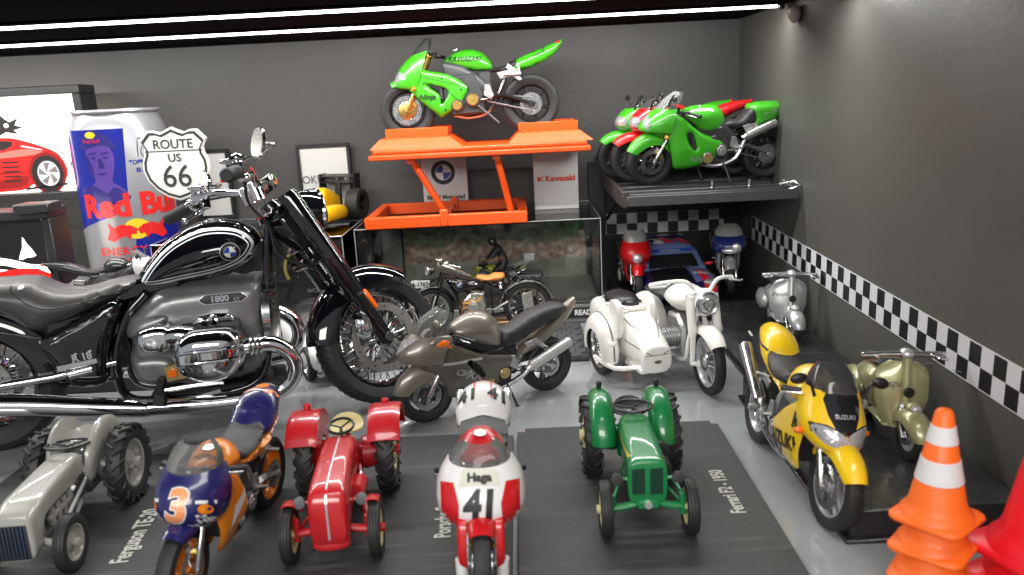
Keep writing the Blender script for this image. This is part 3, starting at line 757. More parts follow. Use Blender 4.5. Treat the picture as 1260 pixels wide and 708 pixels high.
for sd in (1, -1):
    for a_, b_ in (((4.5, 3.25), (6.9, 3.9)), ((4.6, 2.2), (5.3, 2.9))):
        dx, dz = b_[0]-a_[0], b_[1]-a_[1]; ll = math.hypot(dx, dz); patch(rect(ll, .035), ((a_[0]+b_[0])/2, sd*2, (a_[1]+b_[1])/2), (-sd*dx/ll*(1 if True else 1), 0, -sd*dz/ll), (dz/ll*-1, 0, dx/ll), ink, t, nj['side%d' % sd], 'panel_gap')
    for (x, z) in ((4.5, 3.0), (5.7, 3.75), (6.9, 3.5), (5.6, 1.75)): patch(circ(.07, 10), (x, sd*2, z), (-sd, 0, 0), (0, 0, 1), ink, t, nj['side%d' % sd], 'screw')
0 and letter('ZX-10R', .3, (-.1, 1.6, 4.62), (-1, 0, .6), (0, 0, 1), silverp, nj['tail_o'], nj['tail'], shear=.3)
letter('Ninja', .5, (6.75, 2, 2.62), (-1, 0, 0), (0, 0, 1), ink, t, nj['side1'], shear=.3, bold=.012)
letter('NINJA', .34, (-.6, 1.6, 4.98), (-1, 0, .5), (0, 0, 1), ink, nj['tail_o'], nj['tail'], shear=.4)
patch([(-.45, -.5), (.5, -.4), (.45, .5), (-.25, .4)], (8.6, .45, 3.75), (0, 1, 0), (-.4, 0, 1), lens, t, nj['nose'], 'headlight', k=4)
patch([(-.45, -.4), (.45, -.5), (.25, .4), (-.45, .5)], (8.6, -.45, 3.75), (0, 1, 0), (-.4, 0, 1), lens, t, nj['nose'], 'headlight', k=4)

# orange lift
orl = mat('orange_plastic', (.82, .085, .002), .38, 0, .15, .03, 8, .05, 1.2, .08)
L = thing('motorcycle_lift', 'bright orange plastic scissor lift stand with two slanted struts on the clear case', 'lift', (-4.3, 54.9, 6.93))
def liftdeck():
    g = G()
    sec = lambda y0, y1, z0, z1, x0, x1: [(x0, y0, z0), (x0, y1, z0), (x1, y1, z0), (x1, y0, z0)]
    g.box((1.9-.0, 0, 4.55), (13.9, 7.6, .32), b=.06)
    g.box((1.9, 0, 4.86), (13.5, 6.6, .3), b=.08)
    for (xa, xb) in ((-4.6, .3), (4.2, 8.6)):
        g.loft([[(xa-.5, -2.8, 5.0), (xb+.5, -2.8, 5.0), (xb+.5, 2.8, 5.0), (xa-.5, 2.8, 5.0)], [(xa+.1, -2.2, 5.62), (xb-.3, -2.2, 5.62), (xb-.3, 2.2, 5.62), (xa+.1, 2.2, 5.62)]])
    g.box((-2.15, -1.75, 5.85), (4.0, .3, .75), b=.04); g.box((-2.15, 1.75, 5.85), (4.0, .3, .75), b=.04)
    g.box((6.3, -1.75, 5.85), (3.8, .3, .75), b=.04); g.box((6.3, 1.75, 5.85), (3.8, .3, .75), b=.04)
    g.build('deck', orl, L)
    g = G()
    for y in (-3.3, 3.3): g.box((-.5, y, .42), (10.4, .6, .75), b=.06)
    for x in (-5.4, 4.4): g.box((x, 0, .42), (.6, 6.2, .72), b=.06)
    g.box((-.6, -3.3, .6), (.5, .75, 1.05), b=.06); g.box((-.4, 3.3, .6), (.5, .7, 1.0), b=.06)
    g.build('base_frame', orl, L)
    for (xa, xb) in ((-2.6, -.45), (2.9, 3.7)):
        for y in (-2.6,):
            g = G(); g.tube([(xa, y, 4.45), (xb, y, .55)], .22, 8, flat=1.0); g.cyl((xb, y-.3, .55), (xb, y+.3, .55), .3, 12); g.cyl((xa, y-.3, 4.3), (xa, y+.3, 4.3), .28, 12); g.build('strut', orl, L)
    g = G(); g.cyl((-.45, -2.6, .6), (-.45, 2.6, .6), .15, 8); g.cyl((3.7, -2.6, .6), (3.7, 2.6, .6), .15, 8); g.build('axle', orl, L)
liftdeck()

# green touring sports bike on the rack
Zs = .52
zx = sport('sport_motorcycle', 'lime green full-fairing sports motorcycle, frontmost on the black wall rack', (15.6, 52.5, 9.0), -169.4, Zs, green, 14.6, group='lime green sports bikes', lean=-5, steer=10,
    Rf=2.95, Rr=3.05, head=(11.2, 8.5), tank=P2(Zs, [(5.9, 4.2), (5.4, 4.62), (4.6, 4.78), (3.4, 4.7), (2.85, 4.0), (2.9, 3.3), (3.4, 2.95), (4.4, 3.1)]), tankw=1.6, capxz=(8.7, 9.1),
    seat=P2(Zs, [(3.0, 3.5), (2.6, 3.8), (1.9, 3.85), (1.3, 4.45), (.9, 4.4), (.9, 3.5), (2.2, 3.2)]), tail=P2(Zs, [(1.25, 4.72), (-1.33, 4.72), (-1.25, 4.2), (-.3, 3.5), (1.5, 3.1), (1.1, 3.7)]), tailR=.9, tailw=1.3, tailx=(-2.7, -.5), tl=(-2.4, 8.4),
    side=P2(Zs, [(6.9, 4.5), (5.9, 4.2), (4.8, 3.3), (3.3, 2.6), (3.1, 2.2), (3.5, 1.5), (4.4, 1.1), (6.0, .95), (6.4, 1.8), (6.7, 2.8), (7.6, 3.3)]),
    holes=[P2(Zs, [(5.55, 3.1), (5.15, 3.15), (4.85, 2.25), (5.1, 2.2)])],
    nose=[(14.0, 6.3, 12.5, 6.2, 1.2), (15.9, 6.6, 12.7, 6.3, 1.8), (15.8, 7.4, 12.6, 7.2, 2.05), (14.9, 8.3, 12.3, 8.3, 1.9), (13.9, 9.0, 12.0, 9.0, 1.6)],
    screen=[(14.0, 8.95, 12.2, 8.9, 1.55), (12.9, 10.1, 11.6, 9.8, 1.45), (11.7, 10.9, 11.0, 10.8, .9)], screenm=tscreen,
    cans=[(1, (3.3, 5.4), (-.3, 6.9), .55), (-1, (3.3, 5.4), (-.3, 6.9), .55)], mir=(12.6, 10.2, 1.9), mirbase=(13., 9.3, 1.5), calm=goldm, ws='s3', rim=blackp, fend=(25, 165), fside=1.3, ind=(13.4, 5.9, 1.9), hangers=True)
letter('NINJA', .45, (4.7, 2, 1.55), (-1, 0, -.08), (0, 0, 1), silverp, zx['root'], zx['side1'], shear=.3)
g = G(); g.disc((4.15, .86, 1.6), (0, 1, 0), .32, .12, 20); g.build('clutch_cover', brass, zx['root'])
for sd in (1, -1): patch([(-.75*sd, .55), (.1*sd, -.35), (.55*sd, -.3), (.1*sd, .25)], (8.0, sd*.5, 3.85), (0, 1, 0), (-.4, 0, 1), lens, zx['root'], zx['nose'], 'headlight', k=3)
for sd in (1, -1): patch([(-.06, -.5), (.06, -.5), (.1, .5), (-.02, .5)], (4.1+.25, .62*sd, 6), (0, -1, 0), (1, 0, 0), white, zx['tank_o'], zx['tank'])
letter('zx-12R', .32, (.1, 2, 4.2), (-1, 0, .15), (0, 0, 1), silverp, zx['tail_o'], zx['tail'], shear=.3)

# two more bikes parked behind it on the rack
for (lb, lc, an, p1, p2, p3, w_, scr) in (('red and white sports motorcycle in the middle of the rack, half hidden', (14.2, 54.8, 9.0), -168, redb, redb, whitep, 's3', smoke), ('green sports motorcycle with red tail lamps, backmost bike on the rack by the wall', (13.6, 57.3, 9.0), -168, green, green, green, 's3', smoke)):
    b = sport('sport_motorcycle', lb, lc, an, .5, p1, 14.0, lean=-3, lod=0, pm2=p2, pm3=p3, screenm=scr, ws='s3', fend=(40, 150), seat=[(2.2, 8.6), (3.2, 8.2), (5.5, 7.9), (6.5, 8.2), (6.5, 7.4), (3.5, 7.4)], mirm=blackp, seatw=1.2,
        tl=(-2.3, 9.6), mir=(11.6, 10.4, 2.6))
    for sd in (1, -1): patch([(-.4, -.35), (.4, -.25), (.25, .35), (-.4, .3)], (7.0, sd*.42, 3.8), (0, 1, 0), (-.3, 0, 1), lens, b['root'], b['nose'], 'headlight', k=3)

# wall rack
R_ = thing('wall_rack', 'black wall-mounted rack of rails and struts carrying three sports bikes', 'rack', (11, 53.5, 8.9))
g = G(); g.box((.1, 0, -.35), (9.9, 13, .12), b=.02); g.build('panel', blackp, R_)
g = G(); g.box((.1, -6.5, -.32), (9.9, .25, .6), b=.05); g.build('front_rail', dgrey, R_)
g = G(); g.box((-4.95, .2, -.22), (.28, 13.4, .95), b=.04); g.build('side_rail', mat('rack_brown', (.035, .028, .025), .4, 0, .3), R_)
for y in (-5.2, -3.6, -1.4, .9, 3.4):
    g = G(); g.box((.2, y, -.18), (9.6, .5, .26), b=.06); g.build('rail', dgrey, R_)
g = G(); g.tube([(4.6, -6.3, -.1), (5.2, -6.4, .1), (5.0, -5.9, .3), (4.4, -5.2, .1)], .1, 6); g.tube([(5.1, -5.2, -.1), (4.6, -5, .35)], .1, 6); g.build('latch', dchrome, R_)
g = G(); g.tube([(-4.6, -1.6, -.6), (-5.0, 2.5, -2.6), (-5.2, 6.6, -3.6)], .13, 6); g.build('brace', dchrome, R_)
g = G(); g.box((-5.3, 7.0, -2.2), (1.2, .35, 6.2), b=.05); g.build('upright', blackp, R_)
for x in (.4, 2.6):
    g = G(); g.cyl((x, -5.2, -.1), (x, -5.2, .5), .09, 8); g.disc((x, -5.2, .1), (0, 0, 1), .18, .1, 10); g.build('pin', dchrome, R_)

# bronze sports tourer
Hs = .46
hb = sport('sport_motorcycle', 'bronze grey sports touring motorcycle on its side stand before the vintage motorcycle', (.88, 39.9, 0), -148.5, Hs, bronze, 14.9, lean=-3, steer=-6,
    Rf=3.0, Rr=3.1, head=(11.4, 8.6), tank=P2(Hs, [(5.5, 4.35), (4.9, 4.8), (4.2, 4.98), (3.5, 4.85), (2.85, 4.3), (2.65, 3.5), (2.85, 2.85), (3.9, 3.2), (5.2, 3.8)]), tankw=1.7, tankR=1.9, capxz=(9.2, 10.72),
    seat=P2(Hs, [(2.8, 3.7), (2.0, 3.95), (.9, 4.42), (-.5, 4.62), (-1.1, 4.35), (-.5, 3.95), (1., 3.4), (2.6, 2.9)]), seatw=1.3,
    tail=P2(Hs, [(-1.0, 4.3), (-1.75, 4.72), (-1.75, 4.3), (-1.3, 3.7), (-.4, 3.05), (.8, 2.45), (2.1, 2.2), (1.6, 2.75), (0, 3.45)]), tailx=(-3.9, 0), tailw=1.2, tl=(-3.7, 9.5), tailR=.7,
    side=P2(Hs, [(7.2, 4.2), (6.3, 4.2), (5.2, 3.6), (4.0, 3.0), (2.55, 2.62), (2.25, 2.45), (3.2, 1.25), (5.25, 1.02), (5.9, 1.2), (6.0, 1.7), (6.4, 2.4), (7.3, 2.9)]), pm3=bronze_d,
    holes=[P2(Hs, [(4.9, 2.75), (4.6, 2.75), (3.95, 1.95), (4.2, 1.9)])],
    fy=lambda x, z: 1.85-.5*max(0, (x-12.0)/2.)**1.5-.6*max(0, (4.3-z)/2.2)**1.4-.35*max(0, (8-x)/3),
    nose=[(15.3, 6.6, 13.4, 6.2, 1.3), (17.3, 7.0, 13.6, 6.6, 1.8), (17.6, 8.0, 13.4, 7.6, 2.0), (16.8, 9.0, 13.0, 8.4, 1.95), (15.8, 9.8, 12.9, 8.9, 1.7)],
    screen=[(15.9, 9.75, 13.0, 8.9, 1.7), (14.9, 11.0, 12.6, 10.0, 1.65), (13.0, 12.0, 11.9, 11.5, 1.15)], screenm=tscreen,
    cans=[(1, (3.1, 3.9), (-1.9, 5.9), .6), (-1, (3.1, 3.9), (-1.9, 5.9), .6)], canm=mat('brushed_silver', (.62, .62, .62), .38, .7, rvar=.05), mir=(14.6, 11.2, 2.6), mirbase=(14.8, 9.6, 1.8), mirm=bronze,
    fend=(10, 160), fside=1.9, ind=(13.9, 9.1, 1.75), indicators=False, rim=dgrey, calm=dgrey, framem=blackp, engm=blackp, coverm=brass, hangers=True, pf=(4.6, 4.4), discm=dchrome)
patch([(-.6, -.2), (.3, -.28), (.62, .05), (.2, .26), (-.5, .15)], (6.0, 2, 4.02), (-1, 0, -.1), (0, 0, 1), orange_lens, hb['root'], hb['side1'], 'indicator', k=3)
g = G()
with tf(S(Hs)):
    g.inflate([(15.0, 8.7), (14.3, 9.5), (12.6, 9.4), (12.4, 8.6), (13.6, 8.3)], .3, .5, side=1, yf=lambda x, z: 1.95, thick=.1, N=12); mp = g.build('indicator_housing', bronze, hb['root'], 60)
    g = G(); g.ell((13.5, 1.92, 8.75), (.75, .2, .36), 16, 10); g.build('indicator_lens', orange_lens, mp)
letter('CBR', .42, (5.25, 2, 2.35), (-1, 0, -.35), (0, 0, 1), silverp, hb['root'], hb['side1'], shear=.35)
letter('XX', .62, (4.65, 2, 2.1), (-1, 0, -.35), (0, 0, 1), silverp, hb['root'], hb['side1'], shear=.35)
patch([(-.5, .5), (0, -.5), (.5, .5), (0, .25)], (7.0, 0, 3.75), (0, 1, 0), (-.35, 0, 1), lens, hb['root'], hb['nose'], 'headlight', k=3)
patch([(-1.6, .18), (1.1, .62), (1.15, .5), (-1.5, .06)], (5.4, 2, 2.55), (-1, 0, -.2), (0, 0, 1), silverp, hb['root'], hb['side1'], 'stripe')

# yellow sports bike
Ys = .5
yb = sport('sport_motorcycle', 'yellow sports motorcycle with twin-eye headlamp and black mirrors beside the black plinth', (9.8, 32.45, 0), -88, Ys, yellow, 14.2, lean=-7, steer=4,
    Rf=2.95, Rr=3.05, head=(11.2, 8.4), tank=[(6.2, 7.6), (6.4, 8.7), (7.4, 9.5), (8.8, 9.4), (10.2, 8.7), (10.4, 7.6), (8.8, 6.6), (6.6, 6.3)], tankw=1.75, tankR=1.8, capxz=(8.7, 9.55),
    seat=[(1.7, 9.3), (2.6, 8.7), (4.4, 8.2), (6.6, 8.4), (6.7, 7.4), (3.5, 7.2)], seatw=1.65, tail=[(-2.6, 9.1), (-2.4, 9.8), (-1.0, 10.3), (.8, 10.2), (2.4, 9.3), (3.4, 7.8), (6.2, 6.6), (5.8, 6.0), (2.0, 6.8), (-1.2, 8.2)], tailw=1.55, tailR=1.3, tailx=(-3.2, 1), tl=(-2.5, 9.1),
    side=[(11.8, 9.2), (10.5, 7.8), (8.6, 6.6), (6.4, 4.9), (5.8, 4.2), (6.6, 2.5), (9.8, 2.1), (10.9, 3.6), (11.6, 5.9), (12.5, 6.9)], fy=lambda x, z: 1.95-.5*max(0, (x-11.2)/2.)**1.5-.75*max(0, (4.3-z)/2.2)**1.4-.18*max(0, (8-x)/2),
    nose=[(12.9, 4.9, 11.8, 5.1, .7), (14.2, 5.3, 11.9, 5.6, 1.5), (14.8, 5.9, 11.7, 6.2, 2.0), (14.5, 6.9, 11.4, 7.1, 2.2), (13.8, 8.0, 11.0, 8.1, 2.05), (13.0, 9.2, 10.8, 9.1, 1.75)],
    screen=[(13.15, 9.15, 10.9, 9.0, 1.7), (12.4, 10.0, 10.6, 9.8, 1.5), (11.3, 10.9, 10.4, 10.6, .95)], screenm=smoke, cans=[(1, (3.0, 4.6), (-1.6, 8.0), .55), (-1, (3.0, 4.6), (-1.6, 8.0), .55)], canm=dchrome,
    mir=(12.3, 9.8, 2.6), mirbase=(12.6, 8.8, 1.7), ind=(12.4, 6.2, 2.1), ws='s3', rim=silverp, fend=(30, 150), fside=1.1, calm=dgrey, stand=False, framem=alu, head_=0)
t = yb['root']
for sd in (1, -1): patch([(-.02*sd, -.34), (.5*sd, -.32), (.86*sd, .04), (.92*sd, .34), (.55*sd, .3), (.02*sd, .02)], (7.0, sd*.04, 3.28), (0, 1, 0), (-.3, 0, 1), lens, t, yb['nose'], 'headlight', k=3, step=.2)
for sd in (1, -1): patch([(0, -.4), (.06*sd, -.4), (.95*sd, .1), (1.0*sd, .42), (.94*sd, .42), (.55*sd, .36), (0, .07)], (7.0, sd*.02, 3.28), (0, 1, 0), (-.3, 0, 1), ink, t, yb['nose'], 'trim', step=.2, off=.006)
patch([(-.32, -.75), (.32, -.75), (.62, .35), (.3, .7), (-.3, .7), (-.62, .35)], (7.0, 0, 4.25), (0, 1, 0), (-.5, 0, 1), gblack, t, yb['nose'], 'intake_panel', k=2)
letter('SUZUKI', .2, (7.0, 0, 3.95), (0, 1, 0), (-.3, 0, 1), silverp, t, yb['nose'], bold=.004, off=.03)
for sd in (1, -1):
    letter('SUZUKI', .78, (4.3, sd*2, 1.95), (-sd, 0, -.22*sd), (0, 0, 1), ink, t, yb['side%d' % sd], bold=.025)
    letter('R', .8, (5.35, sd*2, 3.1), (-sd, 0, -.1*sd), (0, 0, 1), ink, t, yb['side%d' % sd], shear=.3, bold=.04)
    patch([(-.9, .16), (.8, .05), (.9, -.04), (-.6, .04)], (.2, sd*2, 4.45), (-sd, 0, .1*sd), (0, 0, 1), ink, yb['tail_o'], yb['tail'], 'stripe')

# orange and blue racer, number 3
rp = sport('racing_motorcycle', 'orange and navy racing motorcycle with number 3 on its nose', (-10.35, 28.5, 0), -95, .455, orangep, 14.0, lean=-3, group='racing motorcycles facing the viewer', Rf=2.95,
    nosem=navy, tailm=navy, pm2=navy, framem=alu, cap=True, seat=[(2.0, 8.9), (3.2, 8.4), (5.0, 8.2), (6.6, 8.2), (6.6, 7.4), (3.5, 7.4)], seatw=1.7, head=(11, 8.8),
    tail=[(-2.6, 9.8), (-1.6, 10.4), (.2, 10.3), (2.1, 9.1), (2.9, 8.2), (2.0, 7.2), (-1.2, 8.4)], tailw=1.8, tailR=.9, tailx=(-3.4, .5), tankw=1.75, tankR=1.7,
    nose=[(12.5, 5.2, 11.0, 5.2, 1.3), (13.7, 6.1, 11.2, 6.0, 2.0), (14.4, 7.2, 11.0, 7.1, 2.35), (13.9, 8.4, 10.8, 8.4, 2.3), (12.8, 9.3, 10.6, 9.4, 1.95)], screen=[(12.95, 9.2, 10.7, 9.3, 1.9), (12.2, 10.0, 10.4, 10.2, 1.65), (11.2, 10.7, 10.2, 10.9, 1.0)], screenm=tscreen,
    mirrors=False, indicators=False, hugger=False, cans=[(-1, (2.4, 6.4), (-1.8, 8.6), .4)], stand=False, ws='s3', rim=orangep, fend=(66, 145), calm=goldm, fside=.7, barz=-.2, side=[(11.5, 8.8), (10.6, 8.4), (8.4, 7.4), (6.6, 4.4), (7.2, 2.3), (10.2, 2.0), (11.0, 3.9), (11.5, 5.9)])
t = rp['root']
with tf(S(.455)):
    g = G(); g.inflate([(-1.2, 8.6), (2.0, 8.0), (6.3, 7.6), (6.6, 7.0), (4.4, 6.4), (2.0, 6.8), (-.8, 8.0)], 2.0, .9, N=16); g.build('seat_base', orangep, t, 60)
letter('3', 1.35, (6.4, 0, 3.45), (0, 1, 0), (-.45, 0, 1), paint('print_orange', (.85, .3, .12)), t, rp['nose'], bold=.05, shear=.15, off=.02, step=.2)
letter('3', 1.35, (6.4, 0, 3.45), (0, 1, 0), (-.45, 0, 1), white, t, rp['nose'], bold=.09, shear=.15, off=.01, step=.2)
letter('REPSOL', .36, (6.4, 0, 2.72), (0, 1, 0), (-.1, 0, 1), white, t, rp['nose'], bold=.012, off=.014)
for sd in (1, -1):
    patch(rect(.42, .1), (6.4, sd*.78, 3.65), (0, 1, 0), (-.45, 0, 1), white, t, rp['nose']); patch(circ(.15, 16), (6.4, sd*.78, 3.42), (0, 1, 0), (-.45, 0, 1), orangep, t, rp['nose']); patch(rect(.42, .08), (6.4, sd*.78, 3.2), (0, 1, 0), (-.45, 0, 1), white, t, rp['nose'])
    letter('HRC', .26, (6.4, sd*.82, 2.98), (0, 1, 0), (-.3, 0, 1), white, t, rp['nose'], bold=.012)
    patch([(-.9, -.5), (.7, .2), (.9, .5), (-.4, .2)], (3.9, sd*2, 2.2), (-sd, 0, 0), (0, 0, 1), whitep, t, rp['side%d' % sd])
patch([(-.45, -.9), (.45, -.9), (.65, .9), (-.65, .9)], (4.2, 0, 6), (0, -1, 0), (1, 0, .2), orangep, rp['tank_o'], rp['tank'])
letter('HONDA', .2, (4.4, 0, 6), (0, 1, 0), (-1, 0, 0), ink, rp['tank_o'], rp['tank'], bold=.008)
patch(circ(.25, 18), (-.5, 0, 8), (0, 1, 0), (-1, 0, 0), orangep, rp['tail_o'], rp['tail']); patch(rect(.7, .08), (-.1, 0, 8), (0, 1, 0), (-1, 0, 0), white, rp['tail_o'], rp['tail']); patch(rect(.7, .08), (-.85, 0, 8), (0, 1, 0), (-1, 0, 0), white, rp['tail_o'], rp['tail'])
for sd in (1, -1): letter('3', .7, (-.2, sd*2, 4.45), (-sd, 0, .2*sd), (0, 0, 1), paint('print_orange', (0, 0, 0)), rp['tail_o'], rp['tail'], bold=.02)

# red and white racer, number 41
dc = sport('racing_motorcycle', 'white and red racing motorcycle with number 41 on its nose', (-1.78, 28.2, 0), -89, .46, redb, 14.0, group='racing motorcycles facing the viewer', Rf=2.95, steer=2, lean=-1,
    nosem=whitep, tailm=whitep, pm2=redb, pm3=whitep, seat=[(1.6, 9.3), (2.4, 8.6), (5.0, 8.3), (6.6, 8.3), (6.6, 7.4), (3.5, 7.4)], seatw=1.9, head=(11, 8.4), forkm=silverp,
    tail=[(-2.4, 9.1), (-1.6, 9.9), (.0, 10.2), (1.9, 9.4), (3.0, 8.0), (5.6, 7.2), (5.0, 6.6), (1.0, 7.0), (-1.2, 8.0)], tailw=2.2, tailR=1.3, tailx=(-3.6, .5), tankw=1.7, tankR=1.7,
    tank=[(6.2, 7.6), (6.5, 9.1), (7.6, 9.9), (9.0, 9.9), (10.5, 9.1), (10.4, 8.0), (8.8, 7.2), (7.0, 7.0)], capxz=(9.1, 9.95),
    nose=[(12.4, 4.7, 11.2, 4.8, 1.5), (13.5, 5.3, 11.2, 5.4, 2.5), (14.1, 6.4, 11.0, 6.5, 2.95), (13.6, 7.8, 10.8, 8.0, 2.75), (12.6, 9.0, 10.7, 9.2, 2.1)], screen=[(12.7, 8.9, 10.8, 9.1, 2.0), (12.0, 9.6, 10.5, 9.7, 1.6), (11.3, 10.1, 10.3, 10.2, 1.0)], screenm=tscreen,
    mirrors=False, indicators=False, hugger=False, cans=[(1, (1.6, 7.3), (-1.9, 8.8), .42), (-1, (1.6, 7.3), (-1.9, 8.8), .42)], stand=False, ws='s5', fend=(62, 140), fside=.7, barz=-.7, calm=goldm, side=[(11.5, 8.8), (10.6, 8.4), (8.4, 7.0), (6.6, 4.4), (7.2, 2.3), (10.2, 2.0), (11.0, 3.9), (11.5, 5.9)])
t = dc['root']
letter('41', 1.15, (6.4, 0, 3.22), (0, 1, 0), (-.45, 0, 1), ink, t, dc['nose'], bold=.055, sx=.85, shear=.1, off=.02, step=.2)
patch([(-.62, -.2), (.62, -.2), (.5, .28), (-.5, .28)], (6.4, 0, 4.27), (0, 1, 0), (-.9, 0, 1), mat('cream_print', (.6, .6, .5), .4), t, dc['nose'], off=.016)
letter('Haga', .36, (6.4, 0, 4.29), (0, 1, 0), (-.9, 0, 1), ink, t, dc['nose'], bold=.018, off=.026)
for sd in (1, -1):
    patch([(1.18*sd, -.05), (1.2*sd, 1.0), (.78*sd, .95), (.62*sd, .3), (.68*sd, -.75), (.9*sd, -.6)], (6.4, 0, 2.95), (0, 1, 0), (-.45, 0, 1), redb, t, dc['nose'], step=.2)
    patch([(-1.2, -.3), (1.2, -.2), (1.0, .45), (-.9, .5)], (4.2, sd*2, 2.2), (-sd, 0, 0), (0, 0, 1), redb, t, dc['side%d' % sd])
    letter('41', .75, (.5, sd*.55, 8), (0, 1, 0), (-1, 0, 0), ink, dc['tail_o'], dc['tail'], bold=.02, off=.02)
    patch([(.3*sd, -1.0), (.36*sd, -1.0), (.28*sd, 1.0), (.22*sd, 1.0)], (-.3, 0, 8), (0, 1, 0), (-1, 0, 0), redp, dc['tail_o'], dc['tail'])
patch(circ(.2, 16), (6.4, 0, 3.55*0+2.18), (0, 1, 0), (-.2, 0, 1), silverp, t, dc['fender'] if False else dc['nose'], 'badge')

with tf(S(.46)):
    for sd in (1, -1):
        g = G(); g.inflate([(13.2, 6.0), (14.2, 6.0), (14.7, 4.2), (14.4, 2.9), (14.0, 2.9), (13.7, 4.4)], .25, .35, side=sd, yf=lambda x, z: 1.55, thick=.35, N=12); g.build('fork_guard', redb, dc['root'], 60)
        g = G(); g.tube([(14.1, sd*1.35, 3.4), (14.1, sd*1.3, 1.9)], .42, 12); g.build('fork_foot', whitep, dc['root'])
# red bike and blue-silver bike behind
rb = sport('sport_motorcycle', 'small red sports motorcycle with round headlamp, left of the rally car', (7.75, 58.6, 1.1), -92, .42, redb, 14.0, group=None, Rf=2.9, lod=0, tail=[(-1.6, 7.6), (-1.4, 8.3), (.6, 8.5), (2.6, 8.0), (4.6, 7.4), (5.4, 6.8), (2.0, 6.9), (-1., 7.2)], tl=(-1.4, 8.0), screenm=mat('silver_screen', (.5, .52, .5), .25, .6), indicators=False, mirrors=False,
    nose=[(12.5, 5.4, 11, 5.4, 1.5), (13.7, 6.2, 11.2, 6.2, 2.2), (14.2, 7.2, 11.0, 7.2, 2.5), (13.7, 8.3, 10.8, 8.4, 2.3), (12.7, 9.2, 10.7, 9.4, 1.9)], screen=[(12.8, 9.1, 10.8, 9.3, 1.9), (12.1, 10.1, 10.5, 10.2, 1.75), (11.2, 10.9, 10.3, 11.0, 1.2)])
g = G(); 
with tf(S(.42)): g.ell((14.3, 0, 6.9), (.45, .8, .8), 18, 12)
g.build('headlight', silverp, rb['root'])
bb = sport('sport_motorcycle', 'blue and silver sports motorcycle in the dark corner right of the rally car', (14.7, 58.6, 1.15), -100, .42, bluepaint, 14.0, lod=0, tail=[(-1.6, 7.6), (-1.4, 8.3), (.6, 8.5), (2.6, 8.0), (4.6, 7.4), (5.4, 6.8), (2.0, 6.9), (-1., 7.2)], tl=(-1.4, 8.0), nosem=bluepaint, screenm=mat('silver_screen', (0, 0, 0)), indicators=False, mirrors=False, tailm=bluepaint, pm3=silverp, pm2=silverp,
    nose=[(12.5, 6.4, 11, 6.4, 1.5), (13.7, 7.0, 11.2, 7.0, 2.4), (14.2, 7.8, 11.0, 7.8, 2.6), (13.7, 8.7, 10.8, 8.6, 2.5), (12.7, 9.3, 10.7, 9.4, 2.2)], screen=[(12.8, 9.2, 10.8, 9.3, 2.2), (12.1, 10.3, 10.5, 10.2, 2.0), (11.0, 11.1, 10.1, 11.0, 1.3)])
g = G()
with tf(S(.42)): g.ell((14.2, .2, 7.3), (.4, 1.5, .5), 18, 12); g.ell((14.4, .9, 7.8), (.35, .8, .8), 18, 12)
g.build('headlight', silverp, bb['root'])
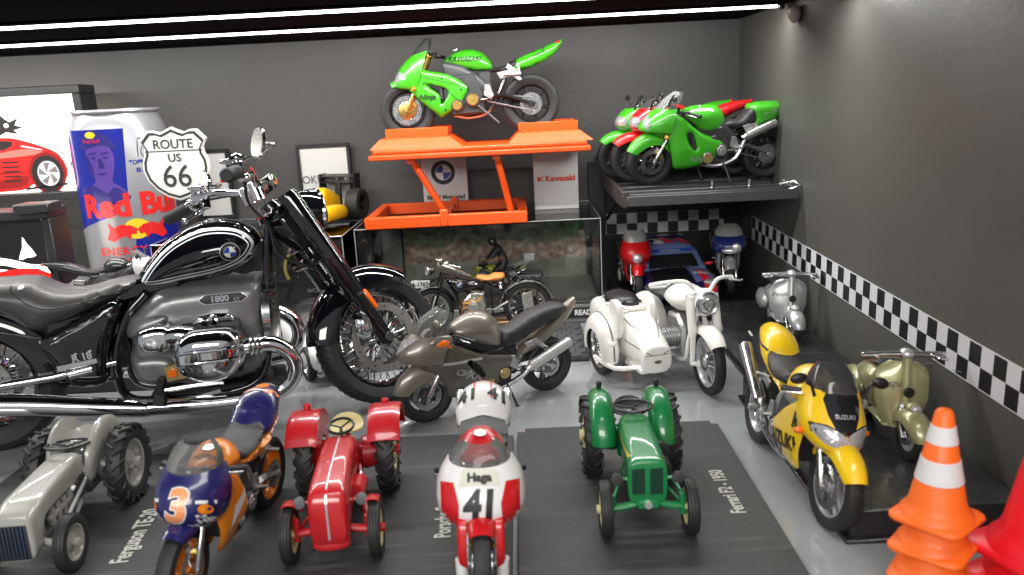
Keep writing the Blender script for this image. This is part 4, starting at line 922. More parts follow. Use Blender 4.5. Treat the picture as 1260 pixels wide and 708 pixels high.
# ------------------------------------------------------------------ big black cruiser (local cm: rear contact at origin, x forward, +y its left side)
satin = mat('satin_engine_grey', (.21, .215, .215), .36, .55, .15, .05, 8, .15, 1.5, .06)
steel = mat('disc_steel', (.3, .29, .28), .35, .6)
K = thing('cruiser_motorcycle', 'large gloss black cruiser motorcycle with white pinstriped teardrop tank and chrome boxer engine', 'motorcycle', (-24.94, 35.45, 0), 13)
wheel(K, (0, 0, 3.3), 3.3, 1.9, 'wire', gblack, rubber, True, .42, name='rear_wheel', discm=steel, n=40, spm=chrome)
ax = V((-.545, 0, .838)); hp = V((13.4, 0, 10.2))
ST = T(*hp) @ M.Rotation(math.radians(30), 4, ax) @ T(*(-hp))
with tf(ST):
    wheel(K, (17.9, 0, 3.3), 3.3, 1.35, 'wire', gblack, rubber, True, .53, name='front_wheel', discm=steel, dinner=.78, n=48, lugs=0, spoke_n=44, spm=chrome, rr=.8, dy=.62)
    g = G()
    for i in range(56):
        for sd in (1, -1):
            a = 2*math.pi*(i+(.5 if sd > 0 else 0))/56; P = []
            for q, (yy, rr_) in enumerate(((.66, 2.93), (.6, 3.165), (.42, 3.27), (.1, 3.312))):
                aa = a-.13*q/3; P.append((17.9+rr_*math.cos(aa), sd*yy, 3.3+rr_*math.sin(aa)))
            g.tube(P, [.012, .02, .02, .012], 4, 2)
    o = g.build('tyre_groove', mat('groove_black', (.002, .002, .002), .9), K); o['kind'] = 'stuff'
    for sd in (1, -1):
        g = G(); a = V((17.75, sd*1.05, 3.3)); b = V((13.75, sd*1.15, 10.75)); d = (b-a).normalized()
        g.tube([a-d*.35, a-d*.2, a+d*.2, a.lerp(b, .3), a.lerp(b, .32), b-d*.25, b], [.25, .42, .42, .42, .56, .6, .5], 20, flat=.9); fl = g.build('fork_leg', gblack, K)
        g = G(); g.disc(tuple(a), (0, 1, 0), .24, 1.0, 12); g.build('axle_nut', dgrey, fl)
        g = G(); c = a.lerp(b, .25)+V((.36, sd*.2, .1)); g.box(tuple(c), (.24, .34, 1.15), Ry(-31), b=.07); g.build('reflector', mat('amber_reflector', (.9, .16, .01), .3, 0, .8), fl)
        g = G(); g.box((16.75, sd*.95, 4.1), (.95, .55, 1.5), Ry(-8), b=.22); g.box((16.75, sd*1.15, 4.1), (.6, .35, 1.1), Ry(-8), b=.12); g.build('brake_caliper', chrome, K)
    g = G(); arcfender(g, (17.9, 0, 3.3), 3.3, 62, 178, .98, .42, 1.05, .07, 30, taper=.12); g.build('front_mudguard', gblack, K, 50)
    g = G()
    for z in (7.6, 10.0): g.box((14.9-(z-7.6)*.56, 0, z), (1.0, 2.6, .5), Ry(-30), b=.12)
    g.box((14.1, 0, 9.2), (.9, 1.9, 2.4), Ry(-30), b=.15); g.build('fork_yoke', gblack, K)
    # headlamp
    g = G(); g.lathe([(-1.25, 0), (-1.15, .5), (-.7, .98), (0, 1.12), (.25, 1.12)], (15.3, 0, 9.95), (1, 0, -.05), 28); hl = g.build('headlamp', gblack, K)
    g = G(); g.torus((15.6, 0, 9.94), (1, 0, -.05), 1.06, .12, 30, 8); g.build('bezel', chrome, hl)
    g = G(); g.lathe([(.15, 1.05), (.42, .6), (.5, 0)], (15.4, 0, 9.95), (1, 0, -.05), 24); g.build('lens', lens, hl)
    # handlebar, controls, mirrors
    g = G(); g.tube([(10.6, -3.6, 11.25), (11.5, -2.7, 11.65), (12.4, -1.3, 11.35), (12.7, 0, 11.2), (12.4, 1.3, 11.35), (11.5, 2.7, 11.65), (10.6, 3.6, 11.25)], .19, 10, 5); g.build('handlebar', chrome, K)
    for sd in (1, -1):
        g = G(); p0 = V((10.9, sd*3.4, 11.3)); p1 = V((9.9, sd*4.9, 10.85)); d = (p1-p0).normalized(); g.tube([p0, p0.lerp(p1, .1), p1-d*.1, p1], [.25, .29, .31, .24], 14); gr = g.build('grip', rubber, K)
        g = G(); g.disc(tuple(p0+d*.05), tuple(d), .34, .16, 14); g.box((11.15, sd*3.15, 11.55), (.75, .5, .42), Rz(-40*sd)); g.box((11.3, sd*2.9, 11.2), (.4, .4, .5)); g.ell((10.95, sd*2.6, 11.95), (.5, .34, .12)); g.build('switch_block', chrome, K)
        g = G(); g.tube([(11.3, sd*3.2, 11.2), (11.35, sd*3.9, 11.0), (10.8, sd*4.8, 10.75)], [.13, .1, .09], 8, 4); g.ell((10.75, sd*4.85, 10.74), (.16, .16, .16), 10, 6); g.build('brake_lever', chrome, K)
        g = G(); g.box((11.1, sd*3.1, 11.95), (.7, .55, .35), Rz(-30*sd), b=.1); g.build('fluid_reservoir', chrome, K)
        g = G(); g.tube([(11.2, sd*3.3, 11.8), (11.9, sd*3.6, 12.0), (12.5, sd*3.9, 12.3), (12.0, sd*4.0, 12.35)], [.07, .07, .08, .1], 6, 4); g.build('mirror_stem', dchrome, K)
        g = G(); g.lathe([(-.28, 0), (-.2, .4), (0, .72), (.1, .74)], (11.8, sd*4.0, 12.35), (-.93, -.02, .14), 26); mr = g.build('mirror', chrome, K)
        g = G(); g.disc((11.68, sd*4.0-.03, 12.36), (-.93, -.02, .14), .68, .02, 26); g.build('mirror_glass', mat('mirror_silver', (.95, .95, .95), .22, 1), mr)
    g = G()
    for sd in (1, -1): g.cyl((12.7, sd*.6, 10.6), (12.5, sd*.6, 11.4), .3, 12); g.box((12.6, sd*.6, 11.25), (.7, .4, .35), b=.08)
    g.build('riser', chrome, K)
    g = G(); g.lathe([(-.3, 0), (-.3, .5), (.1, .72), (.3, .72), (.32, .6), (.36, 0)], (13.3, 0, 11.3), (-.55, 0, .84), 26); dl = g.build('speedometer', chrome, K)
    g = G(); g.disc((13.1, 0, 11.62), (-.55, 0, .84), .56, .03, 24); g.build('dial', whitep, dl)
for sd in (1, -1):
    g = G(); g.tube([(12.7, sd*-3.2, 12.3) if sd > 0 else (9.2, 2.6, 10.5), (12.6, sd*-1.8, 10.8), (13.3, sd*-1.1, 9.6), (13.6, sd*-.9, 8.2), (15.3, -.8*sd, 7.2)], .075, 6, 6); g.build('cable', rubber, K)
# tank
to = [(7.0, 7.28), (7.8, 8.45), (8.9, 9.35), (10.3, 9.9), (11.7, 9.85), (12.55, 9.35), (12.75, 8.65), (12.1, 7.85), (10.9, 7.4), (9.3, 7.15), (7.7, 6.95)]
g = G(); g.inflate(to, lambda x, z: 1.25+.65*min(1, max(0, (x-7)/4)), 1.75, k=5, N=30); tk = g; TK = g.build('tank', gblack, K, 70)
def inset(poly, f, c=None):
    P = [np.array(p) for p in crom(poly, 5, True)]; n = len(P); out = []
    for i in range(n):
        e = P[(i+1) % n]-P[i-1]; nn = np.array([-e[1], e[0]])/(np.linalg.norm(e)+1e-9); out.append(P[i]-nn*f*-1 if False else P[i]+nn*f)
    return out
def ringpatch(poly, f0, f1, m, nm):
    sg = 1 if sum(poly[i][0]*poly[(i+1) % len(poly)][1]-poly[(i+1) % len(poly)][0]*poly[i][1] for i in range(len(poly))) > 0 else -1
    A = inset(poly, sg*f0); B = inset(poly, sg*f1); n = len(A)
    for sd in (1, -1):
        vs = [(p[0]*-sd, p[1]) for p in A]+[(p[0]*-sd, p[1]) for p in B]; fs = [(i, (i+1) % n, n+(i+1) % n, n+i) for i in range(n)]
        lay(vs, fs, (0, sd*2.2, 0), (-sd, 0, 0), (0, 0, 1), nm, m, TK, tk, .3, .012)
wl = mat('white_line', (.75, .8, .85), .3)
ringpatch(to, .26, .37, wl, 'pinstripe'); ringpatch(to, .45, .50, wl, 'pinstripe')
for sd in (1, -1): roundel(.44, (11.5, sd*2.2, 8.6), (-sd, 0, 0), (0, 0, 1), TK, tk, .006)
g = G(); g.disc((10.8, 0, 9.87), (0, 0, 1), .5, .16, 22); g.build('fuel_cap', chrome, TK)
# seat
so = [(7.3, 7.45), (6.8, 7.62), (5.9, 7.5), (4.7, 7.28), (3.7, 7.45), (2.95, 7.9), (2.3, 8.02), (1.2, 8.05), (-1.2, 8.2), (-1.6, 7.8), (-.2, 7.3), (1.4, 6.5), (2.75, 5.5), (4.0, 5.85), (5.6, 6.45), (6.9, 6.95)]
g = G(); g.inflate(so, lambda x, z: 1.3+.35*min(1, max(0, (6.8-x)/3)), 1.1, k=4, N=30, p=2.4); sg_ = g; SE = g.build('seat', mat('cruiser_seat', (.05, .047, .045), .42, 0, .1, .1, 20, .2, 6), K, 60)
cv = crom([(7.0, 7.1), (6.3, 7.12), (5.4, 6.9), (4.4, 6.75), (3.6, 6.72), (2.9, 6.95), (2.2, 7.6), (2.1, 7.85)], 12); g = G(); tr = sg_.bvh()
for i in range(0, len(cv)-1, 2):
    P = []
    for q in (cv[i], cv[i+1]):
        h = tr.ray_cast(V((q[0], -3, q[1])), V((0, 1, 0)))
        if h[0]: P.append(h[0]+V((0, -.015, 0)))
    if len(P) == 2: g.tube(P, .028, 4)
o = g.build('stitching', mat('thread', (.005, .005, .005), .6), SE); o['kind'] = 'stuff'
g = G(); g.tube([tuple(tr.ray_cast(V((q[0], -3, q[1])), V((0, 1, 0)))[0]) for q in cv if tr.ray_cast(V((q[0], -3, q[1])), V((0, 1, 0)))[0]], .018, 4); g.build('seam', mat('thread', (0, 0, 0)), SE)
lay(*[x for x in (lambda P: ([tuple(p) for p in P], [tuple(range(len(P)))]))(rect(.22, .13))], (2.5, -3, 7.72), (1, 0, .1), (0, 0, 1), 'logo_tag', silverp, SE, sg_, .1)
# rear mudguard
g = G(); arcfender(g, (0, 0, 3.3), 3.3, 5, 172, 1.35, .75, 1.5, .08, 36, taper=.05); fe = g; g.build('rear_mudguard', gblack, K, 50)
g = G(); g.tube([(-3, -1.5, 5.2), (-.5, -1.55, 6.2), (1.4, -1.5, 5.9), (3.0, -1.4, 5.4)], .05, 6, 5); g.build('trim_line', chrome, K)
# side covers
for sd in (1, -1):
    g = G(); g.inflate([(2.9, 5.3), (4.6, 6.1), (6.1, 6.75), (6.35, 6.3), (5.7, 4.4), (5.35, 3.0), (3.9, 3.0), (3.3, 4.1)], .3, .5, side=sd, yf=lambda x, z: 1.62, thick=.3, k=3, N=16); sc = g; s_ = g.build('side_cover', gblack, K, 60)
    g = G(); g.tube([(3.4, sd*1.6, 5.1), (5.0, sd*1.62, 5.85), (5.95, sd*1.6, 6.25), (6.05, sd*1.6, 6.1)], .045, 6, 4); g.build('trim_line', chrome, s_)
    g = G(); g.box((4.35, sd*1.66, 4.08), (1.75, .1, .3), Ry(-7*1), b=.04); g.build('badge_bar', chrome, s_)
    letter('R 18', .45, (4.6, sd*1.68, 4.42), (-sd, 0, -.12*sd), (0, 0, 1), chrome, s_, None, ext=.03, bold=.02)
g = G(); g.box((4.5, 0, 4.6), (3.0, 2.6, 3.4), b=.3); g.box((5.9, 0, 6.8), (6.5, 1.6, .9), Ry(-12), b=.2); g.build('centre_frame', gblack, K)
for sd in (1, -1):
    g = G(); g.tube([(13.2, sd*.5, 9.6), (12.95, sd*.75, 7.5), (12.65, sd*.8, 4.2), (12.2, sd*.9, 2.4), (10.8, sd*1.0, 1.75), (7.5, sd*1.05, 1.75), (6.0, sd*1.1, 2.2), (5.9, sd*1.2, 4.0), (6.6, sd*1.2, 5.9), (7.5, sd*1.0, 6.9)], .2, 10, 6); g.build('frame_tube', gblack, K)
    g = G(); g.tube([(0, sd*1.35, 3.3), (3.2, sd*1.45, 3.55), (5.9, sd*1.3, 3.9)], [.22, .2, .18], 10); g.cyl((3.9, sd*1.45, 3.6), (4.9, sd*1.4, 3.75), .28, 14); g.disc((0, sd*1.4, 3.3), (0, 1, 0), .55, .7, 18); g.build('drive_shaft', chrome, K)
# engine
g = G(); g.inflate([(6.6, 3.0), (6.75, 5.7), (7.6, 6.7), (8.8, 7.15), (12.2, 7.2), (12.75, 6.7), (12.6, 3.3), (11.2, 2.3), (8.0, 2.3)], 1.75, .8, k=3, N=22, p=2.6); en = g; EN = g.build('engine', satin, K, 60)
g = G(); g.inflate([(6.3, 5.4), (6.7, 6.1), (7.6, 6.5), (8.6, 6.5), (9.1, 5.8), (8.4, 4.9), (7.2, 4.6), (6.4, 4.8)], 1.95, 1.0, N=22); g.build('intake_housing', satin, K, 60)
g = G(); g.inflate([(6.5, 2.9), (6.4, 4.2), (7.3, 4.5), (8.6, 4.2), (8.8, 3.0), (7.5, 2.4)], 2.0, .7, N=14); g.build('gearbox', satin, K, 60)
g = G(); g.lathe([(-.1, 1.7), (.25, 1.65), (.5, 1.2), (.6, 0)], (12.65, 0, 5.2), (1, 0, 0), 30); g.build('front_engine_cover', dchrome, K)
for i in range(5):
    g = G(); g.box((12.95, 0, 6.9-.34*i), (.5, 2.3, .1)); g.build('cooling_fin', blackp, K)
for sd in (1, -1):
    pl = [(-1.1, .0), (-.95, .14), (-.8, .22), (.8, .22), (.95, .14), (1.1, 0), (.95, -.14), (.8, -.22), (-.8, -.22), (-.95, -.14)]
    P = lay([(x, z) for x, z in pl], [tuple(range(10))], (10.95, sd*2.5, 6.5), (-sd, 0, 0), (0, 0, 1), 'name_plate', ink, EN, en, .25, .03)
    rr = [(x*.96, z*.86) for x, z in pl]; vs = [*pl, *rr]; lay(vs, [(i, (i+1) % 10, 10+(i+1) % 10, 10+i) for i in range(10)], (10.95, sd*2.5, 6.5), (-sd, 0, 0), (0, 0, 1), 'plate_rim', silverp, EN, en, .25, .035)
    letter('1800', .38, (10.8, sd*2.5, 6.5), (-sd, 0, 0), (0, 0, 1), chrome, EN, en, bold=.016, off=.04, sx=1.1); letter('cc', .34, (11.55, sd*2.5, 6.45), (-sd, 0, 0), (0, 0, 1), chrome, EN, en, off=.04) if sd < 0 else letter('cc', .26, (10.35, sd*2.5, 6.45), (-sd, 0, 0), (0, 0, 1), chrome, EN, en, off=.04)
    # cylinder
    yo = lambda x, z: 4.05-.35*((x-10.3)/1.6)**2
    g = G(); g.inflate([(8.9, 3.6), (9.0, 5.0), (9.9, 5.35), (11.3, 5.25), (11.75, 4.7), (11.6, 3.8), (10.4, 3.2)], .2, .3, side=sd, yf=lambda x, z: 3.1, thick=1.6, N=14); cy = g.build('cylinder_head', mat('head_grey', (.1, .1, .1), .35, .8), K, 50)
    g = G()
    for i in range(7): g.box((10.3, sd*(1.75+.18*i), 4.4), (2.5, .07, 2.2), b=.02)
    g.cyl((10.3, sd*1.2, 4.4), (10.3, sd*3.0, 4.4), .95, 18); g.build('cylinder_fins', blackp, cy)
    g = G(); g.inflate([(8.72, 4.0), (8.85, 4.95), (9.5, 5.42), (10.4, 5.5), (11.3, 5.4), (11.85, 4.8), (11.75, 3.9), (11.1, 3.25), (10.2, 3.08), (9.2, 3.35)], .75, .75, side=sd, yf=yo, thick=.15, k=4, N=26, p=2); vc = g.build('valve_cover', chrome, K, 60)
    for zz in (4.72, 4.22):
        g = G(); g.tube([(9.1, sd*3.72, zz-.1), (9.8, sd*4.06, zz), (10.9, sd*4.04, zz), (11.5, sd*3.72, zz-.02)], .08, 8, 5); g.build('rib', chrome, vc)
    for (x, z) in ((9.8, 3.8), (10.9, 3.8)):
        g = G(); g.disc((x, sd*3.95, z), (0, 1, 0), .13, .12, 10); g.build('bolt', dgrey, vc)
    g = G(); g.inflate([(7.2, 5.1), (7.5, 5.6), (8.5, 5.62), (8.75, 5.0), (8.4, 4.5), (7.5, 4.55)], .35, .35, side=sd, yf=lambda x, z: 2.9, thick=.5, k=4, N=14); g.tube([(8.0, sd*2.3, 5.0), (8.9, sd*2.6, 5.2), (9.6, sd*2.7, 5.1)], .42, 12, 4); g.build('throttle_cover', chrome, K, 60)
    g = G(); g.inflate([(9.6, 5.3), (9.8, 5.82), (11.1, 5.86), (11.3, 5.3)], .12, .15, side=sd, yf=lambda x, z: 2.15, thick=.3, k=2, N=10)
    for x in (10.1, 10.55): g.tube([(x, sd*2.1, 5.75), (x, sd*2.5, 5.5), (x, sd*2.6, 5.2)], .15, 8, 3)
    g.build('pushrod_cover', chrome, K)
    # exhaust
    g = G(); g.tube([(11.7, sd*3.0, 4.45), (12.3, sd*3.0, 4.5), (13.1, sd*2.95, 4.4), (13.75, sd*2.9, 3.8), (13.85, sd*2.85, 3.0), (13.4, sd*2.8, 2.3), (12.6, sd*2.8, 1.98), (10.5, sd*2.75, 1.85), (7.1, sd*2.7, 2.0)], .36, 18, 6); g.build('exhaust_pipe', chrome, K, 60)
    for i in range(3):
        g = G(); g.torus((12.05+.2*i, sd*3.0, 4.48), (1, 0, 0), .4, .09, 20, 6); g.build('pipe_collar', dchrome, K)
    g = G(); g.tube([(7.2, sd*2.7, 2.0), (7.1, sd*2.7, 2.0), (5.0, sd*2.72, 2.35), (1.5, sd*2.8, 2.95), (-2.0, sd*2.95, 3.2), (-5.0, sd*3.1, 3.2)], [.3, .42, .46, .52, .6, .72], 22, 4, flat=.95); g.build('silencer', chrome, K, 60)
    g = G(); g.tube([(7.6, sd*1.2, 2.1), (7.8, sd*2.4, 2.3)], .12, 8); g.tube([(7.8, sd*2.2, 2.35), (7.9, sd*3.5, 2.5)], .24, 12); g.box((7.8, sd*2.2, 2.8), (.3, .5, .8), Ry(20)); g.build('footrest', blackp, K)
    g = G(); g.box((8.55, sd*2.1, 3.35), (.95, .25, .75), Ry(-6)); g.build('bracket', brass, K)
    g = G(); g.disc((8.4, sd*2.25, 3.35), (0, 1, 0), .2, .1, 12); g.build('bracket_bolt', orange_lens, K)
    g = G(); g.box((12.7, sd*1.0, 1.7), (.9, .5, .9), b=.1); g.build('frame_foot', mblack, K)
g = G(); g.tube([(8.0, -2.3, 2.6), (9.4, -2.4, 2.7), (10.6, -2.5, 2.75)], .12, 8); g.box((9.9, -2.55, 2.3), (1.1, .3, .2), Ry(-12)); g.build('brake_pedal', dchrome, K)
g = G(); g.box((9.8, 0, 1.7), (5.5, 2.2, .9), b=.15); g.build('sump', mblack, K)
g = G(); g.tube([(7.5, 1.2, 1.9), (7.2, 2.8, .2)], .15, 8); g.build('side_stand', gblack, K)
# ------------------------------------------------------------------ bases and mats
plin = mat('plinth_black', (.02, .02, .021), .3, 0, .3, .03, 3, .2, .8, .1, specks=.3)
matm = mat('display_mat', (.035, .035, .035), .55, 0, 0, .35, 26, .35, 9, .1, specks=.5)
letm = mat('cream_lettering', (.55, .55, .5), .6)
def base(name, label, cat, x0, x1, y0, y1, z0, z1, m, rz=0, b=.08, group=None, chop=0):
    t = thing(name, label, cat, ((x0+x1)/2, (y0+y1)/2, z0), rz, group); w, d, h = x1-x0, y1-y0, z1-z0
    return t, w, d, h
def mat_base(label, x0, x1, y0, y1, txt, tp, rz=0, td=90, size=.85):
    t, w, d, h = base('display_plinth', label, 'plinth', x0, x1, y0, y1, 0, .25, matm, rz, group='black display bases lettered in cream')
    g = G(); c = .35; g.prism([(-w/2, -d/2), (w/2, -d/2), (w/2, d/2-c), (w/2-c*.8, d/2-c), (w/2-c*.8, d/2), (-w/2+c, d/2), (-w/2+c, d/2-c), (-w/2, d/2-c)], .0, .25, .03, plane='xy'); g.build('slab', matm, t)
    a = math.radians(td); U = (math.cos(a), math.sin(a), 0); Vd = (-math.sin(a), math.cos(a), 0)
    letter(txt, size, (tp[0]-(x0+x1)/2, tp[1]-(y0+y1)/2, .256), U, Vd, letm, t, None, sx=.68, bold=.02, align='LEFT')
    return t
mat_base('black display base under the green tractor, lettered Ferrari F2 - 1950', -.62, 8.33, 14, 34.3, 'Ferrari F2 - 1950', (7.2, 26.0), td=91, size=.72)
mat_base('black display base under the red tractor, lettered Porsche, beside the number 41 racer', -11.4, -.8, 14, 34.0, 'Porsche Super - 1958', (-3.2, 25.2), td=94, size=.8)
mat_base('black display base under the grey tractor, lettered Ferguson TE-20', -22.3, -12.3, 14, 33.3, 'Ferguson TE-20', (-14.1, 24.45), td=97, size=.86)
def plinth(label, x0, x1, y0, y1, h=1.15):
    t, w, d, _ = base('plinth', label, 'plinth', x0, x1, y0, y1, 0, h, plin, group='glossy black plinths')
    G().box((0, 0, h*.55), (w, d, h*.9), b=.06).build('block', plin, t); G().box((0, 0, .08), (w+.35, d+.35, .16), b=.04).build('foot', plin, t); return t
plinth('low glossy black plinth carrying the olive scooter beside the orange cones', 10.35, 16.1, 24.3, 37.3)
pp = plinth('low glossy black plinth carrying the silver scooter, behind the yellow motorcycle', 11.4, 16.1, 37.8, 60.6, 1.15)
lay([(-.5, -.06), (.5, -.06), (.5, .06), (-.5, .06)], [(0, 1, 2, 3)], (-1.1, -5.0, 1.15), (.1, 1, 0), (-1, .1, 0), 'white_dash', letm, pp)
plinth('low glossy black plinth under the rally car and the small red motorcycle', 6.4, 11.1, 48.6, 60.6, 1.1)
t, w, d, h = base('paved_plinth', 'dark grey plinth moulded as brick paving under the vintage motorcycle', 'plinth', -9.0, 3.55, 44.0, 51.2, 0, .45, plin)
G().box((0, 0, .14), (w, d, .28), b=.08).build('slab', mat('base_grey', (.05, .052, .055), .5), t)
bm_ = mat('paver_grey', (.06, .062, .066), .55, bump=.2, bscale=12, var=.2, vscale=3)
for i in range(20):
    for j in range(11):
        x = -w/2+.4+i*.6+(.3 if j % 2 else 0); y = -d/2+.35+j*.62
        if x < w/2-.35:
            g = G(); g.box((x, y, .29), (.56, .57, .16), b=.03); g.build('brick', bm_, t)

# ------------------------------------------------------------------ tractors
def tractor(label, loc, ang, body, rimm, kind, darkgr):
    t = thing('tractor', label, 'tractor', loc, ang, 'toy tractors in the front row')
    Rr, Rf = 1.5, .95; wb = 4.9; ty = 1.5
    for sd in (1, -1):
        w = wheel(t, (0, sd*ty, Rr), Rr, .64, 'disc', rimm, tread := rubber2, None, name='rear_wheel', rr=.62, n=32)
        g = G()
        for i in range(18):
            for q in (1, -1):
                a = 2*math.pi*(i+(.5 if q > 0 else 0))/18; P = []
                for k, (yy, rr_) in enumerate(((.35, Rr*.86), (.32, Rr*.985), (.18, Rr*1.015), (.0, Rr*1.02))):
                    aa = a-.28*k/3; P.append((rr_*math.cos(aa), sd*ty+q*yy, Rr+rr_*math.sin(aa)))
                g.tube(P, [.05, .06, .06, .05], 5, 1)
        o = g.build('tread_lugs', rubber2, w); o['kind'] = 'stuff'
        for i in range(6):
            a = math.pi*i/3; g = G(); g.disc((.42*math.cos(a), sd*(ty+.28), Rr+.42*math.sin(a)), (0, 1, 0), .07, .12, 8); g.build('wheel_nut', rimm, w)
        g = G(); g.disc((0, sd*(ty+.3), Rr), (0, 1, 0), .22, .3, 14); g.build('hub', rimm if kind != 'red' else body, w)
        w = wheel(t, (wb, sd*1.42, Rf), Rf, .42, 'disc', rimm, rubber2, None, name='front_wheel', rr=.66, n=28)
        g = G()
        for k in (-.1, 0, .1): g.torus((wb, sd*1.42+k, Rf), (0, 1, 0), Rf*.995, .025, 32, 6)
        g.build('tread_rib', rubber2, w); g = G(); g.disc((wb, sd*(1.42+.2), Rf), (0, 1, 0), .15, .2, 12); g.build('hub', body if kind == 'red' else rimm, w)
    # chassis
    g = G(); g.box((.3, 0, 1.35), (1.5, 1.1, 1.2), b=.25); g.cyl((0, -1.3, Rr), (0, 1.3, Rr), .3, 16); g.box((1.6, 0, 1.25), (1.8, .7, .8), b=.15)
    g.lathe([(-.45, .6), (-.4, .65), (.4, .5), (.5, .3)], (0, 1.0, Rr), (0, 1, 0), 18); g.lathe([(-.45, .6), (-.4, .65), (.4, .5), (.5, .3)], (0, -1.0, Rr), (0, -1, 0), 18); g.build('transmission', body if kind != 'grey' else alu, t)
    g = G(); g.box((3.3, 0, 1.25), (2.4, .62, .9), b=.1)
    for i in range(4): g.cyl((2.7+.42*i, .42, 1.2), (2.7+.42*i, .42, 1.8), .15, 10); g.cyl((2.7+.42*i, -.42, 1.2), (2.7+.42*i, -.42, 1.8), .15, 10)
    g.box((3.4, .48, 1.5), (1.7, .16, .16)); g.box((3.0, -.5, 1.2), (.5, .3, .5), b=.1); g.build('engine', body if kind == 'red' else (mat('tractor_engine_green', (.02, .05, .03), .45) if kind == 'green' else mat('tractor_engine_grey', (.3, .29, .26), .45)), t)
    # front axle
    g = G(); g.tube([(wb, -1.25, Rf), (wb, -.8, Rf+.05), (wb, 0, Rf+.22), (wb, .8, Rf+.05), (wb, 1.25, Rf)], .13, 8, 3); 
    for sd in (1, -1): g.cyl((wb, sd*1.18, Rf-.25), (wb, sd*1.18, Rf+.5), .12, 10)
    g.box((wb-.1, 0, Rf+.2), (.7, .8, .35), b=.08); g.build('front_axle', body, t)
    g = G(); g.tube([(wb-.4, -1.15, Rf-.1), (wb-.4, 1.15, Rf-.1)], .06, 6); g.tube([(wb-.2, 1.15, Rf+.45), (1.6, .6, 1.7)], .065, 6); g.tube([(wb-.3, -1.15, Rf), (1.8, -.45, 1.0)], .07, 6); g.tube([(wb-.3, 1.15, Rf), (1.8, .45, 1.0)], .07, 6); g.build('steering_rod', body if kind != 'grey' else silverp, t)
    # hood
    z0 = 1.55; hw = .62; zt = 2.75 if kind != 'grey' else 2.65
    def sec(x, w_, zb, zt_, p=4.6, n=32):
        r = []
        for i in range(n):
            a = 2*math.pi*i/n; c, s_ = math.cos(a), math.sin(a)
            r.append((x, w_*math.copysign(abs(c)**(2/p), c), (zb+zt_)/2+(zt_-zb)/2*math.copysign(abs(s_)**(2/p), s_)))
        return r
    g = G()
    if kind == 'red': S_ = [(1.7, .5, 1.75, 2.85), (1.75, .58, 1.65, 2.95), (3.0, .62, 1.6, 2.92), (4.5, .66, 1.2, 2.8), (5.25, .66, .85, 2.68), (5.5, .62, .8, 2.5), (5.62, .54, .9, 2.25)]
    elif kind == 'green': S_ = [(1.6, .5, 1.75, 2.85), (1.65, .56, 1.65, 2.95), (3.0, .62, 1.6, 2.9), (4.7, .66, 1.25, 2.75), (5.0, .66, 1.15, 2.68), (5.05, .6, 1.2, 2.6)]
    else: S_ = [(1.6, .48, 1.9, 2.65), (1.65, .56, 1.85, 2.75), (3.0, .6, 1.8, 2.7), (4.6, .66, 1.75, 2.58), (5.05, .68, .95, 2.5), (5.5, .68, .75, 2.4), (5.6, .6, .85, 2.3)]
    g.loft([sec(*q) for q in S_], k=3); hd = g.build('bonnet', body, t, 50)
    if kind == 'red':
        patch([(-.025, -2.2), (.025, -2.2), (.025, 2.2), (-.025, 2.2)], (3.6, 0, 3.2), (0, 1, 0), (-1, 0, 0), silverp, hd, g, 'trim')
        patch([(-.035, -1.0), (.035, -1.0), (.035, 1.0), (-.035, 1.0)], (5.6, 0, 1.8), (0, 1, 0), (0, 0, 1), silverp, hd, g, 'trim')
        g2 = G(); g2.disc((5.5, 0, 1.25), (1, 0, 0), .16, .1, 16); g2.build('badge', ink, hd)
        g2 = G(); g2.inflate([(5.0, .55), (5.55, .6), (5.5, 1.0), (4.9, 1.1)], .6, .15, N=8); g2.build('front_weight', body, t)
    elif kind == 'green':
        for sd in (1, -1):
            patch([(-.23, -.45), (.2, -.45), (.2, .48), (-.23, .45)], (5.3, sd*.3, 1.98), (0, 1, 0), (0, 0, 1), darkgr, hd, g, 'grille')
            for k in range(5):
                q = G(); q.box((5.1, sd*.3+(k-2)*.09, 1.98), (.05, .015, .9), b=.003); q.build('grille_bar', mat('grille_bar', (.02, .12, .05), .5), hd)
            patch([(-1.3, 0), (1.2, .08), (1.2, .16), (-1.3, .06)], (3.4, sd*2, 2.55), (-sd, 0, 0), (0, 0, 1), mat('gold_stripe', (.5, .35, .05), .5), hd, g, 'stripe')
        q = G(); q.disc((5.12, 0, 1.15), (1, 0, 0), .14, .1, 14); q.build('badge', silverp, hd)
    else:
        patch([(-.5, -.72), (.5, -.72), (.5, .5), (-.5, .5)], (5.8, 0, 1.55), (0, 1, 0), (0, 0, 1), darkgr, hd, g, 'grille')
        for k in range(9):
            q = G(); q.box((5.66, -.48+.12*k, 1.5), (.06, .03, 1.15), b=.008); q.build('grille_bar', mat('grille_bar_blue', (.05, .065, .1), .45), hd)
        for sd in (1, -1): patch([(-1.7, 0), (1.6, .03), (1.6, .05), (-1.7, .02)], (3.2, sd*.32, 3.2), (-1, 0, 0), (0, -1, 0), whitep, hd, g, 'stripe')
    # headlamps
    if kind != 'grey':
        for sd in (1, -1):
            lx, ly, lz = (4.75, 1.02, 2.0) if kind == 'red' else (4.9, 1.02, 2.05)
            g = G(); g.tube([(lx-.1, sd*.5, lz-.1), (lx-.1, sd*ly, lz-.05)], .06, 6); lm = g.build('lamp_arm', body, t)
            g = G(); g.lathe([(-.22, 0), (-.15, .15), (.05, .2), (.12, .2), (.16, 0)], (lx, sd*ly, lz), (1, 0, .1), 18); g.build('headlamp', dgrey if kind == 'green' else mgrey, lm)
            g = G(); arcfender(g, (wb, sd*1.36, Rf), Rf, 85, 165, .2, .12, .08, .04, 10) if kind == 'red' else None
            if kind == 'red': g.build('front_mudguard', body, t)
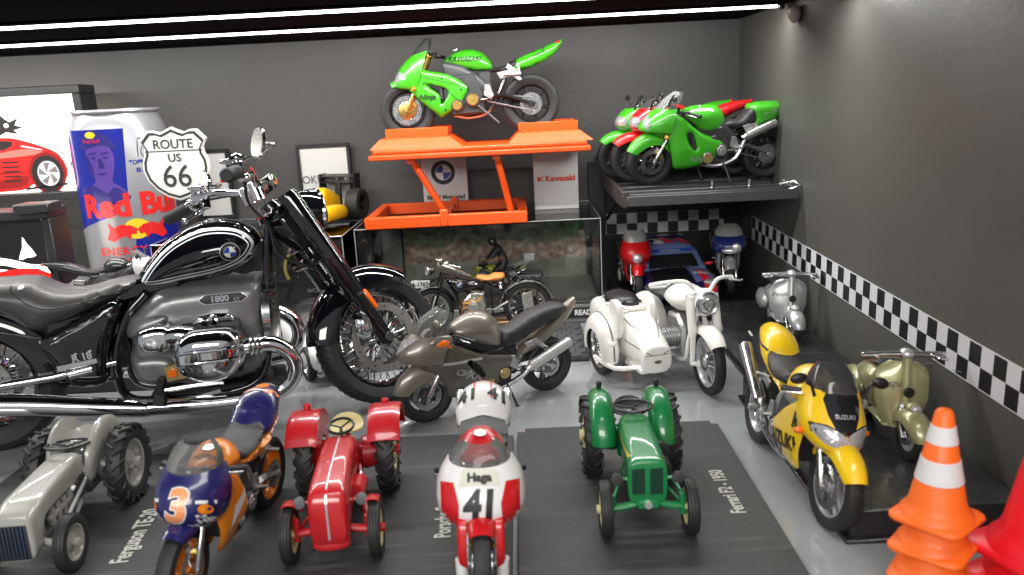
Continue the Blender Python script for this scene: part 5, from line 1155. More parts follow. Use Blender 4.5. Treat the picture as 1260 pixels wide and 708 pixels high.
        g = G(); g.cyl((2.9, .75, 1.7), (3.9, .72, 1.75), .3, 16); g.lathe([(-.1, 0), (0, .42), (.2, .42), (.3, 0)], (2.6, .75, 1.9), (1, 0, 0), 16) if kind == 'green' else None
        g.build('air_filter', mat('filter_black', (.02, .02, .022), .4) if kind == 'green' else body, t)
    # fenders
    for sd in (1, -1):
        g = G()
        if kind == 'red':
            def fn(u, v):
                a = math.radians(35+130*u); r = Rr+.3; return (r*math.cos(a)*1.0, sd*(.95+v*1.15), Rr+r*math.sin(a)-.06*(abs(v*2-1)**6))
            g.sheet(fn, 16, 10, .07)
            g.sheet(lambda u, v: ((Rr+.3-v*1.0)*math.cos(math.radians(35+130*u)), sd*.97, Rr+(Rr+.3-v*1.0)*math.sin(math.radians(35+130*u))), 14, 3, .05)
            f = g.build('mudguard', body, t, 50); g = G(); g.box((1.2, sd*1.5, 2.68), (.2, .5, .22), Ry(35), b=.06); g.build('lamp', ink, f)
            g = G(); g.disc((-.4, sd*1.5, 3.35), (0, 0, 1), .14, .25, 12); g.build('cap', body, f)
        elif kind == 'green':
            arcfender(g, (0, sd*1.12, Rr), Rr, 8, 165, .42, .3, .45, .06, 24); f = g.build('mudguard', body, t, 50)
            g = G(); g.cyl((-.2, sd*1.12, 3.25), (-.2, sd*1.12, 3.55), .1, 10); g.ell((-.2, sd*1.12, 3.56), (.12, .12, .1), 10, 6); g.build('lamp', ink, f)
            g = G(); g.box((.9, sd*1.12, 3.05), (.35, .3, .06), Ry(30)); g.build('reflector', dchrome, f)
        else:
            o2 = crom([(1.35, 1.4), (1.5, 2.3), (1.0, 3.1), (.1, 3.45), (-.9, 3.2), (-1.4, 2.6), (-.9, 2.2), (0, 1.7)], 4, True)
            g.inflate([(1.35, 1.4), (1.5, 2.3), (1.0, 3.1), (.1, 3.45), (-.9, 3.2), (-1.4, 2.6), (-.9, 2.2), (0, 1.7)], .5, 1.4, side=sd, yf=lambda x, z: 1.0+.45*max(0, (math.hypot(x, z-Rr)-1.0))**1.5*.6, thick=.05, k=4, N=18)
            g.build('mudguard', body, t, 60)
    # seat and wheel
    sm_ = {'red': mat('cream_seat', (.62, .55, .25), .45, 0, .3), 'green': dgrey, 'grey': body}[kind]
    sz = 2.55; sx = .1 if kind != 'green' else .35
    g = G()
    def seat(u, v):
        a = 2*math.pi*v; r = u; back = max(0, -math.cos(a)); x = sx+.62*r*math.cos(a); y = .66*r*math.sin(a)
        return (x, y, sz+.12*r**3+.55*back*max(0, r-.35)**1.2)
    g.sheet(seat, 8, 28, .05); st = g.build('seat', sm_, t, 60)
    if kind != 'red':
        for i in range(9):
            a = 2*math.pi*i/9; q = G(); q.disc((sx+.3*math.cos(a), .3*math.sin(a), sz+.02), (0, 0, 1), .05, .03, 8); q.build('seat_hole', ink, st)
    g = G(); g.tube([(sx-.3, 0, 1.8), (sx-.1, 0, sz)], .1, 8); g.tube([(-.5, -.5, 1.9), (-.9, -.6, 1.5), (-1.1, -.6, 1.1)], .08, 6, 3); g.tube([(-.5, .5, 1.9), (-.9, .6, 1.5), (-1.1, .6, 1.1)], .08, 6, 3); g.tube([(.9, .3, 1.9), (1.0, .35, 2.6)], .05, 6); g.tube([(.9, -.3, 1.9), (1.05, -.35, 2.5)], .05, 6); g.build('seat_post', alu if kind == 'grey' else body, t)
    wx, wz = 1.25, 3.15 if kind != 'grey' else 2.95; wn, wr = {'red': ((.25, 0, .95), .46), 'green': ((-.05, 0, 1), .72), 'grey': ((-.15, 0, 1), .74)}[kind]; wn = V(wn).normalized()
    g = G(); g.torus((wx, 0, wz), tuple(wn), wr, .055, 36, 8)
    for a in (90, 210, 330):
        a = math.radians(a); e = wn.orthogonal().normalized(); f = wn.cross(e); p = V((wx, 0, wz))+(e*math.cos(a)+f*math.sin(a))*wr; g.tube([(wx, 0, wz-.06), tuple(p)], .035, 6)
    g.build('steering_wheel', blackp, t); g = G(); g.tube([(wx, 0, wz-.05), (wx+.5, 0, 2.2)], .06, 8); g.build('steering_column', blackp, t)
    return t
redt = paint('tractor_red', (.5, .012, .018), .3); greent = paint('tractor_green', (.008, .2, .055), .3); greyt = paint('tractor_cream_grey', (.34, .335, .3), .35)
creamrim = mat('cream_rim', (.6, .56, .28), .45)
tractor('red toy tractor with cream bucket seat and boxy mudguards', (-7.1, 29.2, .25), -85.5, redt, creamrim, 'red', ink)
tractor('green toy tractor with round mudguards and twin dark grilles', (3.85, 29.9, .25), -90.5, greent, creamrim, 'green', mat('grille_dark', (.004, .03, .02), .5))
tractor('cream grey toy tractor with shell mudguards and pale wheels, in the left corner', (-17.25, 29.1, .25), -86, greyt, greyt, 'grey', mat('grille_blue', (.015, .02, .035), .5))

# ------------------------------------------------------------------ scooters
def scooter(label, loc, ang, s, body, accent, steer=0):
    t = thing('scooter', label, 'scooter', loc, ang, 'vintage scooters on black plinths', lean=-4)
    with tf(S(s)):
        R = 2.1; wb = 11.6
        wheel(t, (0, 0, R), R, 1.1, 'disc', silverp, rubber, None, name='rear_wheel', rr=.58)
        g = G(); g.inflate([(-2.6, 3.2), (-2.2, 5.0), (-.6, 6.3), (1.6, 6.9), (3.6, 6.4), (4.4, 4.8), (4.6, 2.4), (3.0, 2.2), (1.6, 3.6), (-1.5, 3.4)], lambda x, z: 1.9*(1-.2*max(0, (x-2)/2)), 1.9, k=4, N=20); g.build('rear_body', body, t, 60)
        for sd in (1, -1):
            g = G(); g.ell((-.3, sd*1.6, 3.9), (2.5, .95, 1.6), 26, 14, Ry(6)); g.build('side_cowl', body, t, 60)
        g = G(); g.inflate([(-.8, 6.9), (-.4, 7.5), (1.6, 7.6), (3.6, 7.5), (4.0, 7.0), (2.6, 6.7), (.5, 6.6)], 1.35, .5, N=14); g.build('saddle', seatm, t)
        g = G(); g.box((6.3, 0, 2.5), (4.6, 3.4, .35), b=.12)
        for y in (-1.1, -.7, .7, 1.1): g.box((6.3, y, 2.72), (4.3, .14, .12), b=.03)
        g.build('floorboard', body, t)
        # leg shield
        def fn(u, v):
            a = v*2-1; w_ = 2.45*min(1, .62+.5*math.sin(min(1, u*1.25)*math.pi/2)); w_ = w_ if u < .8 else w_*math.sqrt(max(.0, 1-((u-.8)/.2)**2*.75))
            x = 8.6-1.1*u*1.0-.75*abs(a)**2.2+.25*math.sin(u*3.14); return (x+.2, w_*a, 2.4+6.3*u-.15*a*a*(u > .8))
        g = G(); g.sheet(fn, 22, 22, .14); ls = g; L_ = g.build('leg_shield', body, t, 60)
        # rolled edge
        E_ = [fn(u, 0) for u in np.linspace(0, .999, 18)]+[fn(1, v) for v in np.linspace(0, 1, 12)]+[fn(u, 1) for u in np.linspace(.999, 0, 18)]
        g = G(); g.tube(E_, .13, 6); g.build('edge_trim', body if accent is None else accent, L_)
        g = G(); g.tube([(9.05, 0, 2.8), (8.9, 0, 5), (8.2, 0, 8.2), (7.9, 0, 9.3)], [.55, .42, .42, .5], 12, 4); g.build('steering_column', body, t)
        C = V((8.9, 0, 6)); 
        with tf(T(8.7, 0, 6) @ Rz(steer) @ T(-8.7, 0, -6)):
            wheel(t, (10.6, 0, R), R, 1.0, 'disc', silverp, rubber, None, name='front_wheel', rr=.58)
            g = G(); g.tube([(8.9, -.1, 5), (9.6, -.75, 3.6), (10.6, -.85, R)], .3, 10, 4); g.disc((10.6, -.6, R), (0, 1, 0), .7, .3, 16); g.build('fork', dchrome, t)
            g = G(); arcfender(g, (10.5, 0, R+.1), R, 8, 168, 1.15, .6, 1.2, .08, 26, taper=.35); f = g.build('front_mudguard', body, t, 60)
            g = G(); g.ell((10.3, 0, 5.05), (.75, .7, .55), 16, 10); g.build('fender_lamp_shell', body, f); g = G(); g.ell((10.85, 0, 5.05), (.35, .55, .45), 16, 10); g.build('headlamp', lens, f)
            g = G(); g.disc((9.25, 0, 6.2), (1, 0, .1), .5, .35, 18); g.build('horn', blackp, f)
            g = G(); g.ell((7.9, 0, 9.7), (.75, .7, .55), 20, 12); g.build('headset', silverp, t)
            g = G(); g.tube([(7.6, -2.7, 9.5), (7.8, -1.3, 9.6), (7.9, 0, 9.6), (7.8, 1.3, 9.6), (7.6, 2.7, 9.5)], [.28, .32, .45, .32, .28], 10, 4); g.build('handlebar', dchrome, t)
            for sd in (1, -1):
                g = G(); g.tube([(7.65, sd*2.5, 9.5), (7.45, sd*4.1, 9.35)], [.36, .34], 12); g.ell((7.45, sd*4.13, 9.35), (.38, .12, .38), 12, 6); g.build('grip', dchrome if accent is None else silverp, t)
                g = G(); g.tube([(7.9, sd*2.9, 9.5), (8.4, sd*3.1, 9.35), (8.2, sd*4.1, 9.15)], .12, 6, 4); g.build('brake_lever', dchrome, t)
    letter('Vespa', 1.05*s, (10.5*s, -1.55*s, 6.9*s), (0, 1, .1), (-.1, 0, 1), ink, L_, ls, shear=.4, step=.2)
    patch([(-.35*s, -.4*s), (.35*s, -.4*s), (.35*s, .4*s), (-.35*s, .4*s)], (10.5*s, 0, 8.0*s), (0, 1, 0), (0, 0, 1), mat('teal_badge', (.02, .2, .3), .3), L_, ls, 'badge')
    return t
olive = paint('olive_metallic', (.33, .32, .16), .3, .25); sils = paint('silver_scooter', (.38, .38, .38), .34, .5)
def hd(px): return math.radians(px)
def back(cx, cy, ang, d): a = math.radians(ang); return (cx-d*math.cos(a), cy-d*math.sin(a))
bx, by = back(13.8, 27.9, -94, 10.6*.385)
scooter('olive green metallic vintage scooter on a black plinth behind the cones', (bx, by, 1.15), -94, .385, olive, None, 8)
bx, by = back(14.3, 42.3, -92, 10.6*.37)
scooter('silver vintage scooter on a black plinth behind the yellow motorcycle', (bx, by, 1.15), -92, .37, sils, None, 6)

# ------------------------------------------------------------------ white sidecar outfit
wp = paint('ivory_white', (.8, .79, .74), .32)
def sidecar():
    s = .53; fx, fy, ang = 9.05, 38.3, -74
    a = math.radians(ang); t = thing('sidecar_motorcycle', 'white vintage motorcycle with a white sidecar and wide handlebar', 'motorcycle', (fx-13.8*s*math.cos(a), fy-13.8*s*math.sin(a), 0), ang)
    with tf(S(s)):
        wheel(t, (0, 0, 3.1), 3.1, 1.0, 'wire', dchrome, rubber, None, name='rear_wheel', rr=.8, spoke_n=28)
        with tf(T(11.6, 0, 7) @ Rz(-6) @ T(-11.6, 0, -7)):
            wheel(t, (13.8, 0, 3.1), 3.1, 1.0, 'wire', silverp, rubber, None, name='front_wheel', rr=.8, spoke_n=28)
            g = G(); g.disc((13.8, 0, 3.1), (0, 1, 0), .9, .9, 20); g.build('drum', dchrome, t)
            g = G(); arcfender(g, (13.8, 0, 3.1), 3.1, 40, 140, .8, .4, .8, .08, 24, taper=.2); g.build('front_mudguard', wp, t, 60)
            for sd in (1, -1):
                g = G(); g.tube([(12.0, sd*1.2, 9.2), (12.9, sd*1.25, 6.0), (13.0, sd*1.25, 5.4)], [.42, .42, .34], 12); g.tube([(13.0, sd*1.2, 5.6), (12.7, sd*1.15, 3.4), (12.6, sd*1.1, 2.6), (13.8, sd*1.05, 3.0)], .26, 8); g.build('fork_leg', wp, t)
            g = G(); g.lathe([(-1.1, 0), (-1.0, .6), (-.5, 1.0), (.3, 1.12), (.4, 1.12)], (13.0, 0, 8.6), (1, 0, 0), 26); h = g.build('headlamp', wp, t)
            g = G(); g.torus((13.45, 0, 8.6), (1, 0, 0), 1.02, .13, 28, 8); g.build('bezel', dchrome, h); g = G(); g.lathe([(0, 1.0), (.2, .6), (.28, 0)], (13.4, 0, 8.6), (1, 0, 0), 24); g.build('lens', lens, h)
            g = G(); g.torus((13.72, 0, 8.6), (1, 0, 0), .5, .07, 20, 6); g.build('lens_ring', dchrome, h)
            g = G(); g.box((12.0, 0, 9.0), (1.1, 2.9, .5), b=.15); g.box((12.1, 0, 7.4), (.9, 2.8, .45), b=.15); g.ell((12.4, 0, 9.5), (.6, .9, .35)); g.build('fork_yoke', wp, t)
            g = G(); g.tube([(9.9, -3.9, 9.9), (10.9, -3.4, 10.3), (12.0, -1.6, 10.5), (12.2, -.6, 9.5), (12.2, .6, 9.5), (12.0, 1.6, 10.5), (10.9, 3.4, 10.3), (9.9, 3.9, 9.9)], .2, 8, 5); g.build('handlebar', wp, t)
            for sd in (1, -1):
                g = G(); g.tube([(11.6, sd*2.9, 10.4), (12.0, sd*3.6, 10.2), (10.8, sd*4.6, 9.9)], .1, 6, 4); g.build('brake_lever', silverp, t)
                g = G(); g.tube([(10.9, sd*3.4, 10.25), (9.5, sd*4.1, 9.8)], .27, 10); g.build('grip', wp, t)
            g = G(); g.tube([(12.0, -1.4, 10.3), (12.7, -1.0, 9.4), (12.6, -.9, 7)], .08, 5, 4); g.build('cable', silverp, t)
        g = G(); g.inflate([(6.2, 7.6), (6.8, 9.0), (8.8, 9.6), (11.0, 9.3), (11.6, 8.3), (10.8, 7.3), (8.5, 6.8)], 1.7, 1.5, k=4, N=16); tk_ = g; TK_ = g.build('tank', wp, t, 60)
        for sd in (1, -1):
            g = G(); g.tube([(12, 0, 8.4), (11.3, sd*.9, 5), (10.6, sd*1.1, 2.5), (6.0, sd*1.1, 2.3), (3.5, sd*1.1, 3.1), (0, sd*1.0, 3.1)], .22, 8, 4); g.build('frame_tube', wp, t)
            g = G(); g.cyl((8.8, sd*1.0, 4.4), (8.8, sd*3.2, 4.4), .85, 16)
            for i in range(6): g.disc((8.8, sd*(1.4+.28*i), 4.4), (0, 1, 0), 1.05, .1, 18)
            g.build('cylinder', alu, t); g = G(); g.ell((8.8, sd*3.5, 4.4), (.95, .5, .8), 18, 10); g.build('valve_cover', dchrome, t)
            g = G(); g.tube([(9.4, sd*3.0, 4.2), (10.3, sd*3.0, 3.6), (9.8, sd*2.6, 2.3), (6, sd*1.9, 1.9), (-2, sd*1.7, 2.0)], .27, 8, 5); g.build('exhaust_pipe', dchrome, t)
        g = G(); g.prism([(6.6, 2.6), (10.2, 2.6), (10.4, 5.4), (9.0, 6.6), (6.8, 6.4)], -1.1, 1.1, .3); g.build('engine', alu, t)
        g = G(); g.inflate([(1.2, 7.6), (2.2, 8.3), (4.6, 8.4), (6.0, 7.9), (5.6, 7.2), (3, 7.2)], 1.3, .6, N=12); g.build('saddle', seatm, t)
        g = G(); arcfender(g, (0, 0, 3.1), 3.1, -5, 180, 1.0, .5, 1.2, .08, 24, taper=.1); g.build('rear_mudguard', wp, t, 60)
        # sidecar body (rider's right = -y)
        cy = -4.3
        def ring(x, w_, zb, zt_, p=3.0, n=24):
            r = []
            for i in range(n):
                aa = 2*math.pi*i/n; c, q = math.cos(aa), math.sin(aa); r.append((x, cy+.84*w_*math.copysign(abs(c)**(2/p), c), (zb+zt_)/2*.9+.9*(zt_-zb)/2*math.copysign(abs(q)**(2/p), q)))
            return r
        g = G(); g.loft([ring(*q) for q in ((-3.0, 1.2, 4.0, 6.2), (-2.6, 1.7, 3.2, 6.9), (0, 2.1, 2.6, 7.6), (3.5, 2.2, 2.2, 7.8), (6.5, 2.2, 2.0, 7.6), (8.2, 2.1, 2.0, 7.1), (9.6, 1.9, 2.0, 6.3), (10.9, 1.85, 2.0, 5.3), (11.4, 1.75, 2.0, 4.9), (11.5, 1.6, 2.1, 4.7))], k=3); sb = g; SB = g.build('sidecar_body', wp, t, 60)
        g = G(); g.tube([(3.4, cy-1.7, 6.9), (5.6, cy-1.6, 7.2), (6.6, cy-.8, 7.1), (6.6, cy+.8, 7.1), (5.6, cy+1.6, 7.2), (3.4, cy+1.7, 6.9)], .22, 8, 3); g.build('cockpit_rim', wp, SB)
        g = G(); g.ell((3.0, cy, 7.1), (2.8, 1.6, .9), 24, 12); g.build('tonneau_cover', mat('tonneau', (.015, .015, .015), .35, 0, .2), SB)
        for i in range(7):
            g = G(); g.tube([(.8+.75*i, cy-1.6, 7.1), (.8+.75*i, cy, 8.05-.05*abs(i-3)**2), (.8+.75*i, cy+1.6, 7.1)], .06, 5, 5); g.build('cover_rib', blackp, SB)
        for sd in (1, -1):
            g = G(); g.inflate([(6.4, 5.5), (6.2, 8.6), (7.2, 9.0), (8.0, 8.4), (8.2, 6.0), (7.6, 5.2)], .3, .4, side=1, yf=lambda x, z: 0, thick=.5, N=10, m=T(-.3, cy+sd*1.75, -.9)); g.build('side_wing', wp, SB, 60)
        patch([(0, .0), (0, .04), (1.6, .04), (1.6, 0)], (6.9*s-.8, (cy-.0)*s, 5), (0, 1, 0), (-1, 0, 0), mgrey, SB, sb, 'panel_line')
        for sd in (1, -1):
            patch([(sd*.3, 0), (sd*.75, 1.2), (sd*.8, 1.95), (sd*.77, 1.95), (sd*.72, 1.22), (sd*.27, .02)], (5.6, cy*s, 5.2), (0, 1, 0), (-1, 0, 0), mgrey, SB, sb, 'panel_line')
            patch([(sd*.3, -.1), (sd*.95, .25), (sd*.95, .3), (sd*.3, -.05)], (6.4, cy*s, 2.0), (0, 1, 0), (0, 0, 1), mgrey, SB, sb, 'panel_line')
        patch([(-.7, 0), (.7, 0), (.7, .03), (-.7, .03)], (6.4, cy*s, 1.9), (0, 1, 0), (0, 0, 1), mgrey, SB, sb, 'panel_line')
        patch(circ(.2, 20, sy=.5), (6.6, cy*s, 1.55), (0, 1, 0), (0, 0, 1), mgrey, SB, sb, 'badge', step=.1)
        g = G(); g.box((9.3, cy-.2, 2.0), (3.8, 2.9, .5), b=.1); g.build('bumper', wp, SB)
        # sidecar wheel and guard
        wy = -7.3
        wheel(t, (4.6, wy, 2.9), 2.9, 1.0, 'wire', dchrome, rubber, None, name='sidecar_wheel', rr=.78, spoke_n=24)
        g = G(); arcfender(g, (4.6, wy, 2.9), 2.9, -15, 195, .85, .5, 1.5, .1, 30, taper=.1); mg = g.build('sidecar_mudguard', wp, t, 60)
        g = G(); g.tube([(4.6+3.45*math.cos(math.radians(q)), wy, 2.9+3.47*math.sin(math.radians(q))) for q in range(-10, 190, 10)], .1, 6); g.build('guard_rib', mgrey, mg)
        g = G(); g.ell((7.5, wy, 3.9), (.5, .55, .55), 14, 8); g.build('sidelamp', wp, mg)
        g = G(); g.tube([(10.6, cy-1.2, 2.3), (8.8, wy-.3, 1.9), (4.6, wy-.7, 1.9)], .25, 8, 3); g.tube([(4.6, cy-1.5, 2.6), (4.6, wy, 2.9)], .3, 8); g.tube([(8.6, cy+1.5, 3.2), (8.6, -1.0, 3.2)], .25, 8); g.tube([(3, cy+1.5, 3.2), (3, -1.0, 3.4)], .25, 8); g.build('sidecar_chassis', wp, t)
    return t
sidecar()
# ------------------------------------------------------------------ vintage motorcycle before the case
def vintage():
    s = .45; t = thing('vintage_motorcycle', 'black vintage motorcycle with tan saddle, white number plate and round blue tank emblem', 'motorcycle', (.12, 49.6, .45), 181)
    enamel = mat('black_enamel', (.008, .008, .01), .18, 0, .8)
    nick = mat('nickel', (.62, .6, .55), .25, .9, rvar=.1); tan = mat('tan_leather', (.55, .2, .04), .45, bump=.3, bscale=20)
    with tf(S(s)):
        wheel(t, (0, 0, 3.4), 3.4, .75, 'wire', nick, rubber, None, name='rear_wheel', rr=.8, spoke_n=32)
        g = G(); g.disc((0, .4, 3.4), (0, 1, 0), 1.7, .3, 28); g.build('brake_drum', enamel, t)
        with tf(T(11.4, 0, 8) @ Rz(24) @ T(-11.4, 0, -8)):
            wheel(t, (13.6, 0, 3.4), 3.4, .75, 'wire', nick, rubber, None, name='front_wheel', rr=.8, spoke_n=32)
            g = G(); arcfender(g, (13.6, 0, 3.4), 3.4, 30, 165, .55, .35, .3, .05, 20); g.build('front_mudguard', enamel, t)
            g = G()
            for sd in (1, -1): g.tube([(11.5, sd*.5, 8.7), (12.7, sd*.7, 5.5), (13.3, sd*.65, 3.9), (13.6, sd*.6, 3.4)], .16, 8, 3)
            g.tube([(12.2, 0, 8), (13.6, 0, 7.6), (14.2, 0, 6.9)], .18, 6, 3); g.build('fork', enamel, t)
            g = G(); g.lathe([(-.7, 0), (-.6, .4), (0, .62), (.3, .62)], (13.4, 0, 9.2), (1, 0, 0), 20); h = g.build('headlamp', enamel, t); g = G(); g.disc((13.72, 0, 9.2), (1, 0, 0), .56, .1, 20); g.build('lens', lens, h); g = G(); g.torus((13.72, 0, 9.2), (1, 0, 0), .58, .08, 20, 6); g.build('bezel', nick, h)
            g = G(); g.tube([(8.6, -2.9, 8.4), (10.2, -2.6, 9.2), (11.6, -1.2, 9.9), (11.9, 0, 9.6), (11.6, 1.2, 9.9), (10.2, 2.6, 9.2), (8.6, 2.9, 8.4)], .2, 8, 5); g.build('handlebar', nick, t)
            for sd in (1, -1): g = G(); g.tube([(11.0, sd*1.8, 9.8), (11.4, sd*2.6, 10.2), (10, sd*3.2, 9.8)], .1, 6, 3); g.ell((11.3, sd*1.2, 10.2), (.4, .3, .25)); g.build('brake_lever', nick, t)
            g = G(); g.box((14.9, .12, 7.55), (2.9, .12, 1.25), Ry(-6), b=.03); npl = g.build('number_plate', enamel, t)
            g = G(); g.box((14.9, .2, 7.55), (2.7, .06, 1.05), Ry(-6), b=.02); g.build('plate_face', whitep, npl)
            X = TF[-1]; O = X @ V((14.9, .25, 7.52)); U = (X.to_3x3() @ V((-1, 0, -.1))).normalized()
            letter('IA-17674', .36, O, U, (0, 0, 1), ink, npl, None, bold=.012)
            g = G(); g.torus((13.6, 0, 6.0), (0, 1, 0), .4, .1, 12, 5); g.build('spring', nick, t)
        g = G(); g.inflate([(5.4, 6.9), (6.0, 7.2), (9.6, 7.9), (11.0, 8.2), (11.2, 7.7), (9.9, 5.9), (9.2, 5.6), (6.4, 6.2)], .85, .45, k=2, N=16); tk_ = g; TK_ = g.build('tank', enamel, t)
        for sd in (1, -1): patch([(-.0, 0), (2.2, .3), (2.2, .36), (0, .08)], (3.0, sd*1, 3.22), (sd*1, 0, 0), (0, 0, 1), white, TK_, tk_, 'pinstripe')
        roundel(.22, (4.15, 1, 3.2), (-1, 0, 0), (0, 0, 1), TK_, tk_)
        for sd in (1, -1):
            g = G(); g.tube([(11.3, 0, 8.6), (6.5, sd*.35, 7.2), (3.2, sd*.6, 5.6), (0, sd*.7, 3.4)], .17, 8, 1); g.tube([(11.3, 0, 7.6), (9.8, sd*.5, 5.4), (9.3, sd*.6, 2.4), (6.0, sd*.6, 2.0), (3.0, sd*.6, 2.4), (0, sd*.7, 3.4)], .17, 8, 1); g.tube([(5.0, sd*.5, 6.6), (4.8, sd*.6, 2.2)], .14, 6); g.build('frame_tube', enamel, t)
            g = G(); g.cyl((7.4, sd*.8, 3.9), (7.4, sd*2.2, 3.9), .6, 14)
            for i in range(5): g.disc((7.4, sd*(1.0+.26*i), 3.9), (0, 1, 0), .82, .09, 16)
            g.build('cylinder', nick, t)
            g = G(); g.tube([(8.2, sd*1.6, 3.9), (8.9, sd*1.5, 3.6), (8.8, sd*1.2, 2.2), (6, sd*1.1, 1.5), (2, sd*1.1, 1.4), (-2.4, sd*1.1, 1.9)], .2, 8, 5); g.build('exhaust_pipe', mat('copper_pipe', (.45, .22, .1), .35, .7), t)
        g = G(); g.prism([(5.6, 2.4), (8.9, 2.2), (9.0, 4.6), (7.6, 5.8), (5.9, 5.6)], -.8, .8, .25); g.cyl((8.4, .6, 3.0), (8.4, 1.4, 3.0), .5, 14); g.cyl((6.6, .6, 4.6), (6.6, 1.3, 4.6), .42, 12); g.box((7.2, .9, 5.5), (1.2, .5, .5)); g.build('engine', nick, t)
        g = G(); g.tube([(8.9, 1.1, 4.4), (8.0, 1.3, 4.45), (7.0, 1.2, 4.6), (6.4, 1.0, 5.1)], .2, 8, 4); g.build('intake_pipe', mat('orange_brass', (.6, .28, .05), .35, .6), t)
        g = G(); g.inflate([(3.0, 7.6), (3.1, 8.2), (4.4, 8.3), (5.3, 8.0), (6.6, 8.15), (6.9, 7.7), (6.2, 7.2), (5.0, 7.2), (3.8, 7.2)], lambda x, z: 1.25-.5*max(0, (x-4.4)/2.4), .55, N=16); g.build('saddle', tan, t, 60)
        for y in (-.7, .7):
            g = G()
            for z in (6.3, 6.55, 6.8, 7.05): g.torus((3.6, y, z), (0, 0, 1), .25, .06, 12, 5)
            g.build('saddle_spring', nick, t)
        g = G(); arcfender(g, (0, 0, 3.4), 3.4, 0, 160, .6, .45, .35, .05, 24); mg = g.build('rear_mudguard', enamel, t); g = G(); g.tube([(3.75*math.cos(math.radians(q)), .62, 3.4+3.75*math.sin(math.radians(q))) for q in range(2, 165, 8)], .07, 6); g.build('trim_line', nick, mg)
        g = G(); g.box((-.6, 0, 7.6), (3.6, 1.5, .12), b=.04)
        for y in (-.7, .7): g.tube([(1.2, y, 7.7), (1.2, y, 8.2), (-2.2, y, 8.1), (-2.4, y, 7.6)], .08, 6)
        for x in (1.0, -2.0): g.tube([(x, .7, 7.6), (x*.6, .75, 4.4)], .08, 6)
        g.build('luggage_rack', enamel, t)
        g = G(); g.tube([(4.8, .9, 3.2), (2.6, 1.1, 4.4)], .16, 8); g.build('kick_lever', nick, t)
        g = G(); g.box((-.1, .9, 4.2), (1.5, .06, 2.6), Ry(6), b=.02); g.build('stand_plate', nick, t)
        g = G(); g.tube([(0, .9, 3.2), (2.4, 1.0, .1)], .14, 6); g.build('stand', enamel, t)
vintage()

# ------------------------------------------------------------------ clear case with a roadside backdrop
def case(label, x0, x1, y0, y1, zb, z1):
    t = thing('display_case', label, 'display case', ((x0+x1)/2, (y0+y1)/2, 0), 0, 'clear acrylic display cases'); w, d = x1-x0, y1-y0; th = .12
    g = G(); g.box((0, 0, zb/2), (w+.1, d+.1, zb), b=.1); g.build('base', mat('case_base', (.2, .2, .18), .4, 0, .3), t)
    for (c, dd) in (((0, -d/2+th/2, (zb+z1)/2), (w, th, z1-zb)), ((0, d/2-th/2, (zb+z1)/2), (w, th, z1-zb)), ((-w/2+th/2, 0, (zb+z1)/2), (th, d-2*th-.01, z1-zb)), ((w/2-th/2, 0, (zb+z1)/2), (th, d-2*th-.01, z1-zb)), ((0, 0, z1+th/2-.0), (w+.02, d+.02, th))):
        g = G(); g.box(c, dd, b=.02); g.build('acrylic_panel', clear, t)
    ed = mat('polished_edge', (.4, .41, .41), .2, .1, .6)
    for (a, b) in (((-w/2, -d/2, z1+.1), (w/2, -d/2, z1+.1)), ((w/2, -d/2, z1+.1), (w/2, d/2, z1+.1)), ((-w/2, -d/2, z1+.1), (-w/2, d/2, z1+.1)), ((w/2, -d/2, zb), (w/2, -d/2, z1)), ((-w/2, -d/2, zb), (-w/2, -d/2, z1)), ((-w/2, d/2, z1+.1), (w/2, d/2, z1+.1))):
        g = G(); g.cyl(a, b, .035, 6); g.build('edge', ed, t)
    return t
CX0, CX1, CY0, CY1, CZB, CZ1 = -10.85, 5.1, 52., 60.6, 1.3, 6.82
cs = case('large clear display case with a roadside backdrop under the orange lift', CX0, CX1, CY0, CY1, CZB, CZ1)
# label strip
cw = (CX1-CX0)
G().box((cw/2-1.6, -4.38, .72), (3.0, .1, .72), b=.02).build('label_strip', mat('label_black', (.02, .022, .024), .4), cs)
letter('READ ME', .5, (cw/2-.95, -4.44, .72), (1, 0, 0), (0, 0, 1), white, cs, None, bold=.02, sx=.9)
# printed backdrop
bd = bpy.data.materials.new('roadside_print'); bd.use_nodes = True; nt = bd.node_tree; N = nt.nodes; L = nt.links; b = N['Principled BSDF']; b.inputs['Roughness'].default_value = .45
tc = N.new('ShaderNodeTexCoord'); sp = N.new('ShaderNodeSeparateXYZ'); L.new(tc.outputs['Object'], sp.inputs[0])
n1 = N.new('ShaderNodeTexNoise'); n1.inputs['Scale'].default_value = .9; n1.inputs['Detail'].default_value = 8; n1.inputs['Roughness'].default_value = .65; L.new(tc.outputs['Object'], n1.inputs['Vector'])
n2 = N.new('ShaderNodeTexNoise'); n2.inputs['Scale'].default_value = 2.6; n2.inputs['Detail'].default_value = 8; L.new(tc.outputs['Object'], n2.inputs['Vector'])
def ramp(inp, stops):
    r = N.new('ShaderNodeValToRGB'); L.new(inp, r.inputs[0]); e = r.color_ramp.elements
    while len(e) < len(stops): e.new(.5)
    for q, (p, c) in zip(e, stops): q.position = p; q.color = (*c, 1)
    return r.outputs[0]
def mathn(op, a, b_):
    n = N.new('ShaderNodeMath'); n.operation = op
    for i, q in enumerate((a, b_)):
        if isinstance(q, (int, float)): n.inputs[i].default_value = q
        elif q is not None: L.new(q, n.inputs[i])
    return n.outputs[0]
hgt = mathn('ADD', mathn('MULTIPLY', sp.outputs[2], .2), mathn('MULTIPLY', mathn('SUBTRACT', n1.outputs[0], .5), .45))
bush = ramp(n2.outputs[0], [(.3, (.03, .032, .02)), (.5, (.13, .13, .08)), (.62, (.09, .2, .09)), (.72, (.32, .27, .22))])
rock = ramp(n2.outputs[0], [(.3, (.14, .09, .065)), (.5, (.34, .23, .165)), (.7, (.55, .42, .32))])
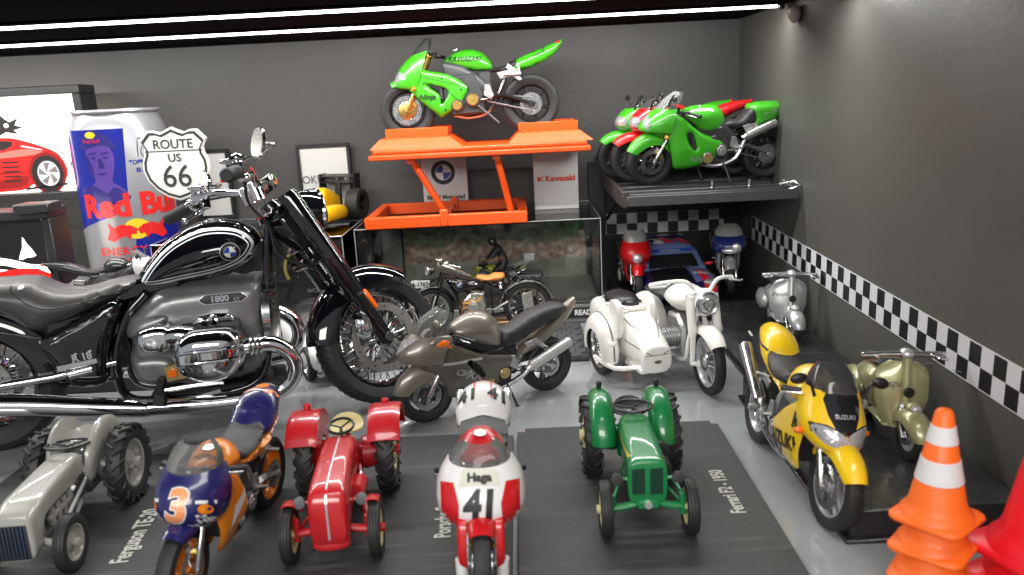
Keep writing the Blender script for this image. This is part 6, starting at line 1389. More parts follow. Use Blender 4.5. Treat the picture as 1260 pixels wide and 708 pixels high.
road = ramp(n2.outputs[0], [(.3, (.2, .21, .17)), (.7, (.3, .31, .25))])
def mixc(f, a, b_):
    m_ = N.new('ShaderNodeMix'); m_.data_type = 'RGBA'; L.new(f, m_.inputs[0]); L.new(a, m_.inputs[6]); L.new(b_, m_.inputs[7]); return m_.outputs[2]
f1 = ramp(hgt, [(.52, (0, 0, 0)), (.6, (1, 1, 1))]); f0 = ramp(mathn('MULTIPLY', sp.outputs[2], .2), [(.3, (0, 0, 0)), (.33, (1, 1, 1))])
L.new(mixc(f0, road, mixc(f1, rock, bush)), b.inputs['Base Color'])
g = G(); g.box((.8, 3.7, 0), (cw-2.3, .08, 5.3), b=.01); o = g.build('backdrop_print', bd, cs)
for v in o.data.vertices: v.co.z += 0
o.location = (0, 0, 0)
me = o.data
for v in me.vertices: v.co.z += 2.7
o.location.z = 1.32
g = G(); g.box((-cw/2+1.2, 3.0, 4.0), (1.4, .1, 5.2), b=.02); g.build('side_print', mat('dark_print', (.1, .11, .09), .5, var=.3), cs)
for k, (zz, cc) in enumerate(((1.42, (.3, .31, .26)),)):
    g = G(); g.box((0, 0, 1.36), (cw-.5, 8, .1), b=.02); g.build('floor_print', mat('road_print', cc, .6, var=.15), cs)

# small bike with a rider inside the case
rx, ry, rz_ = -3.3, 55.2, 1.42
rb2 = sport('adventure_motorcycle', 'yellow green adventure motorcycle with silver top box inside the clear case', (-.2, 55.0, 1.42), 183, .235, paint('yellow_green_paint', (.35, .38, .03)), 14, lod=0, screenm=tscreen, indicators=False, side=None,
    tank=[(6.0, 7.4), (6.8, 9.0), (9.5, 9.6), (11.2, 8.6), (10.4, 7.2), (8, 6.8)], seat=[(.0, 8.3), (1.0, 8.7), (4.6, 8.2), (6.5, 8.0), (6.5, 7.2), (1, 7.6)], tail=[(-1.6, 7.8), (-1.4, 8.5), (1.4, 8.5), (3.4, 7.7), (1, 7.3)],
    nose=[(12.6, 7.4, 11.6, 7.4, .5), (13.6, 7.8, 11.6, 7.8, .9), (13.4, 8.6, 11.4, 8.6, 1.0), (12.6, 9.2, 11.2, 9.3, .8)], screen=[(12.7, 9.1, 11.3, 9.2, .8), (12.2, 10.2, 11.3, 10.4, .8), (11.8, 11.2, 11.3, 11.3, .5)])
g = G()
with tf(S(.235)): g.box((-2.6, 0, 11.2), (3.4, 3.6, 2.4), b=.4)
tb = g.build('top_box', mat('box_silver', (.6, .6, .58), .35, .3), rb2['root'])
g = G()
with tf(S(.235)):
    for y in (-1.2, 1.2): g.tube([(2, y, 8.2), (-1.2, y, 9.9), (-3.8, y, 9.9)], .18, 6); g.tube([(0, y, 7.6), (-2.6, y, 9.9)], .16, 6)
    for y in (-1.2, 1.2): g.tube([(-2.6, y*1.0, 10.0), (-2.9, y, 10.1)], .2, 6)
g.build('rack', silverp, rb2['root'])
def person():
    t = thing('person', 'person in black riding gear and black helmet leaning forward on the yellow green motorcycle', 'person', (-1.0+.1, 55.3, 1.42), 183)
    t.location = rb2['root'].location
    me = bpy.data.meshes.new('body'); s = .235
    J = [(4.4, 0, 9.2, 1.25), (5.0, 0, 11.0, 1.2), (6.2, 0, 13.4, 1.35), (7.0, 0, 14.9, .8), (7.5, 0, 15.7, .55),
         (6.6, 1.6, 14.3, .75), (8.2, 2.4, 12.2, .55), (10.2, 2.6, 10.4, .42), (10.8, 2.6, 9.9, .4),
         (6.6, -1.6, 14.3, .75), (8.2, -2.4, 12.2, .55), (10.2, -2.6, 10.4, .42), (10.8, -2.6, 9.9, .4),
         (4.6, 1.0, 9.0, 1.0), (8.0, 1.9, 7.7, .75), (5.6, 1.9, 4.5, .55), (6.4, 2.0, 3.8, .42), (7.2, 2.0, 3.6, .3),
         (4.6, -1.0, 9.0, 1.0), (8.0, -1.9, 7.7, .75), (5.6, -1.9, 4.5, .55), (6.4, -2.0, 3.8, .42), (7.2, -2.0, 3.6, .3)]
    E = [(0, 1), (1, 2), (2, 3), (3, 4), (2, 5), (5, 6), (6, 7), (7, 8), (2, 9), (9, 10), (10, 11), (11, 12), (0, 13), (13, 14), (14, 15), (15, 16), (16, 17), (0, 18), (18, 19), (19, 20), (20, 21), (21, 22)]
    me.from_pydata([(a*s, b_*s, c*s) for a, b_, c, r in J], E, []); o = bpy.data.objects.new('body', me); COL.objects.link(o); o.parent = t
    md = o.modifiers.new('skin', 'SKIN'); md.use_smooth_shade = True
    for i, q in enumerate(J): me.skin_vertices[0].data[i].radius = (q[3]*s*1.4, q[3]*s*1.4)
    me.skin_vertices[0].data[0].use_root = True
    sb_ = o.modifiers.new('sub', 'SUBSURF'); sb_.levels = sb_.render_levels = 1
    bpy.context.view_layer.update(); dg = bpy.context.evaluated_depsgraph_get(); m2 = bpy.data.meshes.new_from_object(o.evaluated_get(dg)); o.modifiers.clear(); o.data = m2; o.name = 'body'; m2.materials.clear(); m2.materials.append(mat('riding_suit', (.015, .015, .017), .5, bump=.3, bscale=8)); m2.shade_smooth()
    with tf(S(s)):
        g = G(); g.ell((7.9, 0, 16.2), (1.35, 1.15, 1.3), 20, 14); h = g.build('helmet', mat('helmet_black', (.02, .02, .02), .2, 0, .8), t)
        g = G(); g.ell((8.6, 0, 16.3), (.8, .95, .5), 16, 10); g.build('visor', smoke, h)
        for sd in (1, -1):
            g = G(); c = V((11.0, sd*2.6, 9.75)); g.box(tuple(c), (.8, .75, .55), b=.18)
            for k in range(4): g.tube([tuple(c+V((.3, (k-1.5)*.2, .15))), tuple(c+V((.65, (k-1.5)*.2, .05))), tuple(c+V((.6, (k-1.5)*.2, -.35)))], .1, 5, 2)
            g.tube([tuple(c+V((0, -sd*.35, 0))), tuple(c+V((.35, -sd*.6, -.2)))], .11, 5); g.build('glove', blackp, t)
person()

# second case on the left, with things in it
cs2 = case('clear display case behind the big cruiser, with a yellow racing car on top', -23.5, -11.35, 50.5, 60.4, .6, 6.7)
g = G(); g.box((2, 1.5, 3.4), (7.5, .1, 5.2), b=.02); g.build('back_card', mat('card_black', (.012, .012, .013), .4), cs2)
letter('UNITY', .75, (3.7, 1.43, 2.6), (1, 0, 0), (0, 0, 1), silverp, cs2, None, bold=.01); letter('WORLD CHAMPION', .42, (3.7, 1.43, 1.9), (1, 0, 0), (0, 0, 1), silverp, cs2, None)
g = G(); g.torus((1.9, 1.35, 3.6), (0, 1, 0), 1.5, .12, 30, 6, 150, 300); g.build('yellow_arc', mat('pale_yellow', (.5, .42, .1), .5), cs2)

# white roadster behind the cruiser's front wheel
def blob(x, w_, zb, zt_, p=3., n=22, cy=0):
    r = []
    for i in range(n):
        aa = 2*math.pi*i/n; c, q = math.cos(aa), math.sin(aa); r.append((x, cy+w_*math.copysign(abs(c)**(2/p), c), (zb+zt_)/2+(zt_-zb)/2*math.copysign(abs(q)**(2/p), q)))
    return r
wc = thing('model_car', 'white vintage model car with chrome grille, seen between the cruiser engine and front wheel', 'car', (-9.9, 51.0, 0), -60)
wc.location = (-12.2, 46.2, 0)
g = G(); g.loft([blob(*q) for q in ((-4.2, 1.3, .9, 1.9), (-3.5, 1.7, .6, 2.3), (-1, 1.85, .5, 2.3), (1.5, 1.85, .5, 2.25), (3.6, 1.7, .5, 2.1), (4.3, 1.45, .7, 1.7))], k=3); g.build('body', whitep, wc, 60)
g = G(); g.loft([blob(*q) for q in ((-2.4, 1.0, 2.0, 2.6), (-1.8, 1.3, 2.0, 3.2), (.2, 1.3, 2.0, 3.3), (1.2, 1.2, 2.0, 2.5))], k=3); g.build('cabin', blackp, wc, 60)
g = G(); g.box((4.3, 0, 1.4), (.3, 1.8, .8), b=.1); g.build('grille', chrome, wc)
g = G(); g.box((4.45, 0, .75), (.3, 3.2, .35), b=.1); g.build('bumper', chrome, wc)
for sd in (1, -1):
    for x in (-2.6, 2.7): wheel(wc, (x, sd*1.6, .95), .95, .5, 's10', chrome, rubber, None)
    g = G(); g.disc((4.2, sd*1.2, 1.7), (1, 0, 0), .32, .2, 16); g.build('headlamp', lens, wc)

# yellow racing car on the second case
f1 = thing('racing_car', 'yellow open-wheel racing car with black wings and fat tyres, before the grey-lettered frame', 'car', (-14.2, 55.6, 6.85), -106); f1.matrix_world = f1.matrix_world @ S(1.1)
ye = paint('f1_yellow', (.8, .45, .005))
g = G(); g.loft([blob(*q) for q in ((-3.0, .25, .6, 1.5), (-1.9, .4, .4, 2.0), (-1.0, .42, .3, 2.2), (-.5, .5, .3, 1.6), (.6, .5, .3, 1.15), (2.2, .32, .3, .85), (3.8, .2, .3, .6))], k=3); g.build('body', ye, f1, 60)
for sd in (1, -1):
    g = G(); g.loft([blob(*(q+(3., 16, sd*1.05))) for q in ((-1.9, .3, .25, .7), (-1.2, .55, .2, 1.15), (.2, .6, .2, 1.2), (.9, .45, .25, 1.0))], k=3); g.build('sidepod', ye, f1, 60)
    wheel(f1, (-2.6, sd*1.65, .98), .98, 1.0, 's5', blackp, rubber, None, name='rear_wheel', rr=.5); wheel(f1, (2.6, sd*1.6, .9), .9, .75, 's5', blackp, rubber, None, name='front_wheel', rr=.5)
    g = G(); g.box((-3.6, sd*1.25, 2.3), (.9, .08, 1.1), b=.02); g.build('end_plate', blackp, f1)
g = G(); g.box((-3.6, 0, 2.7), (.8, 2.5, .1), Ry(8), b=.03); g.box((-3.6, 0, 2.3), (.7, 2.5, .08), Ry(4), b=.03); g.box((-3.3, 0, 1.5), (.2, .4, 1.6)); g.build('rear_wing', blackp, f1)
g = G(); g.box((3.8, 0, .3), (.8, 3.2, .08), b=.03); g.build('front_wing', blackp, f1)
g = G(); g.tube([(-.3, 0, 1.6), (.4, 0, 1.3)], .3, 10); g.ell((-.1, 0, 1.75), (.35, .3, .32)); g.build('cockpit', blackp, f1)
g = G()
for sd in (1, -1):
    for x in (-2.6, 2.6): g.tube([(x, sd*.3, .8), (x, sd*1.6, .9)], .06, 5); g.tube([(x+.5, sd*.3, .8), (x, sd*1.6, .9)], .06, 5)
g.build('suspension', blackp, f1)

# ------------------------------------------------------------------ rally car
def rally():
    t = thing('rally_car', 'blue and red rally car with black bonnet on a black plinth under the rack', 'car', (9.75, 55.3, 1.12), -84)
    bl = paint('rally_blue', (.12, .17, .36)); rd = paint('rally_red', (.75, .02, .04)); nv = paint('rally_navy', (.01, .012, .07)); t.matrix_world = T(9.9, 55.6, 1.12) @ Rz(-84) @ S(1.05, 1.2, .86)
    g = G(); g.loft([blob(*q) for q in ((-3.4, 1.7, .7, 1.9), (-3.1, 2.1, .4, 2.3), (-1.6, 2.3, .35, 2.45), (1.5, 2.25, .35, 2.35), (3.2, 2.2, .35, 2.0), (4.1, 2.0, .4, 1.5), (4.35, 1.7, .5, 1.1))], k=3); bdy = g; B = g.build('body', nv, t, 60)
    g2 = G(); g2.loft([blob(*q) for q in ((-3.0, 1.7, 2.0, 2.7), (-2.4, 1.75, 2.0, 3.5), (-1.2, 1.75, 2.0, 3.95), (.3, 1.7, 2.0, 3.92), (1.0, 1.75, 2.0, 3.4), (2.0, 1.85, 2.0, 2.35))], k=3); cab = g2; C_ = g2.build('cabin', bl, t, 60)
    gl = mat('car_glass', (.012, .014, .016), .08, 0, 1)
    patch([(-1.45, -.72), (1.45, -.72), (1.25, .45), (-1.25, .45)], (1.8, 0, 3.0), (0, 1, 0), (-.6, 0, 1), gl, C_, cab, 'windscreen', off=.02)
    for sd in (1, -1):
        patch([(-1.9, -.45), (1.2, -.45), (.5, .5), (-1.4, .5)], (-.6, sd*2, 3.1), (-sd, 0, 0) if sd > 0 else (1, 0, 0), (0, 0, 1), gl, C_, cab, 'side_window', off=.02)
        patch([(-.2, -.8), (.05, -.8), (.05, .75), (-.2, .75)], (1.6, sd*1.58, 3.1), (0, 1, 0), (-.6, 0, 1), rd if sd < 0 else bl, C_, cab, 'pillar', off=.03)
        patch([(-.3, -.8), (.4, -.9), (.5, 0), (-.2, .5)], (4.2, sd*1.35, 1.35), (0, 1, 0), (-.6, 0, 1), rd if sd > 0 else bl, B, bdy, 'bumper_panel')
        g = G(); g.ell((3.95, sd*1.55, 1.55), (.35, .45, .25), 14, 8); g.build('headlight', lens, t)
        for x in (-2.4, 2.5): wheel(t, (x, sd*2.0, .85), .85, .6, 's5', whitep, rubber, None)
        g = G(); g.ell((1.5, sd*2.15, 2.35), (.16, .26, .15), 12, 8); g.build('wing_mirror', rd, t)
    patch([(-1.3, -.13), (1.3, -.13), (1.25, .13), (-1.25, .13)], (1.15, 0, 3.55), (0, 1, 0), (-.6, 0, 1), bluep, C_, cab, 'sun_strip', off=.03)
    letter('HYUNDAI', .26, (1.2, 0, 3.52), (0, 1, 0), (-.6, 0, 1), silverp, C_, cab, bold=.012, off=.045)
    for (y, w_, c_) in ((-1.2, .5, rd), (-.45, .6, whitep), (.2, .5, rd), (1.1, .6, rd)):
        patch([(y-w_/2, -.9), (y+w_/2, -.9), (y+w_/2-.3, .8), (y-w_/2-.3, .8)], (-.5, 0, 4.4), (0, 1, 0), (-1, 0, 0), c_, C_, cab, 'roof_stripe', off=.02)
    patch([(-1.7, -1.0), (.6, -1.1), (.5, .9), (-1.4, .9)], (3.0, 0, 2.6), (0, 1, 0), (-1, 0, .0), mat('bonnet_black', (.008, .008, .01), .3, 0, .4), B, bdy, 'bonnet_panel', off=.02)
    patch([(.7, -1.0), (1.9, -.7), (1.75, .9), (.6, .8)], (3.0, 0, 2.6), (0, 1, 0), (-1, 0, 0), bl, B, bdy, 'bonnet_panel', off=.02)
    patch([(1.1, -1.2), (1.6, -1.1), (1.4, .3), (1.0, .4)], (3.0, 0, 2.6), (0, 1, 0), (-1, 0, 0), rd, B, bdy, 'bonnet_stripe', off=.035)
    letter('WRC', .4, (3.1, 1.2, 2.6), (0, 1, 0), (-1, 0, 0), white, B, bdy, bold=.015, off=.05)
    g = G(); g.box((-3.2, 0, 3.7), (.9, 3.8, .12), b=.04); g.build('rear_wing', nv, t)
    for y in (-1.5, 1.5): g = G(); g.box((-3.1, y, 3.0), (.5, .08, 1.4), b=.02); g.build('wing_strut', nv, t)
    g = G(); g.box((4.25, 0, .75), (.3, 2.6, .45), b=.1); g.build('lower_grille', blackp, t)
rally()

# ------------------------------------------------------------------ cards on the case, frames on the wall
cardm = mat('card_white', (.62, .62, .61), .4, 0, .2)
c1 = thing('sign_card', 'white card with a round blue and white emblem, standing behind the orange lift', 'sign', (-5.4, 59.3, 6.95), 0)
G().box((0, 0, 1.95), (3.25, .12, 3.9), b=.02).build('panel', cardm, c1); roundel(.95, (-.1, -.07, 2.75), (1, 0, 0), (0, 0, 1), c1); letter('BMW Motorrad', .42, (0, -.07, .95), (1, 0, 0), (0, 0, 1), ink, c1, None, bold=.014)
c2 = thing('sign_card', 'tall white card printed Kawasaki in red standing on the clear case', 'sign', (2.55, 57.0, 6.95), 0)
G().box((0, 0, 2.1), (3.1, .12, 4.2), b=.02).build('panel', cardm, c2); letter('Kawasaki', .56, (.3, -.07, 2.15), (1, 0, 0), (0, 0, 1), redp, c2, None, bold=.022); patch([(-1.3, -.12), (-1.1, -.12), (-1.1, .0), (-.9, -.12), (-.8, -.12), (-1.0, .06), (-.8, .22), (-.95, .22), (-1.1, .08), (-1.1, .22), (-1.3, .22)], (0, -.07, 2.1), (1, 0, 0), (0, 0, 1), redp, c2, None, 'logo')
def frame(label, x0, x1, z0, z1, y, rz=0):
    t = thing('picture_frame', label, 'picture frame', ((x0+x1)/2, y, z0), rz, 'small black picture frames at the back wall'); w, h = x1-x0, z1-z0
    for (c, d) in (((0, 0, .12), (w, .35, .24)), ((0, 0, h-.12), (w, .35, .24)), ((-w/2+.12, 0, h/2), (.24, .35, h-.49)), ((w/2-.12, 0, h/2), (.24, .35, h-.49))):
        G().box(c, d, b=.03).build('frame_bar', blackp, t)
    G().box((0, .05, h/2), (w-.45, .1, h-.45), b=.01).build('sheet', mat('sheet_white', (.6, .6, .57), .5), t); return t
fa = frame('black picture frame with grey capital letters on a white sheet, behind the yellow racing car', -16.3, -12.35, 7.2, 12.1, 60.4)
letter('OKUYAMA', .82, (.1, -.02, 2.3), (1, 0, 0), (0, 0, 1), mgrey, fa, None, bold=.012, sx=.92)
fb = frame('black picture frame with a small red mark on white, behind the road shield', -24.0, -21.3, 7.0, 12.1, 60.4)
patch([(-.3, -.4), (.1, .5), (.3, .45), (.05, -.1), (.35, -.05), (0, -.5)], (.75, -.02, 3.1), (1, 0, 0), (0, 0, 1), redp, fb, None, 'mark')
fb.rotation_euler = (0, 0, 0)

# ------------------------------------------------------------------ route sign
sg = thing('road_sign', 'white embossed Route US 66 shield sign standing behind the cruiser handlebar', 'sign', (-19.3, 46.2, 10.0), -3)
half = [(0, 0), (.7, .22), (1.3, .62), (1.75, 1.15), (1.95, 1.75), (1.92, 2.25), (1.72, 2.7), (1.7, 3.0), (1.95, 3.45), (1.45, 3.98), (1.1, 3.98), (.7, 3.85), (.35, 3.98), (0, 4.15)]
pl = half+[(-x, z) for x, z in half[::-1][1:-1]]
g = G(); g.prism(pl, -.13, .13, .06); g.build('plate', whitep if False else mat('shield_white', (.66, .66, .62), .5, bump=.5, bscale=9, var=.1), sg)
C = np.array([0, 2.1]); sc = lambda f: [tuple(C+(np.array(p)-C)*f) for p in pl]
lay([*sc(.93), *sc(.86)], [(i, (i+1) % len(pl), len(pl)+(i+1) % len(pl), len(pl)+i) for i in range(len(pl))], (0, -.136, 0), (1, 0, 0), (0, 0, 1), 'border_line', mat('sign_grey', (.03, .032, .028), .5), sg)
letter('ROUTE', .72, (0, -.14, 3.18), (1, 0, 0), (0, 0, 1), MATS['sign_grey'], sg, None, ext=.02); letter('US', .62, (0, -.14, 2.42), (1, 0, 0), (0, 0, 1), MATS['sign_grey'], sg, None, ext=.02, sx=1.1); letter('66', 1.75, (0, -.14, 1.35), (1, 0, 0), (0, 0, 1), MATS['sign_grey'], sg, None, ext=.02)
lay(rect(3.3, .05, 0, 2.82), [(0, 1, 2, 3)], (0, -.14, 0), (1, 0, 0), (0, 0, 1), 'divider_line', MATS['sign_grey'], sg)
g = G(); g.cyl((0, .2, -10.0), (0, .2, 3.0), .09, 8); g.disc((0, .2, -9.9), (0, 0, 1), 1.2, .2, 24); g.build('post', blackp, sg)

# ------------------------------------------------------------------ drink can
cn = thing('drink_can', 'large blue and silver energy drink can with red lettering', 'can', (-26.2, 54.2, 0), 27)
Rc = 2.95
g = G(); g.lathe([(.0, 0), (.0, 2.1), (.25, 2.35), (.9, Rc), (14.1, Rc), (14.9, 2.6), (15.0, 2.55), (15.15, 2.72), (15.3, 2.68), (15.25, 2.5), (15.0, 2.45), (14.95, 0)], (0, 0, 0), (0, 0, 1), 72)
cb = g; cm = mat('can_silver', (.3, .3, .32), .28, .4, 0, .02, 2); CN = g.build('can_body', cm, cn, 60)
canblue = mat('can_blue', (.012, .02, .3), .22, .35, .5); canred = mat('can_red', (.75, .02, .02), .3, .2, .4)
def wrap(vs, fs, m, nm, off):
    bm = bmesh.new(); bv = [bm.verts.new((v[0], v[1], 0)) for v in vs]
    for f in fs:
        try: bm.faces.new([bv[i] for i in f])
        except ValueError: pass
    bmesh.ops.triangulate(bm, faces=bm.faces)
    for _ in range(5):
        E = [e for e in bm.edges if e.calc_length() > .3]
        if not E: break
        bmesh.ops.subdivide_edges(bm, edges=E, cuts=1); bmesh.ops.triangulate(bm, faces=[f for f in bm.faces if len(f.verts) > 3])
    for v in bm.verts:
        a = v.co.x/Rc; r = Rc+off; v.co = V((r*math.sin(a), -r*math.cos(a), v.co.y))
    me = bpy.data.meshes.new(nm); bm.to_mesh(me); bm.free(); me.materials.append(m); me.shade_smooth(); o = bpy.data.objects.new(nm, me); COL.objects.link(o); o.parent = CN
def cp(poly, m, nm='print', off=.01, k=1, dz=0):
    P = [tuple(q) for q in (crom(poly, k, True) if k > 1 else poly)]; P = [(x, z+dz) for x, z in P]
    vv, ee, ff, *_ = delaunay_2d_cdt([V(q) for q in P], [(i, (i+1) % len(P)) for i in range(len(P))], [], 1, 1e-6); wrap([tuple(v) for v in vv], [tuple(f) for f in ff], m, nm, off)
def ct(txt, size, x, z, m, off=.012, **k):
    vs, fs = text_mesh(txt, size, **k); wrap([(v[0]+x, v[1]+z) for v in vs], fs, m, 'lettering', off)
cp([(-4.6, 7.6), (-4.6, 14.1), (.25, 14.1), (-.05, 9.9), (-1.4, 8.6)], canblue); cp([(-.6, .95), (.1, 8.0), (1.6, 7.7), (4.6, 9.3), (4.6, .95)], canblue)
skin = mat('portrait_violet', (.085, .04, .27), .35, .2, .3); dk = mat('portrait_dark', (.02, .015, .16), .35, .2, .3)
D = .72
cp([(-3.0, 9.5), (-2.6, 9.8), (-1.9, 10.1), (-1.95, 10.6), (-2.3, 12.0), (-1.6, 12.9), (-.85, 12.6), (-.5, 11.6), (-.7, 10.6), (-.8, 10.1), (-.3, 9.7), (-.2, 9.3)], skin, 'portrait', .018, 3, D)
cp([(-2.6, 12.1), (-2.3, 13.0), (-1.5, 13.35), (-.7, 12.9), (-.3, 12.1), (-1.2, 12.45)], dk, 'portrait_cap', .026, 3, D)
cp([(-3.2, 8.9), (-2.6, 9.8), (-1.9, 9.9), (-1.2, 9.4), (-.8, 9.8), (-.2, 9.4), (0, 8.9)], dk, 'portrait_collar', .026, 2, D)
for x in (-1.8, -1.0): cp(circ(.16, 10, x, 11.65, sy=.4), dk, 'portrait_eye', .03, 1, D); cp([(x-.28, 11.95), (x+.25, 12.0), (x+.25, 11.9), (x-.25, 11.86)], dk, 'portrait_brow', .03, 1, D)
cp([(-1.46, 11.6), (-1.3, 11.6), (-1.12, 11.0), (-1.5, 10.98)], dk, 'portrait_nose', .03, 1, D); cp([(-1.75, 10.65), (-1.4, 10.72), (-1.05, 10.65), (-1.4, 10.55)], dk, 'portrait_mouth', .03, 1, D)
cp([(-2.3, 12.0), (-2.2, 10.9), (-1.9, 10.3), (-1.95, 11.2)], dk, 'portrait_shade', .03, 2, D)
cp(circ(.34, 14, -1.75, 13.15, sy=.6), mat('can_yellow', (.85, .6, .03), .3, .2, .4), 'cap_logo', .034, 1, D-.1); ct('Red Bull', .34, -1.75, 13.4, canred, off=.036)
ct('TOPRAK RAZG.', .36, 1.55, 11.95, canblue, bold=.014); ct('EL NIÑO 54', .36, 1.6, 11.45, canblue, bold=.014)
gg = crom([(.9, 12.3), (1.0, 13.4), (1.3, 13.2), (1.1, 12.5), (1.5, 12.2), (1.6, 12.8), (1.3, 12.8), (1.8, 12.6), (2.0, 13.2), (2.1, 12.4), (2.4, 12.7)], 4); sv = []
for i in range(len(gg)-1):
    p, q = gg[i], gg[i+1]; d = q-p; n_ = np.array([-d[1], d[0]])/(np.linalg.norm(d)+1e-9)*.025; sv += [(tuple(p+n_), tuple(p-n_))]
wrap([q for pr in sv for q in pr], [(2*i, 2*i+1, 2*i+3, 2*i+2) for i in range(len(sv)-1)], ink, 'signature', .02)
for (x, z) in ((1.7, 13.4), (2.3, 10.2)): cp([(x, z-.8), (x+.25, z-.2), (x+.1, z+.5), (x-.15, z)], mat('can_orange', (.8, .25, .05), .35, .2, .3), 'flare', .014)
ct('Red Bull', 1.95, .2, 9.25, canred, bold=.09, off=.03)
cp(circ(.82, 24, .2, 7.75, sy=.8), MATS['can_yellow'], 'sun', .022)
bull = [(-1.9, 7.2), (-1.65, 7.75), (-1.75, 8.25), (-1.4, 7.9), (-.95, 8.1), (-.35, 8.0), (0, 7.75), (-.12, 7.4), (-.4, 7.45), (-.5, 7.1), (-.75, 7.35), (-1.1, 7.25), (-1.5, 7.0)]
cp([(x+.2, z) for x, z in bull], canred, 'bull', .03); cp([(-x+.2, z) for x, z in bull], canred, 'bull', .03)
ct('ENERGY DRINK', .72, .5, 6.35, canred, bold=.014, off=.03, space=1.15)
for i in range(9):
    random.seed(i); cp(circ(random.uniform(.15, .4), 7, random.uniform(.6, 2.4), random.uniform(1.2, 5.0)), silverp if i % 3 else bluep, 'print', .02)
cp([(-1.1, 3.5), (-.6, 5.9), (-.1, 5.7), (-.4, 3.4)], canred, 'print', .02)

# ------------------------------------------------------------------ light boxes with a red sports car print
glow = mat('backlit_white', (.9, .88, .84), .4, emit=(1, .93, .8), es=2.6); glow_d = mat('backlit_dark', (.02, .015, .015), .4); glow_g = mat('backlit_grey', (.12, .1, .1), .4, emit=(.5, .45, .4), es=.25)
glow_r = mat('backlit_red', (.5, .01, .01), .35, emit=(.75, .02, .015), es=.75); glow_r2 = mat('backlit_dark_red', (.2, .005, .005), .4, emit=(.3, .01, .01), es=.4); glow_s = mat('backlit_silver', (.4, .4, .42), .4, emit=(.5, .5, .52), es=.7)
frm = mat('lightbox_frame', (.018, .017, .017), .4, 0, .2)
def lightbox(label, O, rz, w, h, d, pitch=0):
    t = thing('light_box', label, 'light box', O, rz, 'backlit pictures in black box frames'); t.matrix_world = T(*O) @ Rz(rz) @ Rx(pitch); b = .5
    for (c, dd) in (((-w/2, 0, b/2), (w, d, b)), ((-w/2, 0, h-b/2), (w, d, b)), ((-b/2, 0, h/2), (b, d-.02, h-2*b)), ((-w+b/2, 0, h/2), (b, d-.02, h-2*b))): G().box(c, dd, b=.05).build('frame_bar', frm, t)
    G().box((-w/2, d*.2, h/2), (w-2*b+.02, d*.4, h-2*b+.02), b=.01).build('lit_panel', glow, t)
    return t
def lp(t, poly, m, y, nm='print', **k): return patch(poly, (0, y, 0), (1, 0, 0), (0, 0, 1), m, t, None, nm, **k)
LA = lightbox('glowing light box showing a red sports car with silver wheel, above the other', (-29.5, 57.6, 9.35), 2, 13, 6.65, 2.0); LA.matrix_world = LA.matrix_world @ S(1.16)
yy = -.02
lp(LA, [(-9, .8), (-8.5, 2.9), (-7.4, 3.6), (-5.4, 3.8), (-4.2, 3.55), (-2.6, 2.9), (-2.1, 2.3), (-1.95, 1.6), (-2.3, 1.1), (-4, 1.0), (-5, .6)], glow_r, yy, k=3)
glow_r3 = mat('backlit_light_red', (.7, .1, .08), .35, emit=(1, .16, .12), es=.9)
lp(LA, [(-7.0, 2.6), (-5.5, 2.95), (-4.0, 3.05), (-3.0, 2.75), (-3.6, 2.72), (-5.2, 2.6)], glow_r3, yy-.011, 'highlight', k=3)
lp(LA, [(-8.5, .85), (-5.2, .75), (-4.35, 1.15), (-4.5, 1.5), (-6.5, 1.2), (-8.5, 1.25)], glow_r2, yy-.011, 'sill_shade', k=2)
for q in range(5): lp(LA, [(-7.6+.9*q, 5.0+.2*(q % 2)), (-7.2+.9*q, 5.6+.15*(q % 3)), (-6.9+.9*q, 5.1), (-7.2+.9*q, 4.8)], mat('backlit_pale', (.5, .47, .42), .4, emit=(.85, .78, .68), es=.9), yy-.006, 'petal', k=2)
lp(LA, [(-8.2, 3.0), (-7.0, 3.45), (-5.6, 3.6), (-4.9, 3.5), (-5.4, 3.1), (-7.2, 2.9)], glow_d, yy-.012, 'side_glass', k=2)
lp(LA, [(-4.3, 2.6), (-3.2, 2.45), (-2.5, 2.2), (-2.2, 1.9), (-2.15, 1.7), (-2.5, 2.0), (-3.3, 2.3)], glow_r2, yy-.012, 'shade', k=2)
lp(LA, [(-8.5, 1.6), (-4.3, 1.75), (-4.25, 1.68), (-8.5, 1.5)], glow_r2, yy-.012, 'crease')
lp(LA, [(-4.4, 3.3), (-3.2, 3.0), (-3.3, 2.95), (-4.5, 3.22)], glow_s, yy-.014, 'glint'); lp(LA, circ(1.12, 26, -3.15, 1.6, sy=1.12), glow_r2, yy-.014, 'wheel_arch')
lp(LA, circ(.95, 26, -3.15, 1.55, sy=1.15), glow_d, yy-.02, 'tyre'); lp(LA, circ(.66, 26, -3.1, 1.55, sy=1.15), glow_s, yy-.03, 'rim'); 
for a in range(5):
    A = math.radians(72*a+20); lp(LA, [(-3.1+.12*math.cos(A+1.3), 1.55+.12*math.sin(A+1.3)), (-3.1+.6*math.cos(A+.3), 1.55+.68*math.sin(A+.3)), (-3.1+.6*math.cos(A-.3), 1.55+.68*math.sin(A-.3))], glow_g, yy-.04, 'rim_gap')
for k in range(5): lp(LA, rect(1.0, .1, -5.3, 1.2+.28*k), glow_d, yy-.02, 'intake_slat')
lp(LA, [(-4.6, .75), (-2.0, .95), (-2.1, .8), (-4.6, .6)], glow_d, yy-.02)
lp(LA, [(-7, 3.9), (-6.6, 4.9), (-5.6, 5.3), (-4.9, 4.7), (-4.35, 4.9), (-4.6, 4.5), (-4.1, 4.35), (-4.7, 4.2), (-4.4, 3.95), (-5.2, 4.1), (-5.6, 3.9)], glow_d, yy-.01); lp(LA, circ(.13, 10, -5.1, 4.5), glow, yy-.02)
lp(LA, [(-1.75, 2.0), (-1.4, 2.7), (-1.1, 3.0), (-1.3, 2.5), (-1.2, 1.9), (-1.5, 1.7)], glow_g, yy-.01)
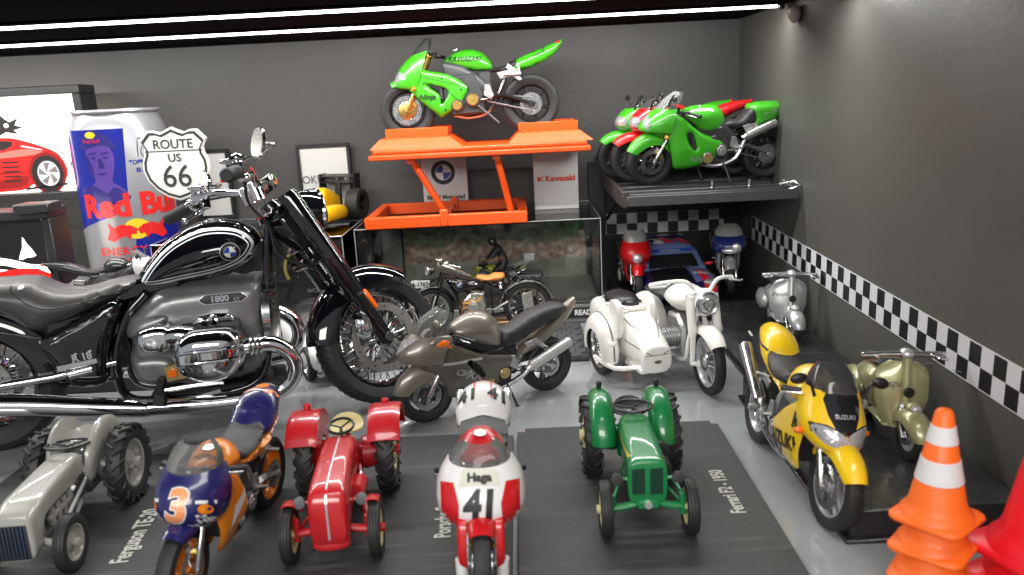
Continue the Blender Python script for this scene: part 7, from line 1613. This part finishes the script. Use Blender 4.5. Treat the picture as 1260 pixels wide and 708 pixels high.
LB = lightbox('glowing light box with dark and red shapes, the lower one behind the cruiser seat', (-26.4, 46.0, 3.4), 4, 9, 6.6, 2.2)
lp(LB, [(-6.5, 3.2), (-5.0, 5.9), (-1.0, 6.0), (-.7, 3.6), (-2, 3.4), (-4.2, 4.0)], glow_d, yy, k=2); lp(LB, [(-2.6, 3.7), (-2.3, 4.4), (-2.2, 5.0), (-2.0, 4.6), (-1.6, 3.9), (-2.1, 3.8)], glow, yy-.01, k=2)
lp(LB, [(-8.5, .9), (-8, 2.7), (-4.2, 3.0), (-2.5, 3.2), (-1.0, 2.8), (-.6, .9)], glow_r, yy-.015, k=2); lp(LB, [(-3.2, 2.0), (-2.4, 2.7), (-1.9, 2.0)], glow_r2, yy-.01)
lp(LB, [(-6, 3.0), (-4.5, 3.6), (-2.4, 3.1), (-2.6, 2.95), (-4.5, 3.35)], glow_d, yy-.01, k=2)
G().box((-4.4, -.9, 2.9), (8.6, .5, .42), Ry(16), b=.06).build('cross_bar', frm, LB)
G().box((-.6, -.9, 6.75), (1.9, 1.6, .5), b=.06).build('corner_block', frm, LB)

g = G(); g.box((-31.0, 46.4, 1.7), (9.4, 3.2, 3.38), b=.08); o = g.build('riser_block', plin); tag(o, 'black riser block under the lower light box behind the cruiser', 'block')
# dark motorcycle behind the cruiser seat
dm = sport('sport_motorcycle', 'black and white motorcycle mostly hidden behind the cruiser seat', (-26.0, 44.6, 3.6), 12, .36, paint('black_paint', (.012, .012, .014)), 14, lod=0, nosem=whitep, screenm=tscreen, lean=0, indicators=False)
g = G(); g.box((-22.8, 44.4, 1.78), (9, 4.0, 3.56), b=.08); o = g.build('block', plin); o['label'] = 'black block plinth hidden behind the big cruiser'; o['category'] = 'plinth'

# ------------------------------------------------------------------ traffic cones
co = mat('cone_orange', (.88, .14, .008), .55, 0, .1, .04, 10, .04, 2, .08); cr_ = mat('cone_red', (.75, .008, .02), .4, 0, .15, .04, 10, .04, 2, .08); band = mat('reflective_band', (.68, .66, .66), .5, bump=.15, bscale=30)
def cone(label, loc, s, m, bands, rz, group):
    t = thing('traffic_cone', label, 'traffic cone', loc, rz, group)
    with tf(S(s)):
        H_ = 5.2; r0, r1 = 1.28, .34; rr = lambda z: r0+(r1-r0)*(z-.35)/(H_-.35)
        g = G(); g.lathe([(.05, 1.6), (.25, 1.55), (.42, 1.38), (.75, rr(.75)), (H_-.18, rr(H_-.18)), (H_-.04, r1*.8), (H_, 0)], (0, 0, 0), (0, 0, 1), 48); g.build('cone_body', m, t, 50)
        g = G(); n = 4
        P = []
        for i in range(4):
            a = math.pi/2*i+math.pi/4
            for q in (-9, 0, 9): P.append((2.0*math.cos(a+math.radians(q))*(1 if q else 1.02), 2.0*math.sin(a+math.radians(q))*(1 if q else 1.03)))
        def ring(sc_, z, cr): return [(x*sc_, y*sc_, z-(math.hypot(x, y)-1.7)*cr) for x, y in [tuple(q) for q in P]]
        g.loft([ring(.35, .0, 0), ring(.97, -.08, .12), ring(1.0, -.02, .12), ring(1.0, .1, .12), ring(.97, .16, .12), ring(.6, .26, .0), ring(.35, .3, 0)], caps=True); g.build('cone_base', m, t, 50)
        if bands:
            for (za, zb_) in ((1.85, 2.9), (3.65, 4.45)):
                g = G(); g.lathe([(za, rr(za)+.005), (za+.02, rr(za)+.03), (zb_-.02, rr(zb_)+.03), (zb_, rr(zb_)+.005)], (0, 0, 0), (0, 0, 1), 48); g.build('reflective_band', band, t)
    return t
for i, lb in enumerate(('orange cone with two white bands on top of the orange cone stack', 'orange cone in the middle of the orange stack, only its base edge showing', 'orange cone third from the top of the orange stack', 'orange cone at the foot of the orange stack, cut off by the lower edge')):
    cone(lb, (11.3-.03*i, 20.85, 2.85-.9*i), .62, co, i == 0, 38+7*i, 'stacked orange traffic cones')
for i, lb in enumerate(('plain red traffic cone on top of the red stack at the right edge', 'red traffic cone under the top one at the right edge', 'red traffic cone at the foot of the red stack in the corner')):
    cone(lb, (14.15, 20.2, 1.95-.93*i), 1.0, cr_, False, 20+6*i, 'stacked red traffic cones')
# loose wire on the right wall
g = G(); g.tube([(12.9, 30.0, 3.1), (14.6, 31, 3.0), (16.2, 31.5, 3.5), (16.25, 29, 4.0)], .02, 5, 6); tag(g.build('thin_wire', mgrey), 'thin pale wire looping from the olive scooter to the right wall', 'wire')
